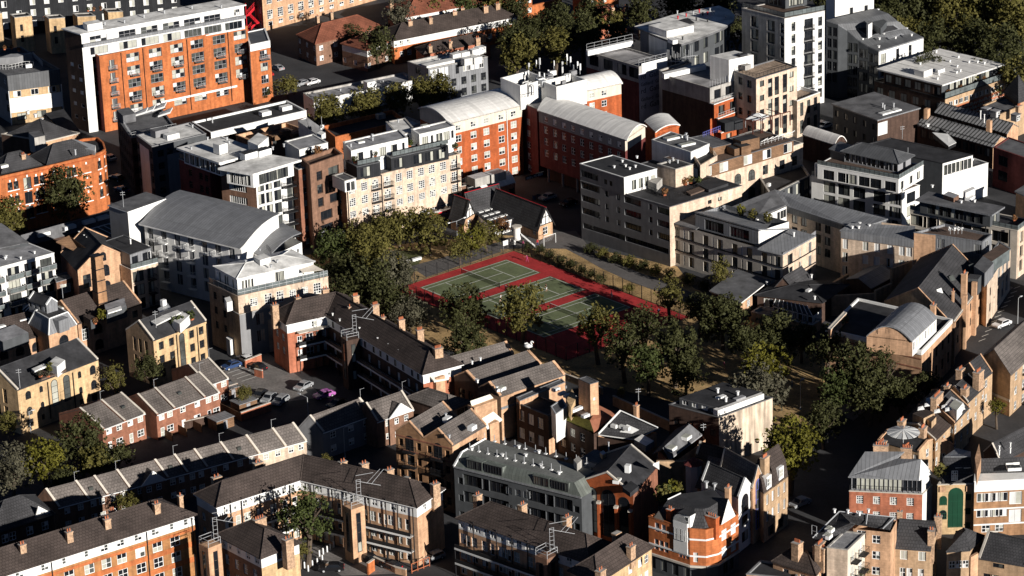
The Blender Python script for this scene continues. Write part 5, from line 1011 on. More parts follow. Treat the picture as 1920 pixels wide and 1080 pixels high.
P3 = b.foot((1474, 388), (1610, 430), (1662, 412), 11.2); b.walls(P3, 0, 11.2, {-1: 'dark_zinc', 0: 'pale_brick'}, {0: (gw([.12, .25, .45, .58, .8, .92], 4, 1.6, 1.9, 1.3, 2.7, st='d1'),)}); band(b, P3, 0, 10.0, 11.3, 'dark_zinc', .15, 'fascia')
b.poly('zinc', [(1470, 385, 11.4), (1608, 429, 11.4), (1665, 410, 12), (1452, 355, 13.2)], .3)
P4 = b.foot((1577, 434), (1713, 452), (1716, 425), 11.0); b.walls(P4, 0, 11.0, {-1: 'pale_brick'}, {0: (gw([.06], 3, 1.2, 2.2, 1.6, 3, st='w1'), gw([.34, .5, .68, .84, .94], 3, 1.3, 2.0, 1.6, 3, st='b'))}); band(b, P4, 0, 9.6, 11.1, 'zinc', .2, 'fascia'); b.poly('zinc', [(1574, 432, 11.2), (1714, 451, 11.2), (1716, 424, 12), (1594, 418, 12)], .3); b.vents([(1598, 428), (1610, 428), (1612, 421), (1630, 425)], 11.6, 'white_paint', .4, .25); b.done()
for x, y, l in ((1390, 404, 'leaf_lime'), (1412, 412, 'leaf_olive'), (1440, 418, 'leaf_olive')): potted(x, y, 12.0, 1.6, l, {'leaf_lime': 'bright potted bush on the courtyard flats terrace', 'leaf_olive': 'dull green potted bushes on the courtyard flats terrace'}[l], 'bushes on the courtyard flats terrace')
zone(1240, 400, 2.8235)
b = B('metal_clad_house', 'brick and grey metal clad flats with red brown roof deck and satellite dishes', 'apartment block'); P = b.foot((1338, 95), (1452, 108), (1750, 100), 13); F = b.fp([(1338, 100), (1452, 112), (1700, 150), (1750, 110), (1500, 55)], 13); b.walls(F, 0, 13, {-1: 'zinc', 0: 'tan_brick'}, {1: (gw([.12, .9], 1, 1.6, 2.2, .8, 3, st='gl'),), 2: (gw([.5], 1, 1.6, 2, .6, 3, st='w1'),)}); b.flat(F, 13, 'deck', .5, .25, 'zinc')
q = at(1560, 110, 13); dm = b.m('satellite_dish')
for k in range(4): blob(dm, q+Vector((k*.8-1.2, 0, 1.2)), .4, 24, 'white_paint', rs, .22); dm.beam('steel', q+Vector((k*.8-1.2, 0, 0)), q+Vector((k*.8-1.2, 0, 1.2)), .05)
b.done()
b = B('park_lodge', 'small dark roofed brick lodge with white gable window by the park trees', 'house'); P = b.foot((265, 412), (420, 470), (560, 360), 4.6); b.walls(P, 0, 4.6, {-1: 'tan_brick', 0: 'dark_brick'}, {1: (gw([.3], 1, 1.6, 1.6, .8, 3, st='w4'),)}); b.lid(P, 4.5, .25, .4, 'mid_roof', 'light_zinc'); b.vents([(560, 375)], 4.8, 'white_paint', .5); b.done()
b = B('bungalow', 'dark roofed bungalow with white framed conservatory above a brick wall', 'house'); P = b.foot((508, 430), (850, 470), (985, 378), 4.6); b.walls(P, 0, 4.6, 'dark_brick', {0: (gw([.18], 1, 2.2, 2, .6, 3, st='w1'),)}); b.hip(P, 4.6, 1.2, 0, 'dark_roof', .4); Q = b.foot((600, 390), (700, 395), (790, 340), 5); b.gable(Q, 5, 2.4, 1, 'slate', 'dark_brick', .3)
X = b.foot((592, 490), (800, 545), (850, 510), 3.0); b.walls(X, .8, 3, 'sash_white', {0: (gw(8, 1, 1.05, 1.7, .25, 3, .06, .06, 'sq' if False else 'd1'),)}, part='conservatory')
A0, A1 = at(592, 490, 3), at(800, 545, 3); B0, B1 = at(605, 455, 4.4), at(770, 490, 4.4); cg = b.m('conservatory_roof'); cg.slab('glass_mid', [A0, A1, B1, B0], .08)
for k in range(9): cg.beam('white_paint', A0.lerp(A1, k/8)+Vector((0, 0, .1)), B0.lerp(B1, k/8)+Vector((0, 0, .1)), .1)
W2 = b.foot((475, 520), (800, 590), (850, 560), 2.2); b.walls(W2, 0, 2.2, 'stock_brick', part='garden_wall'); b.flat(W2, 2.2, 'paving', .6); b.abox(780, 402, 6.1, 1.4, .8, .4, 'glass_white', 'skylight'); b.vents([(812, 455), (795, 340)], 5.4, 'white_paint', .6, .2); b.done()
b = B('shed', 'low shed with a pale and dark split metal roof behind bungalow', 'shed'); P = b.foot((985, 345), (1110, 392), (1235, 325), 4); b.walls(P, 0, 4, 'dark_brick'); b.gable(P, 4, 1.2, 1, 'zinc', 'dark_brick', .3); b.done()
b = B('garden_wall', 'stepped brick garden wall below the steep slate roofs', 'wall'); m = b.m('wall'); b.o = at(1000, 520, 0)
for (xa, ya, xb, yb, h) in ((850, 545, 1130, 530, 4.5), (1130, 540, 1215, 500, 5.5), (1215, 470, 1320, 430, 7.5), (850, 480, 985, 400, 3.4)):
    A, Q = at(xa, ya, 0)+Vector((0, 0, 0)), at(xb, yb, 0); d = (Q-A); 
    if d.length < .2: continue
    n_ = Vector((d.y, -d.x, 0)).normalized()*.3; wmm = b.new('wall_run'); wmm.prism('stock_brick', [A+n_, Q+n_, Q-n_, A-n_], 0, h, bottom=True)
b.done()
# steep roofed brick street building
b = B('gabled_warehouse', 'long steep slate roofed brick building with tall chimneys facing the street', 'building')
P = b.foot((1180, 470), (1535, 585), (1715, 345), 8.5)
fl = [gw([.08, .2, .32, .45, .57, .7, .82, .93], 2, 1.1, 1.7, 1.2, 3.2, st='d')]
b.walls(P, 0, 8.5, {-1: 'tan_brick', 0: 'stock_brick'}, {1: fl}); b.gable(P, 8.5, 5.2, 1, 'slate', 'stock_brick', .25, 'tan_brick')
for x, y in ((1395, 405), (1375, 430), (1480, 420), (1545, 350), (1495, 300), (1560, 260), (1650, 290)):
    p = at(x, y, 11.5); b.new('roof_window').slab('glass_white' if x == 1480 else 'glass_mid', [p+Vector((-.6, -.5, -.2)), p+Vector((.5, .4, -.2)), p+Vector((.2, .9, .7)), p+Vector((-.9, 0, .7))], .1)
b.chim(1605, 315, 15.5, 1.6, 1.1, 6, 4, 'tan_brick'); b.chim(1440, 482, 13.5, 1.5, 1.0, 5, 2, 'tan_brick'); b.chim(1545, 410, 13, .5, .5, 5, 1, 'tan_brick')
b.abox(1655, 335, 12, 2.6, 2.4, 3.4, 'dark_render', 'dormer', 'slate')
for u in (.0, .33, .62, .98): q = P[1].lerp(P[2], u)+Vector((.64, -.77))*.4; b.new('buttress').box('tan_brick', q, .8, 1, 0, 11.5 if u else 9, b.ang)
band(b, P, 1, 8.1, 8.6, 'stone', .2, 'cornice'); b.done()
b = B('glass_house', 'brick and glass street building with pale frame at the road corner', 'building'); P = b.foot((1660, 330), (1725, 372), (1850, 185), 9.5); b.walls(P, 0, 9.5, {-1: 'tan_brick', 1: 'pale_brick'}, {1: (gw([.15], 2, 1.4, 1.8, 2, 3.4, st='d'), gw([.5, .68, .86], 2, 2.2, 3.6, .6, 4.2, st='g'))}); b.flat(P, 9.5, 'deck', .5, .3, 'zinc'); b.boxpx((1700, 225), (1750, 255), (1845, 190), 12, 2.5, 'glass_clear', 'glass_balustrade', 'deck'); b.boxpx((1655, 280), (1712, 318), (1760, 262), 12.4, 3, 'zinc', 'penthouse', 'mid_roof'); b.done()
zone(1480, 580, 3.375)
b = B('barrel_roof_hall', 'brown brick hall with curved grey metal roof and white stone band', 'hall')
P = b.foot((230, 122), (838, 262), (1030, 60), 10.5); b.walls(P, 0, 10.5, 'tan_brick', {0: (gw([.12], 2, .8, 1.2, 2, 4, st='d1'),), 1: (gw([.3, .5, .7, .9], 2, 1.2, 2.2, 2.4, 4, st='d'),)}); b.flat(P, 10.5, 'dark_roof', .5, .3, 'white_render'); band(b, P, 0, 9.6, 10.45, 'white_render', .12); band(b, P, 1, 9.6, 10.45, 'white_render', .12); band(b, P, 0, 8.6, 8.85, 'dull_red_brick', .08); band(b, P, 0, 6.6, 6.85, 'dull_red_brick', .08)
U = b.foot((490, 165), (780, 200), (932, 55), 13.2); b.walls(U, 10, 13.2, {-1: 'white_render', 0: 'tan_brick'}, {1: (gw(8, 1, .9, 1.8, .5, 3, .07, .07, 'sq'),)}, part='upper_wall'); b.barrel(U, 13.2, 2.6, 1, 'zinc', 'tan_brick', .3)
W1 = b.foot((245, 118), (262, 126), (362, 20), 12); b.walls(W1, 10, 12, 'tan_brick', part='parapet_wall'); b.flat(W1, 12, 'stone', .05, .1, 'stone'); pm = b.m('pipe'); A = P[0].lerp(P[1], .62)+Vector((-.5, -.5))
for x, y in ((567, 330), (740, 330)): q = at(x, y, 4); pm.beam('dark_metal', q, q+Vector((0, 0, 6.5)), .08)
b.rail([(610, 150), (630, 155)], 14.6, 1, .6, 'dark_metal'); b.done()
for x, y in ((300, 115), (330, 100), (360, 85), (345, 70)): potted(x, y, 10.2, 1.0, 'leaf_green', 'green potted plants on flat terrace of the barrel roofed hall', 'plants on the barrel roofed hall')
# right edge gable and chimney terrace
b = house('stock brick gabled house with grey tiled roof at the right edge', (1195, 315), (1400, 402), (1640, 180), 9, 3.6, 1, 'grey_tile', 'stock_brick', (), (gw([.15, .35, .6, .85], 3, 1.3, 1.7, .9, 3, st='w', bal='dark', balc=(1, 2)),), 'gable', cop=None, dn=False); band(b, b.P, 0, 3, 3.5, 'stone', .08); b.done()
CH = [((1060, 395), (1210, 455), (1285, 395), 8.5, 2.6, 'brick house with red ridge and paired chimneys beside right edge gable', [(1083, 375, 12, 2.0, 1.2, 5, 3), (1197, 390, 12.2, 2.6, 1.4, 5, 5)]),
      ((960, 490), (1130, 590), (1235, 490), 7.6, 1.6, 'stock brick terrace house with long white framed dormer', [(1000, 480, 10.4, 1.4, 1, 3, 3), (1112, 495, 10.6, 2.0, 1.2, 3.4, 4)]),
      ((810, 610), (1045, 720), (1140, 620), 7.2, 1.8, 'terrace house with six pot chimney and slate mansard', [(935, 540, 11.6, 4.4, 1.2, 4, 7)]),
      ((700, 720), (925, 830), (1035, 720), 6.6, 1.4, 'terrace house with brown flat dormers and skewed brick parapets', [(712, 700, 10, 2.0, 1.2, 3, 4), (845, 745, 9.6, 2.0, 1.2, 3, 5)]),
      ((560, 830), (820, 900), (930, 820), 6.2, .8, 'terrace house with dark roof terrace and round white parasol frame', [(580, 840, 10, 2.8, 1.3, 3.4, 4), (745, 865, 9.6, 2.0, 1.3, 3.4, 5)])]
for k, (L_, Cn, Rr, z, h, lab, ch) in enumerate(CH):
    b = house(lab, L_, Cn, Rr, z, h, 1 if k != 4 else 0, ('slate', 'slate', 'slate', 'brown_tile', 'dark_roof')[k], 'stock_brick', (gw(2, 2, 1, 1.5, .8, 2.9, st='w'),), (gw(3, 2, 1.1, 1.6, .7, 2.9, st='w'),), 'gable', over=.1, cop='stone' if k % 2 else 'tan_brick', chims=ch, dn=False)
    if k == 1: b.boxpx((985, 600), (1060, 640), (1100, 590), 9.4, 1.6, 'white_paint', 'dormer', 'glass_white')
    if k == 3:
        b.boxpx((780, 660), (850, 690), (920, 655), 9, 2, 'stock_brick', 'dormer', 'brown_tile'); b.boxpx((845, 680), (900, 712), (930, 680), 8.6, 2, 'stock_brick', 'dormer', 'brown_tile')
    if k == 2:
        b.boxpx((1010, 610), (1060, 640), (1095, 598), 9.6, 2, 'white_paint', 'dormer', 'glass_pale'); q = at(930, 620, 9); sv = b.m('tarpaulin')
        for _ in range(16): c0 = q+Vector((rs.uniform(-4, 4), rs.uniform(-3, 3), 0)); sv.slab('white_paint', [c0, c0+Vector((1.3, .2, .1)), c0+Vector((1.1, .9, .5)), c0+Vector((.2, .8, .3))], .06)
    if k == 4:
        q = at(720, 845, 7.4); um = b.m('parasol_frame'); um.beam('steel', q, q+Vector((0, 0, 2.6)), .08)
        for j in range(18): a = j*math.pi/9; um.slab('white_paint' if j % 2 else 'steel', [q+Vector((0, 0, 2.7)), q+Vector((math.cos(a)*3, math.sin(a)*3, 2.1)), q+Vector((math.cos(a+.28)*3, math.sin(a+.28)*3, 2.1))], .06)
    b.done()
b = house('low tan brick rear extension with lit gable among the chimneyed terrace', (845, 850), (905, 905), (1040, 860), 3.6, 2, 0, 'slate', 'tan_brick', (), (wg(1, 1),), 'gable', cop='tan_brick')
b = B('garden_house', 'dark slate roofed building with white roof pipes at the right edge', 'house'); P = b.foot((1230, 900), (1330, 960), (1640, 800), 6); b.walls(P, 0, 6, 'dark_brick'); b.gable(P, 6, 2.4, 1, 'slate', 'dark_brick', .3, 'stone'); b.vents([(1328, 905), (1398, 885)], 7.5, 'white_paint', 1.2, .15); b.done()
# ================================================================ left middle
zone(0, 200, 3.6)
b = B('curved_roof_flats', 'cream flats under a long dark metal roof sweeping up at its edge', 'apartment block')
P = [Vector(at(*p, 15)[:2]) for p in ((968, 782), )]; zone(0, 0, 1)
P = b.foot((270, 417), (452, 462), (523, 421), 14.5)
fl = []
for u in (.06, .2, .34, .48, .62, .76, .9): fl.append(gw([u], 4, 1.6, 2.4, 1.0, 3.0, st='gl', bal='white' if u in (.2, .48, .76) else None, bd=.9, bw=1.3))
b.walls(P, 0, 14.5, 'white_render', {0: fl}); l, c, r, k = P; rm = b.m('roof'); n = 10
prof = [(0, 0), (.1, .35), (.25, 1.2), (.4, 2.0), (.55, 2.5), (.7, 2.75), (.85, 2.8), (1, 2.6)]
V = lambda p, z: Vector((p.x, p.y, z)); ov = (c-l).normalized()*.6; fo = (l-k).normalized()*1.3
for (x0, h0), (x1, h1) in zip(prof, prof[1:]):
    A0, A1 = (l+fo).lerp(k, x0)-ov, (l+fo).lerp(k, x1)-ov; B0, B1 = (c+fo).lerp(r, x0)+ov, (c+fo).lerp(r, x1)+ov
    rm.slab('zinc', [V(A0, 14.5+h0), V(B0, 14.5+h0), V(B1, 14.5+h1), V(A1, 14.5+h1)], .3, 'light_roof')
w_ = b.m('wall'); w_.face('white_render', V(c, 14.4), V(r, 14.4), V(r, 16.9), V(c.lerp(r, .5), 16.7), V(c.lerp(r, .25), 15.4))
zone(0, 200, 3.6)
X = b.foot((735, 670), (862, 714), (1113, 626), 17.2); b.walls(X, 0, 17.2, {-1: 'white_render', 0: 'grey_render'}, {1: (gw([.12], 2, 3, 3.2, 1.6, 4, st='gl'),)}, part='tower_wall'); b.lid(X, 17.2, .2, .2, 'mid_roof', 'white_paint'); b.mast(835, 690, 17, 4)
zone(320, 200, 3.6)
Y = b.foot((515, 960), (640, 1030), (885, 915), 11.5); b.walls(Y, 0, 11.5, 'white_render', {1: (gw(4, 3, 1.4, 1.8, 1, 3, st='w'),)}); rm2 = b.new('roof'); l, c, r, k = Y
for (x0, h0), (x1, h1) in zip(prof, prof[1:]): rm2.slab('zinc', [V(l.lerp(k, x0), 11.6+h0*.8), V(c.lerp(r, x0), 11.6+h0*.8), V(c.lerp(r, x1), 11.6+h1*.8), V(l.lerp(k, x1), 11.6+h1*.8)], .25)
b.done()
zone(0, 200, 3.6)
b = B('long_low_hall', 'long low dark roofed building with four white roof lights', 'hall'); P = b.foot((145, 870), (215, 925), (810, 757), 6); b.walls(P, 0, 6, 'dark_brick'); b.poly('mid_roof', [(140, 868, 8.6), (215, 928, 6.1), (812, 758, 6.1), (745, 700, 8.6)], .25)
for x, y in ((290, 860), (465, 814), (596, 776), (688, 749)): b.skylight(x, y, 7.6, 2.8, 1.3, mat_='glass_white', h=.5)
b.done()
b = B('glasshouse', 'sloping glazed roof with white bars between low hall and gabled warehouse', 'glasshouse'); P = b.foot((545, 850), (695, 915), (948, 848), 6); b.walls(P, 0, 6, 'white_render', {1: (gw(5, 1, 2, 2, .6, 3, st='b'),)}); G = [Vector(at(*p)) for p in ((540, 848, 8.6), (695, 917, 6.2), (950, 848, 6.2), (812, 772, 8.6))]
g_ = b.m('glass_roof'); g_.slab('glass_mid', G, .12); fr_ = b.m('glazing_bars')
for k in range(8): fr_.beam('white_paint', G[1].lerp(G[2], k/7)+Vector((0, 0, .1)), G[0].lerp(G[3], k/7)+Vector((0, 0, .1)), .11)
for A, Q in ((G[1], G[2]), (G[0], G[3])): fr_.beam('white_paint', A+Vector((0, 0, .1)), Q+Vector((0, 0, .1)), .13)
b.done()
zone(0, 400, 3.857)
b = B('balcony_flats', 'white flats with glass balconies and weathered pale flat roof at the left edge', 'apartment block'); P = b.foot((-340, 330), (-120, 420), (390, 284), 12.5)
b.walls(P, 0, 12.5, 'white_render', {1: (gw([.41, .65, .875], 4, 2.8, 2.3, .75, 2.95, st='warm', bal='glass', bd=1.3, bw=1.25), gw([.15], 4, 2.6, 2.3, .75, 2.95, st='d1', bal='glass', bd=1.3, bw=1.2)), 2: (gw(2, 3, 1.6, 2, 1, 3, st='d1'),)}); b.flat(P, 12.5, 'grey_roof', .2, .3, 'white_render'); b.vents([(45, 320), (38, 330), (250, 290), (150, 330)], 12.4, 'white_paint', .4, .2)
Q = b.foot((-300, 120), (-60, 240), (205, 215), 13); b.walls(Q, 0, 13, 'dark_render', part='rear_wall'); b.poly('mid_roof', [(-200, 290, 13), (208, 208, 13), (10, 70, 15), (-300, 120, 15)], .2); b.done()
b = B('gabled_warehouse', 'red brown brick warehouse with tall gable, arched windows and timber lean-to roof', 'warehouse')
P = b.foot((395, 240), (562, 420), (938, 318), 10.5); P[0] = P[1]+(P[0]-P[1]).normalized()*13; P[3] = P[2]+(P[0]-P[1])
b.walls(P, 0, 10.5, {-1: 'tan_brick', 0: 'dull_red_brick'}, {1: (gw([.16], 1, 1.9, 3.0, 1.2, 3, st='d'), gw([.52], 3, 1.9, 2.6, .0-.0+.1, 3.6, st='d', arch=True), gw([.82], 1, 2.0, 2.6, -.01+.02, 3, st='d', arch=True), gw([.85], 1, 1.6, 2.4, 3.6, 3, st='d', arch=True))}); b.gable(P, 10.5, 4.2, 0, 'dark_roof', 'tan_brick', .1, 'tan_brick')
A, Q = P[1], P[2]; q = A.lerp(Q, .49)+Vector((.64, -.77))*.1; b.inst.append(('window', win_mesh(1.5, 2.0, 'd', True), Vector((q.x, q.y, 11.3)), b.ang))
X = b.foot((740, 205), (938, 298), (1092, 246), 12.6); b.walls(X, 0, 12.6, {-1: 'zinc'}, {1: (gw([.22, .72], 1, 1.6, 2.0, .7, 3, st='d1'), gw([.9], 1, .9, 2.0, .7, 3, st='sq'))}, part='side_wing'); b.flat(X, 12.6, 'dark_roof', .12, .2, 'dark_zinc')
X = b.foot((760, 320), (946, 404), (1142, 352), 9.6); b.walls(X, 0, 9.6, {-1: 'pale_brick'}, {1: (gw([.25], 3, 2.6, 2.4, .8, 3.1, st='warm'), gw([.7], 3, 1.4, 2.4, .8, 3.1, st='d1', bal='dark'))}, part='side_wing'); b.flat(X, 9.6, 'deck', .12, .2, 'white_paint'); b.rail([(946, 402), (1142, 350)], 9.6, 1, 1.2, 'dark_metal', True)
X = b.foot((385, 450), (408, 496), (565, 452), 7.5); b.walls(X, 0, 7.5, {-1: 'brown_brick'}, {1: (gw([.4], 1, 2.4, 2.0, 1, 3, st='b'), gw([.75], 1, .9, 1.8, 1, 3, st='warm'))}, part='side_wing'); b.flat(X, 7.5, 'mid_roof', .2, .2, 'grey_render')
b.poly('timber', [(405, 205, 13.5), (600, 300, 11), (665, 282, 12.6), (500, 160, 14.6)], .2, 'lean_to_roof'); b.vents([(575, 165), (612, 190), (632, 205), (670, 215), (945, 220)], 13, 'white_paint', 1, .16); b.done()
# tall square chimney
b = B('factory_chimney', 'tall square tapering brick factory chimney with iron bands', 'chimney'); p = at(735, 745, 6.5); b.o = Vector((p.x, p.y, 0)); m = b.m('stack'); ca = math.atan2(.637, .771)
for k in range(8):
    z0, z1 = k*2.45, (k+1)*2.45; s0, s1 = 2.5-.09*k, 2.5-.09*(k+1); u = Vector((math.cos(ca), math.sin(ca))); v = Vector((-u.y, u.x)); q = Vector((p.x, p.y))
    r0 = [q+u*a*s0/2+v*c_*s0/2 for a, c_ in ((-1, -1), (1, -1), (1, 1), (-1, 1))]; r1 = [q+u*a*s1/2+v*c_*s1/2 for a, c_ in ((-1, -1), (1, -1), (1, 1), (-1, 1))]
    for i in range(4): m.face('brown_tan_brick', (*r0[i], z0), (*r0[(i+1) % 4], z0), (*r1[(i+1) % 4], z1), (*r1[i], z1))
    bm_ = b.new('iron_band'); bm_.box('dark_metal', q, s1+.12, s1+.12, z1-.2, z1, ca)
m.box('brown_tan_brick', (p.x, p.y), 2.1, 2.1, 19.4, 19.9, ca, 'dark_metal'); b.done()
b = B('brick_works', 'tan brick works building with brown roof and planted balcony below the chimney', 'warehouse')
P = b.foot((330, 700), (562, 795), (1022, 648), 7.8); b.walls(P, 0, 7.8, 'tan_brick', {1: (gw([.1], 2, 1.6, 3.2, .9, 3.9, st='w4', arch=True), gw([.3], 2, 2.0, 2.2, 1.4, 3.4, st='d', arch=True), gw([.89], 1, 1.3, 1.5, 1.2, 3, st='d')), 0: (gw(3, 2, 1.2, 1.6, 1, 3, st='d'),)}); b.gable(P, 7.8, 3.4, 1, 'brown_tile', 'tan_brick', .2, 'tan_brick')
b.boxpx((755, 660), (770, 722), (915, 672), 10, 2.3, 'dark_render', 'dormer', 'grey_roof'); b.boxpx((775, 700), (780, 722), (880, 690), 10.3, .25, 'white_paint', 'awning'); b.skylight(455, 680, 9.8, 2.0, 1.4, mat_='glass_pale'); b.boxpx((600, 740), (655, 772), (700, 758), 9.2, 2, 'dark_render', 'dormer', 'brown_tile'); b.mast(458, 640, 10, 4); b.done()
for x, y, l, r in ((738, 770, 'leaf_lime', 1.6), (690, 800, 'leaf_rust', .9), (820, 755, 'leaf_dark', 1.2), (870, 735, 'leaf_green', 1.1), (905, 730, 'leaf_green', .9)): potted(x, y, 8.2, r, l, {'leaf_lime': 'bright yellow green potted bush at the foot of the brick chimney', 'leaf_rust': 'reddish flowers in a pot below the brick chimney', 'leaf_dark': 'dark potted shrub under the brick works awning', 'leaf_green': 'green potted plants along the brick works balcony'}[l], 'plants on the brick works balcony')
b = B('mansard_works', 'brick works wing with glazed lantern roof and pale slate mansard pavilion', 'warehouse')
P = b.foot((-330, 860), (-120, 985), (346, 868), 7); b.walls(P, 0, 7, 'tan_brick', {1: (gw([.3, .55, .8], 2, 1.8, 2, 1.2, 3.2, st='d', arch=True),)}); b.gable(P, 7, 3, 1, 'brown_tile', 'tan_brick', .2)
b.boxpx((-80, 870), (20, 930), (205, 862), 9.4, 2.2, 'dark_render', 'dormer', 'grey_roof'); b.skylight(170, 770, 9, 2, 1.4, mat_='glass_white'); b.skylight(5, 820, 9, 1.6, 1.2, mat_='glass_white')
X = b.foot((205, 800), (352, 885), (556, 808), 8.6); b.walls(X, 0, 8.6, 'tan_brick', {1: (gw([.5], 2, 2.4, 1.9, 1, 3.2, st='d', arch=True),)}); O = X; I = b.inset(X, 1.3); mr_ = b.m('mansard_roof')
for i in range(4): j = (i+1) % 4; mr_.face('zinc', V(O[i], 8.6), V(O[j], 8.6), V(I[j], 11.4), V(I[i], 11.4)); mr_.beam('white_paint', V(O[i], 8.7), V(I[i], 11.5), .14); mr_.beam('white_paint', V(I[i], 11.45), V(I[j], 11.45), .14)
mr_.face('slate', *[V(p, 11.4) for p in I]); b.abox(440, 760, 11.2, 2.6, 1.8, 2.6, 'zinc', 'dormer', 'zinc'); q = X[1].lerp(X[2], .48)+Vector((.64, -.77))*-.1; b.inst.append(('window', win_mesh(1.7, 1.9, 'warm', True), Vector((q.x+.1, q.y-.1, 8.7)), b.ang))
G = [Vector(at(*p)) for p in ((165, 700, 9.5), (330, 765, 9.2), (345, 690, 11.5), (215, 655, 11.6))]; gg = b.m('glazed_slope'); gg.slab('glass_dark', G, .1)
for k in range(9): gg.beam('white_paint', G[0].lerp(G[1], k/8)+Vector((0, 0, .08)), G[3].lerp(G[2], k/8)+Vector((0, 0, .08)), .12)
Ln = b.foot((205, 620), (335, 665), (415, 640), 13.2); b.walls(Ln, 10.5, 13.2, 'zinc', {0: (gw(4, 1, .8, 1, .5, 3, st='d1'),)}, part='lantern'); b.gable(Ln, 13.2, 1.2, 0, 'dark_roof', 'zinc', .2, 'white_paint'); b.done()
zone(0, 620, 3.857)
b = B('warehouse', 'yellow brick warehouse with dark roof, recessed roof terrace and loading bays', 'warehouse')
P = b.foot((-150, 330), (125, 428), (710, 206), 9.3); b.walls(P, 0, 9.3, 'yellow_brick', {1: (gw([.12], 2, 1.3, 1.7, 1.0, 3.3, st='d', arch=True), gw([.28], 2, .8, 1.3, 1.0, 3.3, st='d', arch=True), gw([.44, .59], 1, 1.6, 5.4, .7, 3, st='s', arch=True), gw([.755], 2, .8, 1.4, 1.0, 3.3, st='d', arch=True), gw([.92], 2, 1.4, 1.9, .8, 3.1, st='d', arch=True), gw([.12, .92], 1, 1.4, 1.6, 6.9, 3, st='d'), gw([.28, .755], 1, .8, 1.2, 6.9, 3, st='d')), 0: (gw([.45, .65], 2, 1.2, 3, .8, 3.6, st='s'),)}, rec=.35); b.gable(P, 9.3, 3, 1, 'dark_roof', 'yellow_brick', .1, 'stone')
b.boxpx((280, 250), (300, 350), (480, 285), 10.5, .3, 'deck', 'terrace_floor'); b.boxpx((345, 235), (410, 262), (470, 212), 12.2, 2.2, 'white_paint', 'dormer', 'light_roof'); b.boxpx((228, 275), (250, 292), (345, 252), 11.7, .3, 'light_roof', 'dormer_roof'); q = at(440, 280, 10.2); b.inst.append(('window', win_mesh(2.2, 1.7, 'w4'), Vector((q.x, q.y-.4, 10.3)), b.ang)); b.mast(145, 415, 9.5, 4); pm = Pipes(b)
for u in (.36, .67): q = P[1].lerp(P[2], u)+Vector((.64, -.77))*.15; pm.beam('dark_metal', (q.x, q.y, 1), (q.x, q.y, 8.6), .12)
b.done(); potted(370, 300, 10.4, 1.4, 'leaf_lime', 'green potted bush on the yellow warehouse roof terrace', None)
for x in (295, 350): potted(x, 335, 10.4, .9, 'leaf_grey', 'round pale pots on the yellow warehouse roof terrace', 'pots on the yellow warehouse roof')
zone(0, 400, 3.857)
b = B('warehouse', 'smaller yellow brick warehouse with arched windows and white roof dormer', 'warehouse')
P = b.foot((910, 842), (1108, 918), (1492, 774), 10); b.walls(P, 0, 10, {-1: 'yellow_brick', 0: 'stock_brick'}, {1: (gw([.14, .33, .71, .89], 3, 1.25, 1.7, .9, 2.9, st='d'), gw([.52], 1, 1.4, 7.5, .7, 3, st='s', arch=True)), 0: (gw([.3, .5, .72], 2, 1.0, 3, .8, 3.8, st='s'),)}, rec=.35); b.gable(P, 10, 3, 1, 'dark_roof', 'stock_brick', .1, 'stone')
b.boxpx((1090, 780), (1130, 805), (1310, 715), 12.6, .3, 'light_roof', 'dormer_roof'); b.boxpx((1240, 770), (1300, 800), (1372, 735), 12.2, 2, 'white_paint', 'dormer', 'light_roof'); b.boxpx((1140, 690), (1170, 735), (1240, 690), 12.7, .2, 'steel', 'roof_panel'); b.abox(1180, 625, 14, 1, .8, 1.2, 'white_paint', 'roof_unit'); b.abox(1405, 675, 12.2, .6, .6, 2, 'white_paint', 'chimney'); b.mast(1130, 840, 11, 4); pm = Pipes(b)
for u in (.42, .81, .99): q = P[1].lerp(P[2], u)+Vector((.64, -.77))*.15; pm.beam('dark_metal', (q.x, q.y, 1), (q.x, q.y, 9.4), .1)
b.done()
for x, y in ((1265, 810), (1305, 800), (1385, 770)): potted(x, y, 10.9, 1.3, 'leaf_green', 'leafy potted bushes beside the small warehouse dormer', 'bushes on the small warehouse roof')
# white penthouse building
zone(360, 440, 3.375)
b = B('penthouse_block', 'tan brick block topped by a white penthouse with pale hipped roof and terrace', 'apartment block')
P = b.foot((105, 305), (290, 388), (860, 264), 13.6); b.walls(P, 0, 13.6, {-1: 'pale_brick', 0: 'stock_brick'}, {1: (gw([.17], 2, 1.7, 1.7, 1.2, 3.2, st='w4'), gw([.33, .46], 2, 1.6, 2.4, .9, 3.2, st='w4'), gw([.6], 2, 1.5, 1.6, 1.2, 3.2, st='w4'), gw([.735], 2, 1.5, 1.7, 1.2, 3.2, st='w4'), gw([.875], 2, 1.7, 2.4, .9, 3.2, st='w4')), 0: (gw([.2, .5, .8], 3, 1.1, 1.6, 1.4, 3.2, st='d'),)}); b.flat(P, 13.6, 'deck', .1, .2, 'pale_brick')
H_ = b.foot((145, 200), (285, 275), (768, 168), 17.2); b.walls(H_, 13.5, 17.2, 'white_render', {1: (gw([.07, .11, .15, .19], 1, .5, 2, .8, 3, st='d1'), gw([.52, .58], 1, 1, 2.6, .6, 3, st='warm')), 0: (gw([.2, .45, .55, .8], 1, .6, 2.2, .8, 3, st='d1'),)}, part='penthouse'); b.hip(H_, 17.2, 1.0, 1, 'light_roof', .3)
b.boxpx((388, 140), (430, 162), (497, 140), 19, 1.4, 'light_roof', 'roof_hatch'); b.rail([(475, 95), (500, 120), (500, 140)], 18.3, 1.1, .8, 'dark_metal'); b.vents([(500, 205), (540, 175), (340, 175), (430, 100), (295, 150)], 17.9, 'steel', .4)
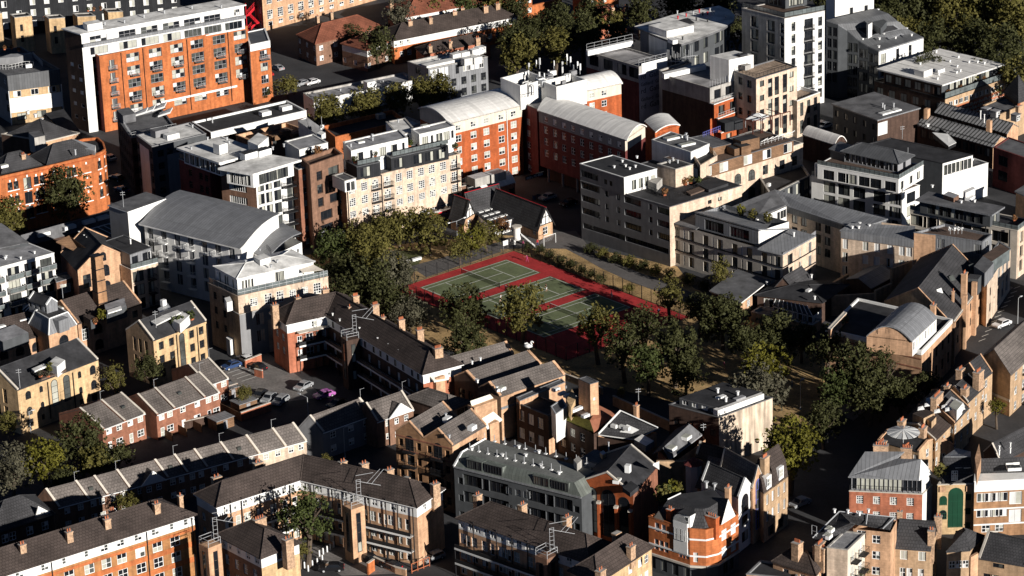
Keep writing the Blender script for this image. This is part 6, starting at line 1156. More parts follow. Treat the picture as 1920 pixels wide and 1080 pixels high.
b.rail([(108, 302), (290, 386), (858, 262)], 13.6, 1.2, 1.5, 'steel', True); b.boxpx((205, 400), (220, 430), (255, 420), 13.5, 2, 'white_render', 'chimney')
Q = b.foot((195, 440), (300, 500), (510, 445), 10); b.walls(Q, 0, 9.8, {-1: 'grey_render', 0: 'stock_brick'}, {1: (gw([.6], 2, 1.8, 2.6, .8, 3.6, st='gl'), gw([.5], 1, 8.0, 2.4, 7, 3, st='gl'))}, part='side_wing'); b.flat(Q, 9.8, 'deck', .1, .2, 'concrete'); b.rail([(200, 440), (300, 496), (505, 442)], 9.8, 1.1, 1.3, 'dark_metal', True)
b.boxpx((215, 650), (240, 670), (275, 650), 3.6, 3.6, 'white_render', 'gate_wall'); b.done()
m = M(); Q = [Vector(at(*p)) for p in ((665, 205, 16.4), (700, 240, 15.8), (830, 222, 15.8), (760, 185, 16.6))]; e = B('awning', 'cream canvas awning stretched over the white penthouse terrace', 'awning', org=Vector((Q[0].x, Q[0].y, 13.6))); e.m('canvas').slab('stone', Q, .08)
for q in Q: e.new('pole').beam('steel', (q.x, q.y, 13.6), q, .06)
e.done()
for x, y, l in ((545, 300, 'leaf_lime'), (590, 300, 'leaf_dark'), (625, 290, 'leaf_olive'), (660, 285, 'leaf_green'), (720, 270, 'leaf_olive'), (690, 280, 'leaf_green'), (770, 260, 'leaf_green'), (380, 350, 'leaf_green'), (790, 255, 'leaf_dark')): potted(x, y, 13.6, 1.5 if x > 500 else .8, l, {'leaf_lime': 'yellow green potted bush by the penthouse door', 'leaf_dark': 'dark potted bushes along the white penthouse terrace', 'leaf_olive': 'olive potted bushes along the white penthouse terrace', 'leaf_green': 'green potted bushes along the white penthouse terrace'}[l], 'bushes on the white penthouse terrace')

# ---------------------------------------------------------------- L shaped council blocks
def Lblock(label, I, Ain, Aout, Bin, z, h, roofm, wallA, wallB, chims=(), levels=3, specA=(), specB=(), Bout=None, whiteh=2.0, wB=None):
    b = B('council_flats', label, 'apartment block'); I, Ain, Aout, Bin = [Vector(at(p[0], p[1], z)[:2]) for p in (I, Ain, Aout, Bin)]
    eA = (I-Ain).normalized(); wA = (Aout-Ain).dot(Vector((-eA.y, eA.x))); nA = Vector((-eA.y, eA.x))
    d = (Bin-I).normalized(); nB = Vector((-d.y, d.x)); wB = wB or wA
    # outer corner: outer line of A meets outer line of B
    p1 = Ain+nA*wA; p2 = I+nB*wB; den = eA.x*d.y-eA.y*d.x; t = ((p2-p1).x*d.y-(p2-p1).y*d.x)/den; O = p1+eA*t
    Ao = Ain+nA*wA; Bo = Bin+nB*wB; P = [Ao, Ain, I, Bin, Bo, O]; b.o = Vector((I.x, I.y, 0)); b.ang = math.atan2(eA.y, eA.x)
    zt = z-whiteh
    sA, sB = specA, specB
    b.walls(P, zt, z, 'white_render', {1: sA[:1], 2: sB[:1], 3: (gw([.3, .7], 1, 1, 1.2, .4, 3, st='w'),)}, .15)
    b.walls(P, 0, zt, {-1: wallA, 2: wallB}, {1: sA[1:], 2: sB[1:], 0: (gw([.3, .7], levels-1, 1.1, 1.5, .8, 2.8, st='w'),)}, .2)
    m = b.m('roof'); ov = .4; RA = (Ain+Ao)/2+eA*(wA/2); RB = (Bin+Bo)/2-d*(wB/2); RO_ = (I+O)/2
    ex = b.inset(P, -ov); ao, ai, ii, bi, bo, oo = ex; Vv = lambda p, zz: Vector((p.x, p.y, zz))
    zr = z+h
    for f in ([Vv(ai, z), Vv(ii, z), Vv(RO_, zr), Vv(RA, zr)], [Vv(ii, z), Vv(bi, z), Vv(RB, zr), Vv(RO_, zr)], [Vv(bi, z), Vv(bo, z), Vv(RB, zr)], [Vv(bo, z), Vv(oo, z), Vv(RO_, zr), Vv(RB, zr)], [Vv(oo, z), Vv(ao, z), Vv(RA, zr), Vv(RO_, zr)], [Vv(ao, z), Vv(ai, z), Vv(RA, zr)]): m.face(roofm, *f)
    m.prism('white_paint', ex, z-.16, z-.01, bottom=True)
    for p, q in ((ai, RA), (ao, RA), (bi, RB), (bo, RB), (ii, RO_), (oo, RO_)): m.beam(roofm, Vv(p, z+.03), Vv(q, zr+.03), .13)
    for p, q in ((RA, RO_), (RO_, RB)): m.beam(roofm, Vv(p, zr+.03), Vv(q, zr+.03), .15)
    for c in chims: b.chim(c[0], c[1], c[2], *(c[3:]))
    b.P = P; b.d = d; b.eA = eA; return b
def gallery(b, A, Q, zs, out=1.3, pm='white_paint', wallm='dark_brick'):
    u = (Q-A).normalized(); n = Vector((u.y, -u.x))
    for z in zs:
        m = b.new('gallery'); m.prism('concrete', [A, A+n*out, Q+n*out, Q][0:1]+[A+n*out, Q+n*out, Q], z-.2, z, bottom=True)
        m.prism('dark_metal', [A+n*out, Q+n*out, Q+n*(out-.12), A+n*(out-.12)], z, z+.8, bottom=True); m.prism(pm, [A+n*(out+.05), Q+n*(out+.05), Q+n*(out-.16), A+n*(out-.16)], z-.22, z+.12, bottom=True)
    L = (Q-A).length
    for k in range(max(2, int(L/6))+1): p = A.lerp(Q, k/max(2, int(L/6)))+n*(out-.1); b.new('gallery_post').beam('dark_metal', (p.x, p.y, 0), (p.x, p.y, zs[-1] if len(zs) else 3), .1)
def stair_tower(b, x, y, z, wallm='tan_brick', ant=True, top=13):
    p = at(x, y, z); b.new('stair_tower').box(wallm, p, 2.8, 2.6, 0, z, b.ang); m = b.new('rail_cage')
    nr_ = Vector((math.sin(b.ang), -math.cos(b.ang)))
    for dn_ in (nr_*1.32, Vector((-math.cos(b.ang), -math.sin(b.ang)))*1.42):
        b.inst.append(('window', win_mesh(.9, min(7.5, z-3), 's'), Vector((p.x+dn_.x, p.y+dn_.y, 2)), b.ang if abs(dn_.normalized().dot(nr_)) > .5 else b.ang-math.pi/2))
    for k in range(4):
        a = b.ang+k*math.pi/2; q = p+Vector((math.cos(a+.78)*1.8, math.sin(a+.78)*1.8, 0)); q2 = p+Vector((math.cos(a+2.35)*1.8, math.sin(a+2.35)*1.8, 0)); m.beam('steel', q, q+Vector((0, 0, 1.3)), .05); m.beam('steel', q+Vector((0, 0, 1.3)), q2+Vector((0, 0, 1.3)), .05); m.beam('steel', q+Vector((0, 0, .7)), q2+Vector((0, 0, .7)), .04)
    if ant:
        t = b.new('aerial_frame'); q = p+Vector((.6, .8, 0))
        for k in range(2): t.beam('steel', q+Vector((k*.7, k*.3, 0)), q+Vector((k*.7, k*.3, 4.4)), .04)
        for k in range(6): t.beam('steel', q+Vector((0, 0, .6+k*.75)), q+Vector((.7, .3, .6+k*.75)), .03)
        t.beam('steel', q+Vector((0, 0, 4.2)), q+Vector((4.2, .5, 3.0)), .04); t.beam('steel', q+Vector((2.6, .3, 3.4)), q+Vector((4.8, 1.5, 5.6)), .04); t.beam('steel', q+Vector((1.8, .2, 3.6)), q+Vector((4.2, 1.2, 5.8)), .035); t.beam('steel', q+Vector((0, 0, 5.2)), q+Vector((3.0, .6, 5.4)), .04)
wu3 = [.06, .16, .27, .4, .52, .64, .76, .88, .95]
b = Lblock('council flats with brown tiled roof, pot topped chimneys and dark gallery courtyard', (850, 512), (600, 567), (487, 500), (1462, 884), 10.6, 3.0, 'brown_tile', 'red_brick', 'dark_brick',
   chims=((1033, 385, 15.4, 1.5, 1.0, 5, 4), (1158, 440, 15.4, 1.6, 1.0, 5, 4), (1207, 520, 14.6, 1.2, .8, 4, 2), (1322, 535, 15.2, 1.5, 1.0, 5, 4), (1440, 600, 15.2, 1.6, 1.0, 5, 4), (1555, 715, 15, 2.0, 1.2, 5, 5), (842, 342, 15.4, 1.6, 1.0, 5, 2), (668, 395, 15, 1.2, .9, 4, 2), (522, 442, 14.8, 1.6, 1, 5, 2), (997, 455, 14, .7, .6, 2.5, 1)), wB=8.5,
   specA=[gw([.68], 1, 1.2, 1.3, .5, 3, st='w'), gw([.3], 3, 1.1, 1.9, 1.1, 2.9, st='w'), gw([.55], 3, 1.6, 2.2, .9, 2.9, st='w'), gw([.8], 3, 1.6, 2.2, .9, 2.9, st='d1'), gw([.92], 3, .9, 2.1, .9, 2.9, st='door')], specB=[gw([.07, .16, .25, .33, .41, .5, .57, .64, .72, .8, .89, .95], 1, .9, 1.3, .5, 3, st='d1'), gw([.08, .17, .27, .45, .55, .65, .75, .85, .93], 3, .9, 1.7, .8, 2.9, st='w')])
A, Q = b.P[1].lerp(b.P[2], .22), b.P[2]; gallery(b, A, Q, (2.9, 5.8)); u = (Q-A).normalized(); n_ = Vector((u.y, -u.x)); b.new('canopy').prism('stone', [A, A+n_*1.4, Q+n_*1.4, Q], 8.5, 8.7, bottom=True); gallery(b, b.P[2], b.P[3], (2.9, 5.8)); stair_tower(b, 1000, 650, 10.5, 'dark_brick')
b.vents([(1060, 600), (1175, 665), (1245, 702), (1310, 740), (935, 545), (890, 510)], 11.2, 'white_paint', .35, .15); b.done()
zone(360, 820, 3.692)
b = Lblock('council flats with plain brown tiled roof round a tree and sunlit balconies', (750, 292), (172, 480), (5, 402), (1555, 482), 11.2, 2.7, 'brown_tile', 'tan_brick', 'tan_brick', wB=8.2,
   chims=((1042, 165, 15, 1.6, 1.0, 4, 2), (1190, 178, 15, 1.7, 1.0, 4, 2), (1365, 220, 14.8, 1.7, 1.0, 4, 2), (1475, 280, 13.6, 1.7, 1, 3, 0), (1682, 318, 14.6, 1.7, 1.1, 5, 2), (168, 272, 14.5, 2, 1, 3, 2), (455, 172, 14.5, 2, 1, 3, 2)),
   specA=[gw([.1, .2, .33, .46, .6, .7, .8, .9], 1, 1.0, 1.3, .4, 3, st='w'), gw([.12, .35, .5, .66], 3, 1.3, 1.9, .9, 2.9, st='w'), gw([.24, .8, .92], 3, 1.0, 2.1, .9, 2.9, st='door')],
   specB=[gw([.05, .16, .28, .38, .46, .57, .64, .71, .8, .88], 1, 1.2, 1.3, .4, 3, st='w'), gw([.14, .62, .77], 3, 1.3, 1.9, .8, 2.9, st='w'), gw([.2, .25, .33, .56, .68, .73, .85, .91], 3, .8, 2.1, .8, 2.9, st='door')])
A, Q = b.P[2].lerp(b.P[3], .55), b.P[2].lerp(b.P[3], .97); gallery(b, A, Q, (2.9, 5.8)); gallery(b, b.P[2], b.P[2].lerp(b.P[3], .42), (2.9, 5.8)); gallery(b, b.P[1].lerp(b.P[2], .3), b.P[2], (2.9, 5.8)); stair_tower(b, 1118, 470, 10.4, 'tan_brick'); pm = Pipes(b)
for u in (.12, .28, .4, .48, .6, .74, .84, .97): q = b.P[2].lerp(b.P[3], u)+Vector((-.1, -.3)); pm.beam('dark_metal', (q.x, q.y, 0), (q.x, q.y, 11.6), .1)
for u in (.15, .28, .5, .66, .86): q = b.P[1].lerp(b.P[2], u)+Vector((.15, -.2)); pm.beam('dark_metal', (q.x, q.y, 0), (q.x, q.y, 11.6), .1)
b.done()
def council(label, L, Cn, Rr, z, h, axis, e0, e1, chims, wm=('tan_brick', 'tan_brick'), ant=None, whiteh=2.0, bands=True):
    b = B('council_flats', label, 'apartment block'); P = b.foot(L, Cn, Rr, z); zt = z-whiteh; b.walls(P, zt, z, 'white_render', {0: e0[:1], 1: e1[:1]}, .15); b.walls(P, 0, zt, {-1: wm[1], 0: wm[0]}, {0: e0[1:], 1: e1[1:], 2: (gw(2, 3, 1.2, 1.6, .8, 2.8, st='w'),)}); b.hip(P, z, h, axis, 'brown_tile', .4)
    for c in chims: b.chim(*c)
    b.P = P
    if ant: stair_tower(b, *ant)
    return b
b = council('small hipped brown roofed council block with lit tan end wall', (175, 674), (478, 832), (740, 728), 10.2, 2.6, 0, [gw([.12, .3, .5, .7, .9], 1, 1.1, 1.2, .4, 3, st='w'), gw([.2, .42, .62, .84], 3, 1.1, 1.8, .9, 2.9, st='w')], [gw([.48], 1, .8, 1.2, .4, 3, st='d1')], ((660, 700, 14, 1.9, 1.4, 5.4, 2), (465, 560, 13.4, 2.8, 1, 2.6, 4)), ('brown_brick', 'yellow_brick'), (125, 735, 9.8, 'tan_brick'))
b.new('drainpipe').beam('dark_metal', at(578, 800, 10), at(585, 1010, 3), .1); b.done()
zone(820, 800, 3.857)
b = council('long dark brown roofed council block at the bottom edge with antenna frame', (152, 660), (1098, 985), (1318, 868), 10.6, 2.7, 0, [gw([.03, .1, .15, .22, .27, .35, .41, .47, .54, .6, .68, .76, .85], 1, 1.2, 1.3, .35, 3, st='w'), gw([.03, .12, .2, .33, .36, .45, .55, .66, .78, .9], 3, 1.3, 1.9, .7, 2.9, st='w'), gw([.07, .26, .39, .6, .72], 3, .9, 2.2, .7, 2.9, st='door')], [gw([.5], 1, 1, 1.2, .4, 3)], ((290, 490, 14.2, 1.6, 1, 3.5, 2), (615, 560, 14.2, 1.6, 1, 3.5, 2), (938, 650, 14.2, 1.6, 1, 3.5, 2), (1295, 765, 14, 1.6, 1, 3, 0)), ('tan_brick', 'tan_brick'), (790, 925, 10.4, 'brown_brick'))
gallery(b, b.P[0], b.P[1], (2.6, 5.4)); pm = Pipes(b)
for u in (.12, .3, .42, .54, .68): q = b.P[0].lerp(b.P[1], u)+Vector((-.1, -.3)); pm.beam('dark_metal', (q.x, q.y, 0), (q.x, q.y, 11), .1)
b.done()
b = council('brown roofed council wing with lit tan wall at the bottom edge', (960, 1040), (1160, 1125), (1550, 868), 10.6, 2.6, 1, [gw([.5], 1, 1, 1.2, .4, 3)], [gw([.62, .82], 1, 1.0, 1.2, .4, 3, st='w'), gw([.6, .78, .9], 3, 1.2, 1.5, .6, 2.9, st='w')], ((1400, 860, 14, 1.6, 1, 4, 2), (1180, 1035, 14, 1.8, 1.2, 4, 2)), ('tan_brick', 'yellow_brick'), whiteh=.3); b.new('drainpipe').beam('dark_metal', at(1478, 945, 10), at(1482, 1080, 6), .1); b.done()
zone(0, 820, 4)
b = council('long brown roofed council block in orange and tan brick at lower left', (-330, 955), (-100, 1073), (1455, 578), 11.4, 2.7, 1, [gw([.5], 1, 1, 1.2, .4, 3)], [gw([.15, .27, .37, .477, .555, .634, .72, .805, .895, .965], 1, 1.5, 1.2, .35, 3, st='w'), gw([.15, .27, .38, .477, .56, .635, .725, .81, .898], 3, 1.9, 1.9, .9, 2.95, st='w')], ((165, 800, 15.4, 1.3, .9, 4, 2), (515, 705, 15.4, 1.3, .9, 4, 2), (800, 610, 15.4, 1.3, .9, 4, 2), (1172, 495, 15.4, 1.3, .9, 4, 2), (1350, 435, 14.6, .9, .8, 4, 1), (840, 545, 14.6, 1.2, .8, 3, 2)), ('tan_brick', 'orange_tan_brick'))
for z0 in (5.6, 2.65): band(b, b.P, 1, z0, z0+.95, 'orange_brick', .06)
band(b, b.P, 1, 8.45, 9.0, 'orange_brick', .06); pm = Pipes(b)
for u in (.30, .76, .985): q = b.P[1].lerp(b.P[2], u)+Vector((.64, -.77))*.15; pm.beam('dark_metal', (q.x, q.y, 0), (q.x, q.y, 11), .1)
b.done()
b = house('grey slate hipped house with small white gable at the left edge', (-200, 585), (-60, 722), (402, 574), 8, 3.2, 1, 'slate', 'dark_brick', (), (gw([.2, .32, .6, .85], 2, 1.3, 1.6, .9, 3, st='w'),), 'hip', dn=False); q = [Vector(at(*p)) for p in ((262, 602, 8.2), (385, 565, 8.2), (285, 515, 10.6))]; b.new('gable_wall').slab('white_render', q, .3); b.done()
# terraced houses, each its own thing
def terrace(L, Cn, Rr, z, h, fr, labels, wallm, group, lastw=None, spec=None, copm='stone', roofm='grey_tile', gabled=()):
    l, c, r = [Vector(at(p[0], p[1], z)[:2]) for p in (L, Cn, Rr)]
    for k in range(len(fr)-1):
        b = B('terraced_house', labels[k], 'house', group); c0, c1 = c.lerp(r, fr[k]), c.lerp(r, fr[k+1]); dl = l-c; P = [c0+dl, c0, c1, c1+dl]; b.o = Vector((c0.x, c0.y, 0)); e = (c1-c0).normalized(); b.ang = math.atan2(e.y, e.x); wd = (c1-c0).length
        b.walls([P[0], P[1], P[2], P[3]], 0, z, wallm[k] if isinstance(wallm, list) else wallm, {1: spec(wd) if spec else (gw([.3, .75], 2, 1.1, 1.2, .35, 2.6, st='w'),)}, .15)
        b.gable(P, z, h, 1, roofm, wallm[k] if isinstance(wallm, list) else wallm, .0)
        q = b.new('coping'); mid = (P[0]+P[1])/2; w_ = e*.42
        for (p0, p1) in ((P[1]+(P[1]-P[0]).normalized()*.15, mid), (mid, P[0])):
            za, zb = (z+.1, z+h+.12) if p1 is mid else (z+h+.12, z+.1); q.slab(copm, [Vector((*p0, za+.22)), Vector((*(p0+w_), za+.22)), Vector((*(p1+w_), zb+.22)), Vector((*p1, zb+.22))], .34, wallm if isinstance(wallm, str) else wallm[k])
        if k == len(fr)-2:
            w2 = -e*.42; p0, p1 = P[2]+(P[2]-P[3]).normalized()*.15, (P[2]+P[3])/2; q2 = b.new('coping'); q2.slab(copm, [Vector((*p0, z+.32)), Vector((*p1, z+h+.34)), Vector((*(p1+w2), z+h+.34)), Vector((*(p0+w2), z+.32))], .34)
        g = b.m('gutter'); n = Vector((e.y, -e.x)); A, Q = P[1]+n*.25, P[2]+n*.25; g.beam('white_paint', (A.x, A.y, z-.02), (Q.x, Q.y, z-.02), .1)
        if k % 2 == 0: q3 = (P[2]+P[3])/2; ae = b.new('aerial'); ae.beam('steel', Vector((*q3, z+h)), Vector((*q3, z+h+2)), .035); ae.beam('steel', Vector((*q3, z+h+1.9)), Vector((*(q3+e*1.0), z+h+1.9)), .025)
        if k % 3 == 1: sk = b.new('roof_window'); q4 = c0.lerp(c1, .5)+dl*.25; sk.box('glass_mid', q4, .8, .6, z+h*.42, z+h*.62, b.ang)
        if k in gabled:
            gm = P[1].lerp(P[2], .5); a0, a1 = P[1].lerp(P[2], .3)+n*.5, P[1].lerp(P[2], .95)+n*.5; ap = (a0+a1)/2; tp = Vector((*(ap-n*2.4), z+2.3)); gg = b.m('gable'); gg.face('white_render', (*a0, z), (*a1, z), (*ap, z+2.3)); gg.face(roofm, (*a0, z), (*ap, z+2.35), tp, (*(a0-n*.4), z)); gg.face(roofm, (*a1, z), (*(a1-n*.4), z), tp, (*ap, z+2.35)); gg.beam('white_paint', (*a0, z), (*ap, z+2.4), .14); gg.beam('white_paint', (*a1, z), (*ap, z+2.4), .14); b.wall(a0, a1, 0, z, wallm if isinstance(wallm, str) else wallm[k], (gw([.3, .7], 2, 1, 1.2, .3, 2.6, st='w'),), .15)
        b.done()
zone(0, 620, 3.857)
sp2 = lambda wd: (gw([.2, .55, .85] if wd > 8 else [.3, .78], 1, 1.3, 1.1, .3, 2.6, st='w'), gw([.75], 1, 1.6, 1.4, 2.9, 3, st='w'), gw([.3], 1, .9, 2.0, 2.9, 3, st='door'))
terrace((426, 607), (740, 718), (1047, 600), 5.2, 2.7, [0, .5, 1], ['red brick terraced house behind the big dark tree, west of pair', 'red brick terraced house next to the gap between two short rows'], 'dull_red_brick', 'red brick terraced houses below the warehouses', spec=sp2)
terrace((870, 510), (1130, 612), (1585, 446), 5.2, 2.7, [0, .27, .75, 1], ['narrow red brick terraced house with bare brick side wall by the gap', 'wide red brick terraced house in the middle of the three unit row', 'red brick terraced house with white french door at row end by gardens'], 'dull_red_brick', 'red brick terraced houses below the warehouses', spec=sp2)
terrace((1240, 290), (1500, 400), (1650, 346), 5.2, 2.7, [0, 1], ['red brick end house set back beside the estate car park'], 'dull_red_brick', 'red brick terraced houses below the warehouses', spec=sp2)
zone(0, 0, 1)
fr = [0, .115, .187, .276, .427, .505, .585, .692, .798, .907, 1]
lb = ['terraced house at the lower left end of the long brown tiled row', 'second house from the lower end of the long brown tiled row', 'third house from the lower end of the long brown tiled row', 'terraced house with a small white front gable in the long row', 'terraced house just above the one with white front gable', 'narrow terraced house two above the white gabled one', 'terraced house with chimney shadow in the middle of long row', 'fourth house from the upper right end of the long row', 'third house from the upper right end of the long row', 'pink rendered end house at the upper right of the long row']
terrace((66, 940), (108.75, 953), (574.5, 826.6), 5, 2.9, fr, lb, ['brown_brick']*8+['pale_brick', 'pale_brick'], 'long row of brown roofed terraced houses', gabled=(3,))
terrace((559, 804), (604.6, 812), (700, 778), 5.4, 2.9, [0, 1], ['white cornered house with brown roof standing alone by the car park'], 'grey_render', 'houses by the car park', spec=lambda wd: (gw([.2, .55, .85], 2, 1.3, 1.3, .4, 2.7, st='w'),))
terrace((668, 776), (706, 792), (775, 768), 5.4, 2.9, [0, 1], ['shaded brown roofed house with front gable beside the alone standing house'], 'brown_brick', 'houses by the car park', gabled=(0,))
# ================================================================ centre and bottom right
zone(740, 620, 3.857)
for k, (L_, Cn, Rr, lab) in enumerate((((285, 255), (385, 297), (862, 165), 'grey tiled hall nearest the trees, first of three parallel gables'), ((430, 330), (605, 392), (1062, 240), 'grey tiled hall in the middle of three parallel gables'), ((605, 413), (758, 472), (1232, 316), 'grey tiled hall with tall lit brick side wall beside the canopies'))):
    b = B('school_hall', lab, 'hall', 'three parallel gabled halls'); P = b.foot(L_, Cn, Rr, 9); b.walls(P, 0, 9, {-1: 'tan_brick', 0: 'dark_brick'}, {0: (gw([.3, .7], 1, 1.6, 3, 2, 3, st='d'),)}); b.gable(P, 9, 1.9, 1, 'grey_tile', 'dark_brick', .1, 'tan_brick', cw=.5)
    if k == 2:
        X = b.foot((700, 460), (768, 484), (862, 452), 8.8); b.walls(X, 0, 8.85, 'tan_brick', part='stair_tower'); band(b, P, 1, 6.3, 6.8, 'zinc', .5, 'gutter'); b.skylight(760, 420, 9.8, 2, 1)
    b.vents([((620, 215), (590, 370), (770, 440))[k], ((560, 240), (600, 375), (740, 425))[k]], 10.2, 'white_paint', .5, .2); b.done()
for k, (Q, lab) in enumerate(((((215, 282, 10.8), (285, 366, 9.2), (396, 346, 8.6), (330, 262, 10.6)), 'white sloping roof canopy on a small brick tower by council flats'), (((548, 508, 10.6), (566, 560, 8.8), (726, 500, 8.8), (690, 460, 10.6)), 'long white sloping canopy between slate roof and three halls'), (((620, 642, 10.6), (672, 706, 8.6), (778, 640, 8.6), (714, 585, 10.6)), 'square white sloping canopy above the green grey office'))):
    q = [Vector(at(*p)) for p in Q]; b = B('canopy', lab, 'canopy', org=Vector((q[0].x, q[0].y, 0))); b.m('roof_panel').slab('cream_paint', q, .25); c = sum(q, Vector())/4; b.new('brick_pier').box('tan_brick', c, 2.2 if k != 1 else 5.5, 2, 0, c.z-.3, math.atan2(.637, .771)); b.done()
b = B('slate_outbuilding', 'low hipped slate roof wedged between the council flats and twin gables', 'building'); P = b.foot((85, 482), (392, 582), (552, 512), 7); b.walls(P, 0, 7, {-1: 'tan_brick', 0: 'dark_brick'}, {1: (gw([.45, .6, .8], 1, .9, 1.5, .6, 3, st='d1'),)}); b.hip(P, 7, 1.6, 0, 'grey_tile', .2); b.done()
b = B('twin_gabled_warehouse', 'brown brick warehouse with twin gables, arched loading doors and iron balconies', 'warehouse')
P = b.foot((5, 722), (417, 828), (662, 680), 13.4); l, c, r, k = P; col = [.09, .25, .405, .59, .75, .905]
b.walls(P, 0, 13.4, {-1: 'tan_brick', 0: 'brown_tan_brick'}, {0: (gw([col[i] for i in (0, 2, 3, 5)], 4, 1.0, 1.5, 1.3, 3.05, st='d'), gw([col[1], col[4]], 1, 1.7, 3.0, .3, 3, st='d', arch=True, bal='dark', bd=.8, bw=1.5), gw([col[1], col[4]], 3, 1.8, 2.1, 4.1, 3.05, st='d', bal='dark', bd=.8, bw=1.5))}, rec=.35)
mid, mid2 = (l+c)/2, (k+r)/2; b.gable([l, mid, mid2, k], 13.4, 2.4, 1, 'grey_tile', 'brown_tan_brick', .1, 'tan_brick'); b.gable([mid, c, r, mid2], 13.4, 2.4, 1, 'grey_tile', 'brown_tan_brick', .1, 'tan_brick'); band(b, P, 0, 9.9, 10.15, 'dull_red_brick', .08); band(b, P, 0, 12.5, 12.75, 'dull_red_brick', .08)
for x, y in ((380, 625), (560, 685)): b.abox(x, y, 15.8, 1.6, 1, .8, 'white_paint', 'roof_unit')
b.vents([(395, 775), (370, 620)], 15, 'steel', .5); b.done()
b = B('gymnasium_block', 'dark brick school block with mossy roof, lift box and square brick tower', 'school')
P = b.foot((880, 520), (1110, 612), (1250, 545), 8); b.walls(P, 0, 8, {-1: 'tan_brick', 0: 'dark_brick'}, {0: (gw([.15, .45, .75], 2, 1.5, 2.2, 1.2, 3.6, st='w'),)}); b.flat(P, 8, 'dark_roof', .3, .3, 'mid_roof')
X = b.foot((880, 480), (905, 505), (1230, 370), 8.8); b.walls(X, 5, 8.8, 'tan_brick', part='rear_wall'); b.flat(X, 8.8, 'mid_roof', .1, .2, 'zinc')
X = b.foot((1328, 345), (1413, 383), (1472, 366), 15); b.walls(X, 0, 15, 'tan_brick', {1: (gw([.5], 1, .6, .6, 3, 3, st='sq'),)}, part='tower'); b.flat(X, 15, 'mid_roof', .1, .2, 'mid_roof')
X = b.foot((1130, 545), (1165, 602), (1248, 545), 9.8); b.walls(X, 4, 9.8, {-1: 'light_zinc'}, part='lift_box'); b.flat(X, 9.8, 'mid_roof', .1, .2, 'steel')
X = b.foot((1160, 608), (1440, 740), (1560, 690), 7.2); b.walls(X, 0, 7, {-1: 'dark_brick'}, {0: (gw([.2, .45, .7], 2, 1.4, 1.6, 1, 3, st='w'),)}, part='side_wing'); b.poly('sedum', [(1158, 604, 7.3), (1440, 732, 7.3), (1412, 648, 8.6), (1240, 578, 8.6)], .2); b.poly('terracotta_roof', [(1412, 648, 8.6), (1440, 732, 7.3), (1600, 600, 7.3), (1480, 540, 8.6)], .2)
b.boxpx((1242, 500), (1275, 560), (1315, 480), 10.6, 2.6, 'yellow_brick', 'stair_head', 'yellow_brick'); b.boxpx((1250, 560), (1330, 610), (1410, 580), 8.9, .4, 'deck', 'decking')
for x, y in ((1300, 565), (1340, 548), (1380, 605), (1210, 445), (1250, 460), (1280, 475), (1165, 415)): b.abox(x, y, 9.8, 1.6, .8, .5, 'white_paint', 'roof_unit')
b.done()
b = B('white_wall_building', 'dark building with one blank pale stained end wall and white gutter', 'building')
zone(1100, 660, 3.6)
P = b.foot((556, 352), (893, 440), (1255, 306), 9.8); b.walls(P, 0, 9.8, {-1: 'dark_brick', 1: 'stained_render'}, {0: (gw([.15, .4, .65, .88], 2, 1.3, 1.5, 2.6, 3.2, st='d'),)}); I = b.inset(P, 1.2); b.m('roof').slab('dark_roof', [Vector((p.x, p.y, 11)) for p in I], .2, 'mid_roof'); b.walls(I, 9.5, 10.85, 'dark_render', {0: (gw([.15, .4, .65, .9], 1, 1.4, .9, .15, 3, st='w1'),)}, part='attic'); b.flat(P, 9.8, 'dark_roof', .2, .2, 'mid_roof')
q0, q1 = P[1].lerp(P[2], .0), P[1].lerp(P[2], .86); nn = Vector((-.64, .77)); b.new('gutter').prism('light_zinc', [q0+nn*.3, q1+nn*.3, q1+nn*1.5, q0+nn*1.5], 9.9, 11.0, bottom=True)
b.vents([(885, 275), (1020, 295), (940, 335)], 11, 'white_paint', .8, .25); b.abox(905, 298, 11.3, 2, .9, .3, 'white_paint', 'skylight'); b.abox(1030, 305, 11.3, 2.4, 1, .3, 'grey_roof', 'roof_unit'); b.done()
b = B('slate_house', 'black slate roofed house with white verge and slim terracotta chimney', 'house'); P = b.foot((75, 570), (330, 620), (470, 540), 6.4); b.walls(P, 0, 6.4, {-1: 'tan_brick', 0: 'dark_brick'}); b.poly('slate', [(78, 556, 6.6), (330, 590, 6.6), (480, 512, 8.0), (228, 398, 9.6)], .2, edge='white_paint'); b.m('verge').beam('white_paint', at(80, 553, 6.8), at(228, 396, 9.8), .2); b.m('verge').beam('white_paint', at(228, 396, 9.8), at(480, 510, 8.2), .14); b.chim(335, 358, 11.6, 1.0, .8, 4, 2, 'tan_brick'); b.mast(350, 330, 10, 2.6)
for x, y in ((185, 500), (240, 505), (270, 515)): b.skylight(x, y, 8.0, .5, 1.0, mat_='glass_white')
b.boxpx((320, 590), (400, 635), (455, 600), 7.4, 1.2, 'zinc', 'dormer', 'light_zinc'); b.done()
b = B('slanted_house', 'brick house with slanted dark roof and two pale roof windows', 'house'); P = b.foot((480, 640), (568, 760), (802, 590), 7.2); b.walls(P, 0, 7.2, {-1: 'dull_red_brick', 1: 'tan_brick'}); b.poly('mid_roof', [(515, 645, 9.6), (560, 725, 7.4), (780, 556, 7.4), (695, 485, 10.2)], .25, edge='grey_roof'); b.skylight(572, 650, 9.0, 1.6, 1.2); b.skylight(672, 575, 9.0, 1.6, 1.2); b.poly('slate', [(440, 690, 7), (520, 650, 9.4), (690, 480, 10), (600, 520, 7.4)], .2); b.mast(788, 530, 9, 1.4); b.done()
zone(820, 800, 3.857)
b = B('zinc_office', 'dark grey rendered office with greenish zinc mansard and rooftop safety posts', 'office building')
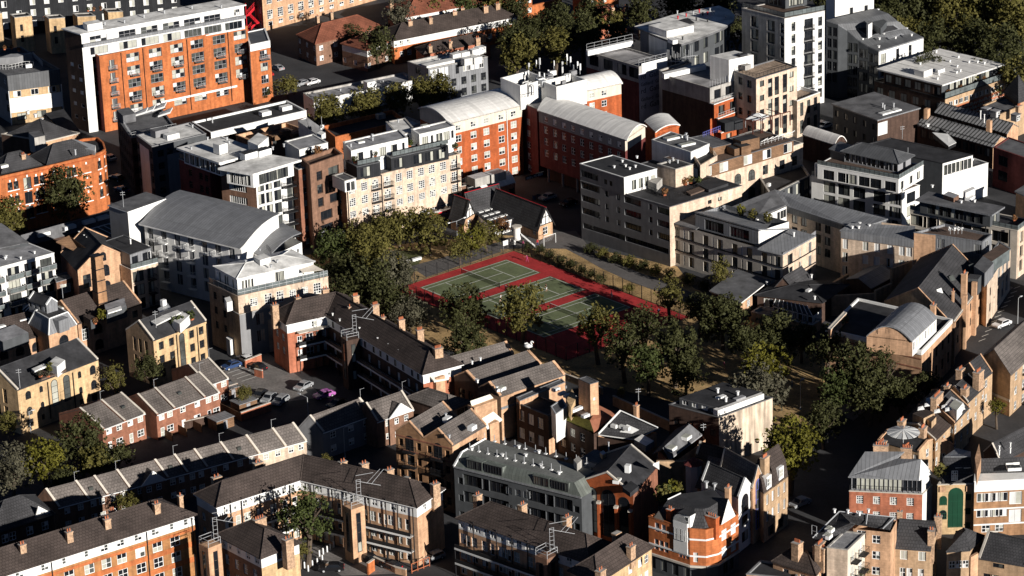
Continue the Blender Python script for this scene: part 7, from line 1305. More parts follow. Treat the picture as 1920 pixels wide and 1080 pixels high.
P = b.foot((120, 290), (1042, 515), (1240, 400), 10.2); A = [.05, .2, .34, .46, .55, .63, .78, .92]
b.walls(P, 0, 10.2, {-1: 'dark_render'}, {0: (gw([.172, .325], 2, 5.6, 2.2, .9, 3.3, st='rib'), gw([.68, .825], 2, 5.6, 2.2, .9, 3.3, st='rib'), gw([.05], 3, 1.1, 1.3, 1.8, 3.3, st='d1'), gw([.435, .505, .57], 2, 1.2, 1.3, 1.4, 3.3, st='b'), gw([.96], 2, 1.2, 1.3, 1.8, 3.3, st='d1'))}, rec=.45)
T_ = [Vector(at(x, y, 12.5)[:2]) for x, y in ((178, 188), (990, 405), (1140, 318), (345, 92))]; mr_ = b.m('mansard_roof')
for i in range(4): j = (i+1) % 4; mr_.face('green_zinc', V(P[i], 10.2), V(P[j], 10.2), V(T_[j], 12.5), V(T_[i], 12.5))
mr_.face('grey_green_roof', *[V(p, 12.5) for p in T_]); band(b, P, 0, 10.1, 10.35, 'zinc', .25, 'cornice')
nl = Vector((-.77, -.637))
for u0, u1 in ((.095, .225), (.235, .385), (.62, .75), (.76, .90)):
    a0, a1 = P[0].lerp(P[1], u0), P[0].lerp(P[1], u1); iv = -Vector((nl.x, nl.y)); d = b.new('dormer'); d.prism('green_zinc', [a0+iv*.15, a1+iv*.15, a1+iv*4, a0+iv*4], 10.3, 12.3, 'green_zinc'); L = (a1-a0).length
    b.inst.append(('window', win_mesh(round(L*.9, 1), 1.6, 'rib'), Vector((*(((a0+a1)/2)+iv*.12), 10.6)), math.atan2((a1-a0).y, (a1-a0).x)))
for row_, y0, y1 in ((0, (235, 165), (890, 330)), (1, (340, 90), (1080, 270))):
    for k in range(11):
        x = y0[0]+(y1[0]-y0[0])*k/10; y = y0[1]+(y1[1]-y0[1])*k/10; q = at(x, y, 12.5); m = b.new('safety_post'); m.beam('steel', q, q+Vector((0, 0, 1.3)), .06); m.box('white_paint', q, .5, .5, 12.5, 12.65, b.ang)
b.m('edge_trim').beam('white_paint', V(P[0], 10.3), V(T_[0], 12.6), .25); b.m('edge_trim').beam('white_paint', V(T_[0], 12.6), V(T_[3], 12.6), .2); b.boxpx((985, 240), (1010, 270), (1045, 240), 13.9, 1.4, 'concrete', 'roof_unit')
b.vents([(250, 170), (470, 215), (640, 215), (735, 190), (590, 155), (880, 345), (750, 290)], 12.5, 'white_paint', .4, .25); b.done()
b = B('stair_house', 'small white and brick rooftop house with lean roof beside arched brick front', 'building'); P = b.foot((1048, 225), (1158, 262), (1252, 205), 11.8); b.walls(P, 0, 11.8, {-1: 'tan_brick', 0: 'white_render'}, {0: (gw([.5], 1, 1.6, 1.4, 1.2, 3, st='b'),)}); b.lid(P, 11.6, .25, .2, 'mid_roof', 'zinc'); b.boxpx((1175, 185), (1195, 205), (1220, 190), 12.8, .9, 'yellow_brick', 'chimney', 'steel'); b.vents([(1240, 190)], 11.8, 'steel', 2, .12); b.done()
b = B('arched_warehouse', 'orange brick gabled building with three tall arches and dark roof', 'building')
P = b.foot((1040, 392), (1416, 492), (1592, 288), 11.6); b.walls(P, 0, 11.6, {-1: 'dull_red_brick', 0: 'orange_red_brick'}, {0: (gw([.2], 1, 2.2, 8.6, .6, 3, st='s', arch=True), gw([.525], 1, 3.0, 9.0, .3, 3, st='d', arch=True), gw([.83], 1, 2.2, 8.6, .9, 3, st='s', arch=True))}); b.gable(P, 11.6, 2.9, 1, 'dark_roof', 'orange_red_brick', .0, 'stone')
for u in (.05, .355, .69, .96): q = P[0].lerp(P[1], u)+nl*.15; b.new('pilaster').box('orange_red_brick', q, .9, .5, 0, 8.4, b.ang); b.new('pilaster_cap').box('stone', q, 1.2, .7, 8.4, 8.8, b.ang)
b.boxpx((1340, 440), (1395, 480), (1455, 430), 13.2, .8, 'dark_roof', 'roof_hatch'); b.abox(1378, 275, 15, .9, .9, 1.4, 'white_paint', 'roof_unit'); b.m('upstand').slab('white_paint', [at(1560, 290, 13), at(1605, 300, 13), at(1605, 250, 15), at(1560, 270, 15)], .3); b.skylight(1300, 390, 13.2, 1.4, .9); b.done()
b = B('garden_wall', 'lit brown brick boundary wall joining the arched building to the roofs', 'wall'); A, Q = at(1590, 560, 0), at(1840, 560, 0); d = (Q-A).normalized(); n_ = Vector((d.y, -d.x, 0))*.3; b.o = A.copy(); b.m('wall').prism('stock_brick', [A+n_, Q+n_, Q-n_, A-n_], 0, 8.5, bottom=True); b.done()
# striped corner pub and the row behind it
zone(1180, 820, 4.154)
b = B('corner_pub', 'orange brick corner pub with white stone bands, gables and black mansard', 'pub')
F = b.fp([(150, 612), (470, 712), (595, 720), (690, 698), (850, 596), (700, 470), (345, 520)], 10.2); fac = {0: (gw([.2, .36], 1, .95, 1.7, .8, 3, st='w'), gw([.18, .3, .42], 1, .9, 2.0, 3.9, 3, st='w'), gw([.77, .85, .93], 2, .75, 2.0, .7, 3.2, st='w')), 1: (gw([.35], 1, .8, 1.8, 4.4, 3, st='w'),), 3: (gw([.3, .75], 2, 1.6, 2.0, 1.2, 3.2, st='b'),)}
b.walls(F, 3.2, 10.2, 'orange_brick', fac); b.walls(F, 0, 3.2, 'dark_render', {i: (gw(4 if i in (0, 3) else 2, 1, 1.3, 2.1, .5, 3, st='d1'),) for i in range(4)}); b.flat(F, 10.2, 'dark_roof', .3, .3, 'orange_brick')
for i in range(4): band(b, F, i, 8.1, 8.4, 'white_paint', .08); band(b, F, i, 5.0, 5.3, 'white_paint', .08); band(b, F, i, 3.1, 3.45, 'stone', .3, 'cornice')
I = b.inset(F, .8); J = b.inset(F, 2.2); mr_ = b.m('mansard_roof')
for i in range(7): j = (i+1) % 7; mr_.face('slate', V(I[i], 9.9), V(I[j], 9.9), V(J[j], 13), V(J[i], 13))
mr_.face('dark_roof', *[V(p, 13) for p in J]); mr_.beam('white_paint', V(J[6], 13.1), V(J[0], 13.1), .12); q = F[0].lerp(F[1], .78)+nl*.1
b.new('white_bay').box('white_render', q-nl*.2, 2.9, .5, 5.2, 10.9, b.ang); ap = [Vector((*(q+Vector((math.cos(b.ang), math.sin(b.ang)))*1.45*math.cos(a)), 10.9+1.5*math.sin(a))) for a in [k*math.pi/8 for k in range(9)]]; b.new('curved_gable').slab('white_render', [p for p in ap], .3)
for w_ in (-.8, 0, .8): b.inst.append(('window', win_mesh(.7, 2.2, 'w'), Vector((*(q+nl*.12+Vector((math.cos(b.ang), math.sin(b.ang)))*w_), 7.6)), b.ang))
b.dormer(430, 600, 12.4, 2.2, 1.6, 2.2, math.atan2((F[1]-F[0]).y, (F[1]-F[0]).x), 'white_paint', 'dark_roof', 'w')
for x, y, z, w_ in ((318, 555, 13, 1.1), (645, 612, 13, 2.6), (640, 625, 12, 2.8)): b.chim(x, y, z, w_, 1.1, 4, 2 if w_ < 2 else 4, 'orange_red_brick')
g = b.new('street_gable'); A, Q = F[3].lerp(F[4], .15), F[3].lerp(F[4], .85); nr = Vector((.64, -.77)); g.face('white_render', V(A+nr*.05, 10.2), V(Q+nr*.05, 10.2), V((A+Q)/2+nr*.05, 14.2)); g.face('slate', V(A, 10.2), V((A+Q)/2, 14.3), V((A+Q)/2-nr*4, 13.2)); g.face('slate', V(Q, 10.2), V((A+Q)/2-nr*4, 13.2), V((A+Q)/2, 14.3)); g = b.new('parapet_gable'); A, Q = F[0].lerp(F[1], .14), F[0].lerp(F[1], .38); g.slab('stone', [V(A+nl*.06, 10.3), V(Q+nl*.06, 10.3), V((A+Q)/2+nl*.06, 11.8)], .3); b.done()
for x, y, l, r in ((260, 520, 'leaf_olive', 2.4), (330, 470, 'leaf_lime', 2.2), (290, 490, 'leaf_green', 2.0), (370, 460, 'leaf_olive', 1.8)): potted(x, y, 10, r, l, {'leaf_olive': 'olive roof garden shrubs behind the striped corner pub', 'leaf_lime': 'bright roof garden shrub behind the striped corner pub', 'leaf_green': 'green roof garden shrub behind the striped corner pub'}[l], 'roof garden shrubs behind the pub')
b = house('narrow white gabled house between the corner pub and blue arched front', (560, 340), (850, 470), (960, 385), 10.5, 2.6, 0, 'slate', 'white_render', (), (gw([.45], 1, 2.4, 3.4, .2, 3, st='d', arch=True), gw([.45], 2, 2.2, 2.0, 4.2, 3, st='d1'), gw([.88], 3, .8, 1.8, .5, 2.9, st='w')), 'gable', over=.05, cop='white_paint')
b = house('tan brick house with tall blue arched window and steep gable', (700, 250), (960, 395), (1046, 330), 10.8, 3.4, 0, 'grey_tile', 'tan_brick', (), (gw([.5], 1, 2.2, 9, -.9, 3, st='blu', arch=True),), 'gable', over=.05, cop='stone', dn=False); q = b.P[1].lerp(b.P[2], .5)+nr*.06; b.inst.append(('window', win_mesh(1.9, 9.4, 'blu', True), Vector((*q, 2.4)), b.ang)); b.done()
b = B('mansard_house', 'brown tiled double mansard corner house in stock brick with white sashes', 'house'); P = b.foot((900, 330), (1046, 440), (1236, 302), 9.4); b.walls(P, 0, 9.4, {-1: 'stock_brick'}, {1: (gw([.16, .38, .62, .86], 2, .85, 2.0, .7, 3.2, st='b'), gw([.3, .7], 1, 2, 2, 7, 3, st='d'))}, rec=.3)
for (u0, u1, hh) in ((0, .42, 4.2), (.42, 1, 5.0)):
    c0, c1 = P[1].lerp(P[2], u0), P[1].lerp(P[2], u1); dl = P[0]-P[1]; pr = [(0, 0), (.12, .55), (.5, 1), (.88, .55), (1, 0)]; rr = b.new('mansard_roof')
    for (x0, h0), (x1, h1) in zip(pr, pr[1:]): rr.slab('brown_tile', [V(c0+dl*x0, 9.4+h0*hh), V(c1+dl*x0, 9.4+h0*hh), V(c1+dl*x1, 9.4+h1*hh), V(c0+dl*x1, 9.4+h1*hh)], .2)
    for e_ in (c0, c1): b.new('gable_wall').face('brown_tile', *[V(e_+dl*x, 9.35+h*hh) for x, h in pr])
    q = (c0+c1)/2; b.inst.append(('window', win_mesh(1.3, 1.5, 'w'), Vector((*(q+nr*.0), 10.2)), b.ang)); b.new('dormer').box('white_paint', q-nr*.9, 1.7, 1.6, 9.6, 12, b.ang)
b.chim(1055, 150, 16, 2.0, 1.0, 4, 5, 'stock_brick'); b.done()
b = house('low brown tiled cottage with terracotta chimney pots by the blank white wall', (520, 130), (740, 190), (800, 140), 7, 1.8, 0, 'brown_tile', 'tan_brick', kind='gable', cop='stone', chims=((815, 165, 10, 1.8, 1.0, 3.5, 5),))
b = house('grey stone tiled long roof behind the white gabled house', (580, 290), (880, 372), (975, 285), 9, 2.4, 0, 'grey_tile', 'brown_brick', kind='gable')
b = house('black roofed range with metal flues behind the corner pub', (530, 375), (830, 452), (900, 385), 8.6, 1.2, 0, 'slate', 'brown_brick', kind='gable', dn=False); b.vents([(700, 300), (730, 305), (770, 312), (800, 320), (840, 325), (600, 390), (665, 405)], 10, 'steel', 1.0, .3); b.chim(770, 385, 14, 1.2, .9, 5, 2, 'tan_brick'); b.done()
b = B('red_kiosk', 'small red topped octagonal roof kiosk among the dark roofs', 'kiosk'); p = at(500, 200, 9); b.o = Vector((p.x, p.y, 0)); b.m('wall').beam('white_render', (p.x, p.y, 0), (p.x, p.y, 9.0), 1.5, 8); b.m('roof').beam('maroon_brick', (p.x, p.y, 9), (p.x, p.y, 10), 1.9, 8, .3); b.done()
zone(1500, 800, 3.857)
b = B('zinc_roof_house', 'red brick corner house with glazed storey under a ribbed zinc roof', 'house')
F = b.fp([(357, 462), (886, 486), (955, 420), (870, 330), (470, 320)], 7.8); b.walls(F, 0, 7.8, {-1: 'red_brick', 1: 'white_render'}, {0: (gw([.145, .375, .605, .835], 2, 1.25, 1.5, .9, 2.9, st='w4'),)}); b.flat(F, 7.8, 'deck', .1, .2, 'stone'); I = b.inset(F, .25)
b.walls(I, 7.7, 10.5, {-1: 'zinc', 1: 'white_render'}, {0: (gw(15, 1, .85, 2.3, .25, 3, .04, .04, 'curt'),)}, part='glazed_storey'); b.rail([(360, 460), (860, 482)], 7.8, 1.0, .9, 'dark_metal')
E_ = [Vector(at(*p)) for p in ((348, 362, 10.6), (862, 384, 10.6), (960, 330, 10.6), (700, 230, 12.4), (875, 236, 13.0), (755, 180, 13.2), (470, 180, 13.0))]; b.poly('zinc', [E_[0], E_[1], E_[4], E_[3]], .2); b.poly('zinc', [E_[0], E_[3], E_[5], E_[6]], .2); b.poly('white_render', [E_[1], E_[2], E_[4]], .2); b.chim(585, 130, 15, 3.0, 1.4, 4, 5); b.chim(770, 150, 14.6, 2.2, 1.2, 4, 5); b.done()
b = B('green_door_warehouse', 'tan brick warehouse with tall green loading doors under an arch', 'warehouse'); P = b.fp([(996, 418), (1262, 410), (1300, 340), (1040, 345)], 9.6); b.walls(P, 0, 9.6, 'yellow_brick', {0: (gw([.5], 1, 2.6, 7.6, .7, 3, st='grn', arch=True), gw([.16], 2, 1.3, 1.8, 2.2, 2.7, st='grn', arch=True), gw([.84], 3, .95, 1.2, 2.0, 2.7, st='grn'))}); b.flat(P, 9.6, 'mid_roof', .2, .3, 'stone'); zz = [Vector(at(*p)) for p in ((1030, 400, 9.7), (1262, 398, 9.7), (1230, 215, 13.2), (1035, 215, 13.2))]; b.poly('slate', zz, .2); b.poly('zinc', [Vector(at(*p)) for p in ((1045, 215, 13.3), (1235, 215, 13.3), (1235, 180, 12), (1130, 155, 12))], .2)
for x, y in ((1145, 295), (1205, 295), (1163, 240), (1205, 240)): b.skylight(x, y, 11.4, 1.0, 1.2, mat_='glass_mid')
for k in range(6): q = F[0] if False else P[0].lerp(P[1], (.08, .13, .18, .8, .86, .92)[k])+Vector((0, -.1)); b.new('corbel').box('tan_brick', q, .35, .3, 8.2, 9.2, b.ang)
q = at(1117, 390, 9.9); b.inst.append(('window', win_mesh(1.1, 1.9, 'w4'), q, b.ang)); b.done(); potted(1020, 380, 9.6, 2.0, 'leaf_olive', 'olive shrub on the roof of the green door warehouse', None)
b = B('white_band_house', 'brick building with broad white upper wall and slate roof at right edge', 'building'); P = b.fp([(1262, 398), (1640, 378), (1700, 250), (1300, 250)], 10.6); b.walls(P, 8.6, 10.6, 'white_render'); b.walls(P, 0, 8.6, 'brown_tan_brick', {0: (gw([.14, .28, .42, .56], 2, 1.6, 1.7, .3, 2.9, st='w1'), gw([.8], 2, 2.2, 2.4, .3, 3.4, st='b'), gw([.24, .5], 1, 1.5, 1.4, 6.4, 3, st='w'))}); b.poly('slate', [(1268, 330, 10.8), (1640, 318, 10.8), (1660, 215, 13.4), (1300, 232, 13.4)], .25); b.poly('white_render', [(1258, 396, 10.65), (1640, 376, 10.65), (1640, 330, 10.75), (1262, 340, 10.75)], .12)
for x, y in ((1510, 262), (1555, 258), (1525, 300), (1570, 298)): b.skylight(x, y, 12.2, 1.1, 1.1, mat_='glass_mid')
b.boxpx((1265, 225), (1280, 330), (1310, 225), 13.8, 2.6, 'tan_brick', 'party_wall'); b.vents([(1440, 205), (1520, 190)], 13.4, 'white_paint', .9, .15)
for z0 in (5.4, 2.5): band(b, P, 0, z0-.25, z0, 'white_paint', .15, 'sill')
b.done()
b = B('tan_house', 'tan brick house with slate mansard and cream flat roofed projection', 'house')
P = b.fp([(385, 738), (655, 766), (700, 680), (330, 640)], 12.0); b.walls(P, 0, 12.0, 'tan_brick', {0: (gw([.22], 1, 1.5, 1.4, .2, 3, st='w1'), gw([.62], 4, 1.4, 1.5, .8, 2.9, st='w'))}); b.poly('slate', [(92, 806, 10.4), (200, 860, 10.4), (400, 700, 12.6), (362, 690, 14.0), (285, 615, 14.2)], .2); b.poly('slate', [(385, 698, 12.4), (650, 742, 12.2), (685, 655, 14.0), (480, 628, 14.4), (285, 613, 14.4)], .2)
bm_ = b.m('ridge_trim'); bm_.beam('steel', at(92, 804, 10.6), at(285, 613, 14.5), .12); bm_.beam('steel', at(285, 613, 14.5), at(685, 655, 14.2), .1); bm_.beam('steel', at(488, 628, 14.6), at(478, 705, 12.8), .1); bm_.beam('steel', at(600, 738, 12.4), at(680, 660, 14.2), .12)
X = b.foot((195, 868), (345, 888), (470, 770), 11.6); b.walls(X, 0, 11.6, {-1: 'cream_render', 0: 'pale_brick'}, {1: (gw([.3, .75], 3, 1.2, 2.0, .9, 3.0, st='b', bal='dark', bd=1.2, bw=1.6),)}, part='projection'); b.flat(X, 11.6, 'grey_roof', .2, .25, 'concrete')
for x, y in ((205, 738), (225, 750), (190, 785), (210, 795)): b.skylight(x, y, 12.4, 1.2, .5)
b.vents([(347, 625), (430, 640), (250, 620), (495, 620)], 14.4, 'white_paint', .5); b.rail([(85, 790), (120, 800)], 10.6, 2, 1, 'steel'); b.chim(145, 840, 12.6, 2.6, 1, 3, 5); b.done()
b = B('gabled_house', 'stock brick house with hipped gable, red ridge and tall side chimney', 'house'); P = b.fp([(690, 868), (940, 886), (990, 770), (760, 750)], 7.6); b.walls(P, 0, 7.6, 'stock_brick', {0: (gw([.25, .78], 1, 1.3, 1.7, .6, 3, st='w1'), gw([.22, .42, .75], 2, 1.0, 1.8, 3.8, 2.9, st='w'))}); b.gable(P[:], 7.6, 3.6, 0, 'slate', 'brown_tile', .2); b.chim(950, 745, 11.6, 1.2, 1.6, 6, 2); b.chim(1000, 645, 11.8, 1.4, 1, 6, 2); b.chim(722, 610, 12, 1.0, .8, 4, 1); b.done()
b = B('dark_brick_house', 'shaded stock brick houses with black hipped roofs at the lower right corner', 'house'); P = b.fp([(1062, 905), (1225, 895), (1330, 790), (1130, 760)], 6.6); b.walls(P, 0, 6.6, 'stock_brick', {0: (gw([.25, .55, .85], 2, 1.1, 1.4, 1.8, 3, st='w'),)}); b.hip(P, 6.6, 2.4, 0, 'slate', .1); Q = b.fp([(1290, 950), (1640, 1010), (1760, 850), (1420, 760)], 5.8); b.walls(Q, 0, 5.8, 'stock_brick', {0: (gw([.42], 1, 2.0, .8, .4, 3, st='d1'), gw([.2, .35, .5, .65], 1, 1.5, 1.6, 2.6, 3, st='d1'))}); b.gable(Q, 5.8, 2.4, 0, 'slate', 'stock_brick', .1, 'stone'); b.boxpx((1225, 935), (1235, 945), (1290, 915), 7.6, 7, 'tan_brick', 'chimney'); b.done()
zone(1180, 820, 4.154)
b = B('low_roof_house', 'flat dark roofed low house with pale rim at the bottom right', 'house'); P = b.foot((910, 1035), (1290, 1075), (1340, 1010), 6.4); b.fp; Fq = b.fp([(912, 1062), (1300, 1100), (1330, 1000), (1025, 955)], 6.4); b.walls(Fq, 0, 6.4, 'tan_brick'); b.flat(Fq, 6.4, 'dark_roof', .3, .3, 'grey_render'); b.done()
b = B('pyramid_roof_house', 'tan brick house with brown pyramid roof and two rows of chimney pots', 'house'); P = b.fp([(1120, 965), (1450, 1070), (1525, 970), (1240, 880)], 7.4); b.walls(P, 0, 7.4, 'tan_brick', {0: (gw([.3, .7], 2, 1.2, 1.6, .7, 3, st='w'),), 1: (gw([.3, .7], 2, 1.0, 1.6, .7, 3, st='b'),)}); b.hip(P, 7.4, 2.4, 0, 'brown_tile', .25); b.chim(1308, 815, 12.4, 1.6, 1.6, 4, 6); b.chim(1485, 850, 12, 2.6, 1.2, 4.4, 6); b.done()
# ================================================================ trees
zone(0, 0, 1)
D_, O_, L_, G_, N_ = 'leaf_dark', 'leaf_olive', 'leaf_lime', 'leaf_grey', 'leaf_green'
TREES = [
 (612, 212, 36, 9.5, 'round', O_, 'round clipped street tree at the low end of the tree row by hotel'), (682, 202, 38, 10, 'round', O_, 'second round street tree in the row behind the dark felt roof'),
 (741, 188, 31, 9.5, 'round', O_, 'third round street tree in the row below the grey flat roof'), (790, 176, 34, 10.5, 'round', O_, 'fourth round street tree in the row, beside the fifth taller one'), (823, 170, 34, 11, 'round', O_, 'last tall street tree of the row under the grey clad block'),
 (126, 362, 47, 13, 'round', D_, 'dark round tree standing before the orange corner building'), (14, 412, 42, 10, 'round', O_, 'olive tree cut by the left edge below the orange building'),
 (497, 168, 22, 5, 'bush', D_, 'dark bush at the base of the orange apartment annex'), (538, 160, 24, 6, 'bush', O_, 'olive bush beside the orange apartment annex'),
 (972, 106, 42, 14, 'round', O_, 'big round tree above the hotel plant room'), (1040, 84, 34, 13, 'round', O_, 'round tree left of the construction site frame'), (1092, 62, 40, 14, 'round', D_, 'dark tree behind the construction site roof edge'),
 (1150, 44, 34, 12, 'bush', O_, 'low olive tree near the tip of the curved office roof'), (1160, 70, 28, 10, 'round', D_, 'dark tree under the tip of the curved office roof'), (1045, 40, 38, 12, 'round', D_, 'dark tree in the belt behind the far chimneyed terrace'), (1000, 62, 36, 12, 'round', D_, 'dark tree between grey clad block and the far belt'), (1110, 28, 34, 12, 'round', D_, 'dark tree just below the far orange brick house'), (960, 70, 30, 11, 'round', D_, 'dark tree right of the chimneyed terrace end'), (1200, 22, 36, 12, 'round', D_, 'dark tree behind the curved office roof near the top edge'), (1270, 8, 38, 12, 'round', D_, 'dark tree at the top edge behind the curved office'), (1340, 12, 40, 14, 'round', D_, 'dark tree at the top edge left of the white tower'), (1385, 60, 30, 12, 'round', D_, 'dark tree squeezed between curved office and white tower'),
 (925, 10, 36, 10, 'round', O_, 'olive tree at the top edge right of the red roofs'), (968, 14, 26, 9, 'round', D_, 'small dark tree at the top edge beside brick wall'), (748, 30, 30, 15, 'tall', G_, 'tall loose grey green tree rising before the far red roof'), (845, 62, 34, 8, 'loose', O_, 'loose olive tree among the far terrace houses'), (870, 12, 24, 9, 'round', N_, 'green tree at the top edge behind the terrace chimneys'), (708, 85, 36, 11, 'loose', D_, 'dark loose tree before the small hipped red roof'), (800, 22, 40, 9, 'bush', O_, 'spreading olive tree between the two far red roofs'), (660, 70, 24, 8, 'round', D_, 'dark tree in the court of the far red roofed houses')]
WOODS = [(1665, 28, 46), (1725, 22, 52), (1790, 30, 55), (1850, 22, 55), (1910, 40, 60), (1700, 74, 44), (1758, 84, 52), (1822, 84, 52), (1885, 105, 55), (1915, 150, 44), (1640, 5, 40), (1750, -5, 50), (1830, -10, 50), (1900, -5, 50), (1740, 128, 30), (1560, 0, 36), (1850, 130, 40)]
PARK = [(625, 468, 38, 9, 'round', N_, 'green park edge tree by the foot of the brown tower'), (668, 455, 40, 9, 'round', O_, 'olive hedge tree below the cream block drainpipe'), (708, 443, 40, 9, 'round', O_, 'olive hedge tree below the cream block balconies'), (748, 430, 40, 9, 'round', O_, 'olive hedge tree beside the white canopy'), (785, 415, 36, 9, 'bush', O_, 'hedge tree nearest the half timbered pavilion'),
 (640, 505, 44, 9, 'bush', D_, 'dark bushy tree behind the penthouse block terrace'), (700, 490, 50, 9, 'round', O_, 'broad olive tree in the park thicket near yellow posts'), (690, 535, 50, 11, 'round', D_, 'big dark thicket tree left of the red court corner'), (735, 520, 46, 11, 'round', G_, 'greyish thicket tree beside the left court corner'), (650, 560, 46, 9, 'round', D_, 'dark thicket tree behind the council block chimneys'), (728, 565, 42, 10, 'willow', D_, 'dark drooping tree between chimneys and courts'), (768, 590, 38, 8, 'willow', G_, 'grey green drooping tree below the left court corner'),
 (806, 440, 38, 9, 'loose', O_, 'spreading park tree with visible trunk before the pavilion'), (882, 452, 30, 7, 'loose', L_, 'light green young tree by the court path'), (912, 443, 30, 7, 'loose', O_, 'olive young tree near the white play turret'), (862, 468, 24, 6, 'loose', O_, 'small tree against the court fence top side'), (940, 425, 18, 5, 'loose', 'leaf_rust', 'small reddish tree beside the play turret'),
 (870, 580, 46, 10, 'round', D_, 'dark round tree hiding the near end of first court'), (978, 580, 50, 12, 'round', O_, 'olive tree hiding the middle court centre'), (872, 640, 42, 9, 'round', D_, 'dark tree behind the roof of the first grey hall'), (930, 668, 12, 3, 'bush', D_, 'low dark bush beside the swan figure'),
 (1120, 612, 42, 12, 'round', O_, 'tall olive tree in front of the lower court'), (1170, 645, 42, 12, 'round', D_, 'tall dark tree beside the olive one before lower court'), (1205, 612, 40, 12, 'loose', D_, 'dark loose tree at the lower court end'), (1256, 556, 30, 10, 'tall', O_, 'slender olive tree at the far right court corner'), (1265, 652, 52, 13, 'round', D_, 'big dark tree in the middle of the park'), (1285, 700, 42, 9, 'round', D_, 'dark tree below the big dark one in the park'), (1215, 685, 40, 10, 'round', N_, 'green dark tree near the worn park slope'),
 (1355, 600, 50, 11, 'round', D_, 'dark tree in front of the small brick lodge'), (1310, 580, 30, 9, 'round', D_, 'dark tree right of the red court corner'), (1455, 630, 46, 10, 'round', D_, 'dark tree in front of the bungalow conservatory'), (1400, 640, 36, 9, 'round', D_, 'dark tree below the bungalow garden wall'), (1434, 684, 50, 10, 'bush', L_, 'light olive spreading tree in the park middle'), (1425, 732, 56, 14, 'round', G_, 'grey leaved tree behind the blank pale wall'), (1503, 638, 34, 8, 'round', D_, 'dark tree between bungalow wall and barrel hall'),
 (1555, 652, 42, 11, 'loose', D_, 'dark loose tree beside the barrel roofed hall'), (1600, 695, 54, 13, 'round', D_, 'big dark tree in front of the barrel roofed hall'), (1572, 735, 42, 10, 'round', N_, 'green tree at the dark right park corner'), (1632, 745, 46, 10, 'round', D_, 'dark tree at the street side of the park corner'), (1655, 685, 26, 12, 'tall', D_, 'slim dark tree against the brown barrel hall wall'), (1352, 512, 22, 9, 'tall', O_, 'slim olive tree against the courtyard flats'),
 (1482, 838, 56, 14, 'round', L_, 'large light green tree beside the blank pale wall'),
 (80, 864, 42, 11, 'round', L_, 'bright yellow green tree in the lower left gardens'), (18, 882, 46, 12, 'willow', G_, 'grey green drooping tree at the lower left edge'), (150, 832, 52, 11, 'round', D_, 'big dark tree below the red brick terrace'), (178, 868, 42, 8, 'bush', O_, 'olive thicket below the big dark garden tree'), (215, 855, 36, 8, 'bush', D_, 'dark thicket at the terrace garden end'), (120, 900, 36, 7, 'bush', D_, 'dark bush between the bright tree and long row'), (214, 710, 24, 9, 'tall', O_, 'slim olive tree right of the yellow warehouse'), (278, 690, 30, 9, 'round', D_, 'dark tree before the smaller yellow warehouse'), (14, 795, 22, 6, 'round', O_, 'small tree at the left corner of yellow warehouse'), (456, 738, 18, 5, 'round', O_, 'little garden tree by the parked cars'), (240, 942, 24, 6, 'bush', O_, 'olive bush behind the long lower left council roof'), (572, 968, 52, 14, 'loose', N_, 'green tree in the council flats courtyard'), (562, 1032, 22, 5, 'bush', O_, 'small bush beside the courtyard bollards'), (740, 770, 24, 6, 'loose', D_, 'dark shrubby tree by the shaded car park houses'), (610, 862, 14, 4, 'bush', O_, 'small bush beside the white cornered house'), (1165, 735, 10, 4, 'bush', O_, 'lone small bush on the dark park lawn'), (1870, 762, 18, 6, 'bush', L_, 'light bush in the garden at the right edge'), (1612, 1072, 18, 6, 'bush', N_, 'green bush at the bottom edge below cream projection'), (1545, 790, 40, 9, 'round', D_, 'dark tree at the shaded street bend'), (1690, 740, 40, 9, 'round', D_, 'dark tree beside the chimneyed terrace street'), (1740, 720, 26, 8, 'round', D_, 'dark tree close to the first chimneyed house')]
for t in TREES + PARK: tree(*t)
for x, y, r in WOODS: tree(x, y, r, 13, 'round', random.choice([D_, D_, D_, D_, D_, O_]), 'dark tree of the dense wood filling the top right corner', 'tree', 'trees of the top right wood')
for i, (x, y, r) in enumerate([(1012, 468, 13), (1030, 478, 14), (1050, 487, 14), (1070, 496, 14), (1090, 505, 13), (1108, 514, 13), (1126, 522, 12), (990, 462, 11)]): tree(x, y, r, 2.4, 'bush', D_, 'dark clipped shrubs along the court side of the curving path', 'shrub', 'shrubs along the court fence')
for i, (x, y, r) in enumerate([(1108, 466, 15), (1130, 474, 15), (1155, 484, 15), (1180, 490, 16), (1205, 497, 15), (1230, 506, 15), (1255, 512, 13), (1290, 525, 16), (1320, 535, 15), (1180, 540, 12)]): tree(x, y, r, 2.4, 'bush', O_ if i % 2 else D_, 'low shrubs between the curving path and the shaded office', 'shrub', 'shrubs below the shaded office')

# ---------------------------------------------------------------- cars
AE, AN = math.atan2(.637, .771), math.atan2(-.771, .637)
car(483, 693, AN+.1, 'car_black', 'black car beside the brick pier at the car park entrance'); car(461, 678, AN, 'car_white', 'white and red marked car behind the low brick wall'); car(487, 745, AE+.5, 'car_black', 'black car at the left of the row by garden wall'); car(505, 751, AE+.45, 'car_silver', 'silver hatchback second in the row by garden wall'); car(526, 756, AE+.4, 'car_silver', 'silver estate car at the end of the row by garden wall', 'estate'); car(569, 729, AE+.25, 'car_silver', 'silver car in the shaded middle of the car park'); car(608, 745, AE-.1, 'car_pink', 'bright pink car in the shaded car park'); car(632, 762, AE+.1, 'car_black', 'dark car just above the white cornered house roof')
car(689, 1052, AN+.15, 'car_black', 'black car under the sunlit gallery, nearer the tree'); car(733, 1066, AN+.15, 'car_black', 'black car under the sunlit gallery, nearer the road'); car(812, 1050, AE, 'car_silver', 'silver estate car in the alley between council blocks', 'estate'); car(622, 1070, AN+.9, 'car_black', 'dark car cut by the bottom edge near the bollards')
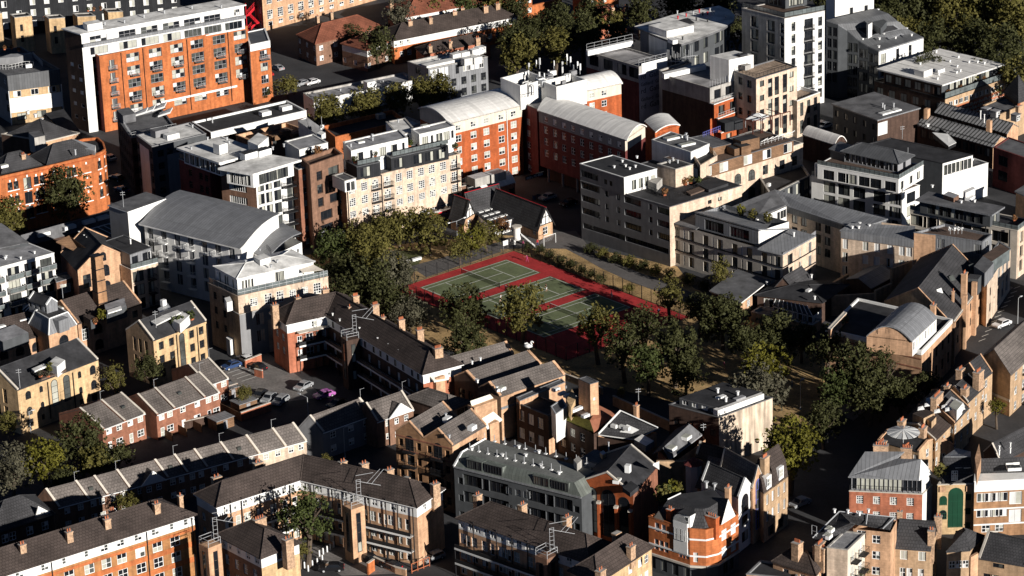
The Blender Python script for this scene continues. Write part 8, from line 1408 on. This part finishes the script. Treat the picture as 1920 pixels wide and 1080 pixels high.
car(218, 338, AN+.2, 'car_black', 'dark car in the shaded street left of charcoal flats', group='cars in the side streets'); car(520, 131, AN, 'car_silver', 'silver car in shade beside the orange annex', group='cars in the side streets'); car(1027, 374, AE, 'car_silver', 'pale car in the dark street before the hotel undercroft', group='cars in the side streets'); car(1546, 240, AE, 'car_white', 'white car in the dark lane near the small vault', group='cars in the side streets'); car(1539, 238, AE, 'car_red', 'red car in the dark lane near the small vault', group='cars in the side streets')
car(566, 160, AE, 'car_silver', 'silver car parked along the far service road', group='cars in the side streets'); car(585, 158, AE, 'car_white', 'white car parked along the far service road', group='cars in the side streets')
for x, y, a, c, l in ((205, 300, AN, 'car_silver', 'silver car in the shaded street beside the old dark block'), (228, 360, AN, 'car_blue', 'dark blue car at the lower end of the shaded street'), (1448, 985, AE+.05, 'car_black', 'black car parked under the brown mansard house'), (1500, 948, AE, 'car_silver', 'silver car in the dark street opposite the zinc roof house'), (1878, 612, AE, 'car_white', 'white car on the road at the right edge'), (1066, 385, AE, 'car_black', 'black car beside the hotel undercroft columns'), (500, 142, AN, 'car_red', 'red car in shade near the red fire escape'), (435, 690, AE, 'car_blue', 'blue car in the marked bay behind the end terrace')): car(x, y, a, c, l, group='cars in the side streets')
m = M()
for k in range(6): A = Vector(at(408+k*9, 690+k*5, .06)); q = A+Vector((.77, .637, 0))*4.6; w_ = Vector((.05, -.06, 0)); m.face('line_white', A+w_, q+w_, q-w_, A-w_)
for k in range(12): A = Vector(at(1835+k*6, 640-k*9, .05)); q = A+Vector((.77, .637, 0))*2; w_ = Vector((.05, -.06, 0)); m.face('line_white', A+w_, q+w_, q-w_, A-w_)
setting('road_markings', m)
for k, (x, y) in enumerate(((285, 808), (312, 800), (340, 792), (368, 783), (392, 776), (412, 770))):
    A = Vector(at(x, y, 0)); f_ = M(); d2 = Vector((.637, -.77, 0)); n2 = Vector((.77, .637, 0))*.05; f_.prism('timber', [n2, d2*7+n2, d2*7-n2, -n2], 0, 1.7, bottom=True); o = link('garden_fence', f_.mesh('garden_fence'), None, A); tag(o, 'wooden garden fences between the yards of the red brick terraces', 'fence', 'garden fences below the red terraces')
bn = M(); bn.box('car_blue', (0, 0), .6, .7, .05, 1.0); bn.box('dark_metal', (0, .02), .66, .76, 1.0, 1.1); bn.beam('tyre', (-.3, .3, .12), (.3, .3, .12), .12, 8); bme = bn.mesh('wheelie_bin')
for x, y in ((300, 815), (355, 800), (402, 785), (666, 1052), (1180, 838), (1010, 372), (1002, 374)): o = link('wheelie_bin', bme, None, at(x, y, 0), AE); tag(o, 'blue wheelie bins standing in yards and side streets', 'bin', 'wheelie bins')
# ---------------------------------------------------------------- people
person(988.6, 491.5, 2.6, 'cloth_pink', 'cloth_pink', 'tennis player in pink at the far corner of first court', 'play', True); person(812, 560, .6, 'cloth_white', 'cloth_white', 'tennis player in white at the near left baseline', 'play', True); person(1025, 546, 3.6, 'cloth_black', 'cloth_white', 'tennis player in black top on the middle court', 'play', True); person(938, 566, .5, 'cloth_white', 'cloth_white', 'tennis player in white beside the olive tree on middle court', 'play', True); person(1147.8, 560, 3.4, 'cloth_white', 'cloth_white', 'tennis player in white on the red strip of third court', 'play', True); person(1235, 592, 2.0, 'cloth_blue', 'cloth_blue', 'person in dark blue at the far right court end'); person(1001, 580, 2.5, 'cloth_red', 'cloth_white', 'player in an orange red top behind the middle court tree', 'play')
person(981, 464, 1.2, 'cloth_pink', 'cloth_black', 'person in pink standing by the white play turret', 'walk'); person(957, 460, .3, 'cloth_white', 'cloth_black', 'person in white beside the white notice board', 'walk'); person(1008, 462, -2, 'cloth_red', 'cloth_blue', 'person in red near the goal frame', 'walk'); person(970, 455, -1, 'cloth_black', 'cloth_black', 'person in black close to the play turret', 'stand')
person(1069, 716, -1.2, 'cloth_white', 'cloth_white', 'person in white walking on the path by the third hall', 'walk'); person(1485, 726, .5, 'cloth_white', 'cloth_grey', 'person in white on the sunny lawn near a lamp post', 'stand'); person(1358, 692, .3, 'cloth_pink', 'skin', 'person in pink on the sunny worn park slope', 'stand'); person(1792, 548, .9, 'cloth_black', 'cloth_black', 'person in black walking on the right street pavement', 'walk'); person(1652, 663, 1, 'cloth_blue', 'cloth_blue', 'person in blue on the pavement under the street facade', 'walk')
# ---------------------------------------------------------------- street furniture
lamp(579, 795, 5.6, 'grey street lamp above the white cornered house roof', 2.2, 2.4); lamp(647, 858, 6, 'grey street lamp before the white cornered house', .8, .7); lamp(1500.7, 768, 6, 'slim grey lamp post on the shaded park lawn', .6, .7); lamp(287, 712, 5, 'slim grey lamp post behind the red brick terraces', .8, .5); lamp(58, 812, 4.5, 'grey lamp post at the foot of the yellow warehouse', .8, .5); lamp(606, 488, 6.5, 'tall pole with square white plate before the brown tower', .8, .5); lamp(1552, 830, 5, 'lamp post in the dark street by the light green tree', .8, .5); lamp(1908, 610, 6, 'lamp post at the right edge road', .8, .7); lamp(858, 462, 6, 'white twin headed lamp beside the pavilion trees', 2.4, .75, True, head='white_paint')
for x, y in ((655, 507), (730, 506), (747, 512)):
    p = at(x, y, 0); m = M(); m.beam('yellow_paint', (0, 0, 0), (0, 0, 3.4), .09, 6); m.beam('yellow_paint', (0, 0, 2.6), (0, 0, 3.4), .2, 6); o = link('yellow_post', m.mesh('yellow_post'), None, p); tag(o, 'yellow topped posts standing in the park thicket', 'post', 'yellow posts in the park')
bm_ = M(); bm_.beam('white_paint', (0, 0, 0), (0, 0, 1.05), .15, 8); bm_.beam('white_paint', (0, 0, 1.05), (0, 0, 1.2), .15, 8, .05); bme = bm_.mesh('bollard')
for i, (x, y) in enumerate(((599, 1043), (606, 1039), (613.5, 1035), (619.5, 1031), (626, 1026), (571, 1065), (578, 1071), (586, 1062), (595, 1058), (604.5, 1052))): o = link('bollard', bme, None, at(x, y, .03)); tag(o, 'white bollards around the courtyard tree' if i < 5 else 'white bollards by the bush near the bottom edge', 'bollard', 'white bollards in the council courtyard')
disc = M(); disc.beam('white_paint', (0, 0, 0), (0, 0, .5), .45, 12); dme = disc.mesh('stepping_drum')
for x, y in ((766, 492), (776, 489), (781, 487.5), (787, 486)): o = link('stepping_drum', dme, None, at(x, y, .04)); tag(o, 'white round drums in a line beside the court path', 'drum', 'white drums by the path')
e = B('play_turret', 'white round play turret with a flat disc roof beside the courts', 'play tower', org=at(970, 461, 0)); p = e.o; e.m('wall').beam('white_render', p+Vector((0, 0, 1.5)), p+Vector((0, 0, 4.4)), .8, 14); e.m('leg').beam('white_render', p+Vector((-.6, -.3, 0)), p+Vector((-.6, -.3, 1.6)), .3, 8); e.m('disc_roof').beam('stone', p+Vector((0, 0, 4.4)), p+Vector((0, 0, 4.7)), 1.15, 16); e.m('slide').slab('white_paint', [p+Vector((.8, .2, 3)), p+Vector((.9, -.8, 3)), p+Vector((4, -2, .4)), p+Vector((3.9, -1, .4))], .2); e.done()
e = B('notice_board', 'white notice board behind the top corner of the courts', 'board', org=at(948, 468, 0)); p = e.o; e.m('panel').box('white_paint', p, 1.8, .12, 1.0, 2.2, AE)
for s_ in (-.7, .7): q = p+Vector((math.cos(AE), math.sin(AE), 0))*s_; e.new('post').beam('steel', q, q+Vector((0, 0, 1)), .06)
e.done()
e = B('goal_frame', 'white goal frame with netting on the paved pitch by the pavilion', 'goal', org=at(1022, 461, 0)); q0, q1 = Vector(at(1020, 462, 0)), Vector(at(1042, 455, 0)); u = Vector((0, 0, 2.2)); bk = (q1-q0).cross(Vector((0, 0, 1))).normalized()*-1.6; e.m('post').beam('white_paint', q0, q0+u, .07); e.new('post').beam('white_paint', q1, q1+u, .07); e.m('crossbar').beam('white_paint', q0+u, q1+u, .07); nm = e.m('net')
for k in range(9): a = q0.lerp(q1, k/8); nm.beam('steel', a+u, a+bk, .015, 3)
for k in range(6): a = k/5; nm.beam('steel', q0+u*(1-a)+bk*a, q1+u*(1-a)+bk*a, .015, 3)
e.done()
# swan figure
zone(740, 620, 3.857)
p = at(968, 133, 11.3); e = B('swan_figure', 'white swan figure with curved neck on the middle hall ridge', 'statue', org=p); bd = e.m('body'); ux = Vector((.9, -.3, 0)).normalized()
prv = None
for k in range(9):
    t = k/8; c = p+ux*(-.9+1.7*t)+Vector((0, 0, .55+.12*math.sin(t*3.1))); r = .08+.4*math.sin(min(1, t*1.05)*math.pi)**.8
    if prv: bd.beam('white_paint', prv[0], c, prv[1], 10, r)
    prv = (c, r)
nk = [p+ux*.6+Vector((0, 0, .7)), p+ux*.75+Vector((0, 0, 1.0)), p+ux*.55+Vector((0, 0, 1.25)), p+ux*.5+Vector((0, 0, 1.5)), p+ux*.68+Vector((0, 0, 1.68)), p+ux*.9+Vector((0, 0, 1.6)), p+ux*1.0+Vector((0, 0, 1.42))]
for a, c in zip(nk, nk[1:]): bd.beam('white_paint', a, c, .13, 8, .12)
w_ = e.m('wing'); w_.slab('white_paint', [p+ux*.3+Vector((0, 0, .9)), p+ux*-.3+Vector((.1, .3, 1.25)), p+ux*-.8+Vector((0, 0, 1.15)), p+ux*-.4+Vector((0, -.2, .8))], .2); e.new('beak').beam('orange_paint', nk[-1], nk[-1]+ux*.14+Vector((0, 0, -.14)), .07, 5, .02); e.new('mount').beam('dark_metal', p+Vector((0, 0, -.4)), p+Vector((0, 0, .4)), .12); e.done()
# garden walls, sheds
zone(0, 0, 1)
def gwall(pts, h, m_, label, th=.3):
    b = B('garden_wall', label, 'wall', org=at(pts[0][0], pts[0][1], 0))
    for k, (a, c) in enumerate(zip(pts, pts[1:])):
        A, Q = at(a[0], a[1], 0), at(c[0], c[1], 0); d = (Q-A).normalized(); n = Vector((d.y, -d.x, 0))*th/2; b.new('wall_run').prism(m_, [A+n, Q+n, Q-n, A-n], 0, h, bottom=True); b.new('coping').prism('stone' if m_ != 'dull_red_brick' else m_, [A+n*1.5, Q+n*1.5, Q-n*1.5, A-n*1.5], h+.003, h+.1, bottom=True)
    b.done()
gwall([(452, 790), (508, 770)], 1.8, 'red_brick', 'sunlit red brick wall between the terrace gardens and car park'); gwall([(460, 690), (490, 678)], 1.6, 'red_brick', 'red brick wall behind the white and red car'); gwall([(478, 705), (493, 709)], 1.6, 'red_brick', 'short red brick pier wall beside the black car'); gwall([(424, 745), (446, 738)], 2.2, 'red_brick', 'red brick wall stub at the end of the red terraces'); gwall([(668, 1040), (742, 1075), (762, 1080)], 1.2, 'tan_brick', 'tan brick front wall below the sunlit council galleries'); gwall([(1150, 760), (1265, 812)], 2, 'stock_brick', 'dark park boundary wall behind the slate roofed house'); gwall([(1000, 690), (1130, 740)], 1.4, 'stock_brick', 'low park wall right of the third grey hall'); gwall([(1700, 880), (1800, 790)], 2, 'stock_brick', 'garden wall behind the green door warehouse'); gwall([(270, 790), (330, 810), (420, 790)], 1.8, 'dark_brick', 'dark garden wall between red terraces and the long row'); gwall([(30, 560), (-20, 575)], 2, 'stock_brick', 'short wall at the left edge under white balcony flats')
gwall([(690, 1078), (702, 1070)], 2.2, 'orange_brick', 'small orange brick wall end by the bottom edge cars')
for x, y, sx, lab in ((458, 768, 4.2, 'grey flat roofed garden shed nearest the parked cars'), (415, 800, 4, 'pale blue grey roofed shed in the terrace gardens'), (430, 742, 3, 'dark lean-to shed at the end of the red terrace'), (1270, 860, 3, 'small grey shed among the courtyard roofs')):
    b = B('garden_shed', lab, 'shed', org=at(x, y, 0)); b.ang = AE; b.m('wall').box('timber', b.o, sx, 3, 0, 2.0, AE); b.m('roof').box('zinc', b.o, sx+.3, 3.3, 2.0, 2.15, AE); b.new('door').box('sash_grey', b.o+Vector((.64, -.77, 0))*1.52, .9, .1, 0, 1.8, AE); b.done()
# shop sign on the brown tower
def lettering(txt, size, pt, ang, m_, label, name='shop_sign', back=None):
    cu = bpy.data.curves.new('t', 'FONT'); cu.body = txt; cu.size = size; cu.extrude = .02; to = bpy.data.objects.new('tmp', cu); C.objects.link(to); me = bpy.data.meshes.new_from_object(to.evaluated_get(bpy.context.evaluated_depsgraph_get())); bpy.data.objects.remove(to); me.materials.clear(); me.materials.append(MT[m_]); me.transform(Matrix.Rotation(R(90), 4, 'X')); e = bpy.data.objects.new(name, None); C.objects.link(e); e.location = pt; e.rotation_euler = (0, 0, ang); tag(e, label, 'sign'); link('lettering', me, e, (0, -.08, .15)); bk_ = M(); w2 = max(v.co.x for v in me.vertices); bk_.box('dark_metal', (w2/2, .03), w2+.6, .1, 0, size*1.2); link('board', bk_.mesh('board'), e)
p = at(616, 446, 2.2)+Vector((.64, -.77, 0))*.4; lettering('enpment', 1.2, p, AE, 'white_paint', 'white lettered sign on the ground floor of the brown tower')
p = at(987, 338, 2.6); lettering('BBB L PO BBO', .8, p, AE, 'white_paint', 'dark sign board with pale letters beside the hotel undercroft')
b = B('iron_gate', 'rusty brown metal gate frames at the council flats corner', 'gate', org=at(785, 1070, 0))
for k in range(4): q = b.o+Vector((.77, .64, 0))*(k*1.3-1.5); b.new('gate_post').beam('terracotta', q, q+Vector((0, 0, 1.8)), .08)
for z in (.3, 1.75): b.new('gate_rail').beam('terracotta', b.o+Vector((.77, .64, 0))*-1.5+Vector((0, 0, z)), b.o+Vector((.77, .64, 0))*2.4+Vector((0, 0, z)), .07)
b.done()
# unseen blocks added outside the picture for the shade they cast into it
for i, (x, y, sx, sy, h, lab) in enumerate(((1010, 1330, 40, 12, 9.5, 'brick block standing below the bottom edge'), (2260, 940, 12, 18, 6, 'brick block standing beyond the right edge'), (2150, 640, 14, 24, 13, 'tall brick block standing beyond the right edge road'), (640, 1230, 20, 12, 7, 'low brick block standing below the bottom edge of courtyard'))):  # each of these brick blocks is unseen, added for its shade
    b = B('neighbour_block', lab, 'building'); p = at(x, y, 0); b.o = Vector((p.x, p.y, 0)); u = Vector((.77, .64))*sx/2; v = Vector((-.64, .77))*sy/2; q = Vector((p.x, p.y)); P = [q-u+v, q-u-v, q+u-v, q+u+v]; b.ang = AE; b.walls(P, 0, h, 'stock_brick', {0: (gw(4, 3, 1.2, 1.6, 1, 3),), 1: (gw(8, 3, 1.2, 1.6, 1, 3),)}); b.hip(P, h, 2.5, 1, 'slate'); b.done()  # neighbour_block: added unseen block, there only to cast shade
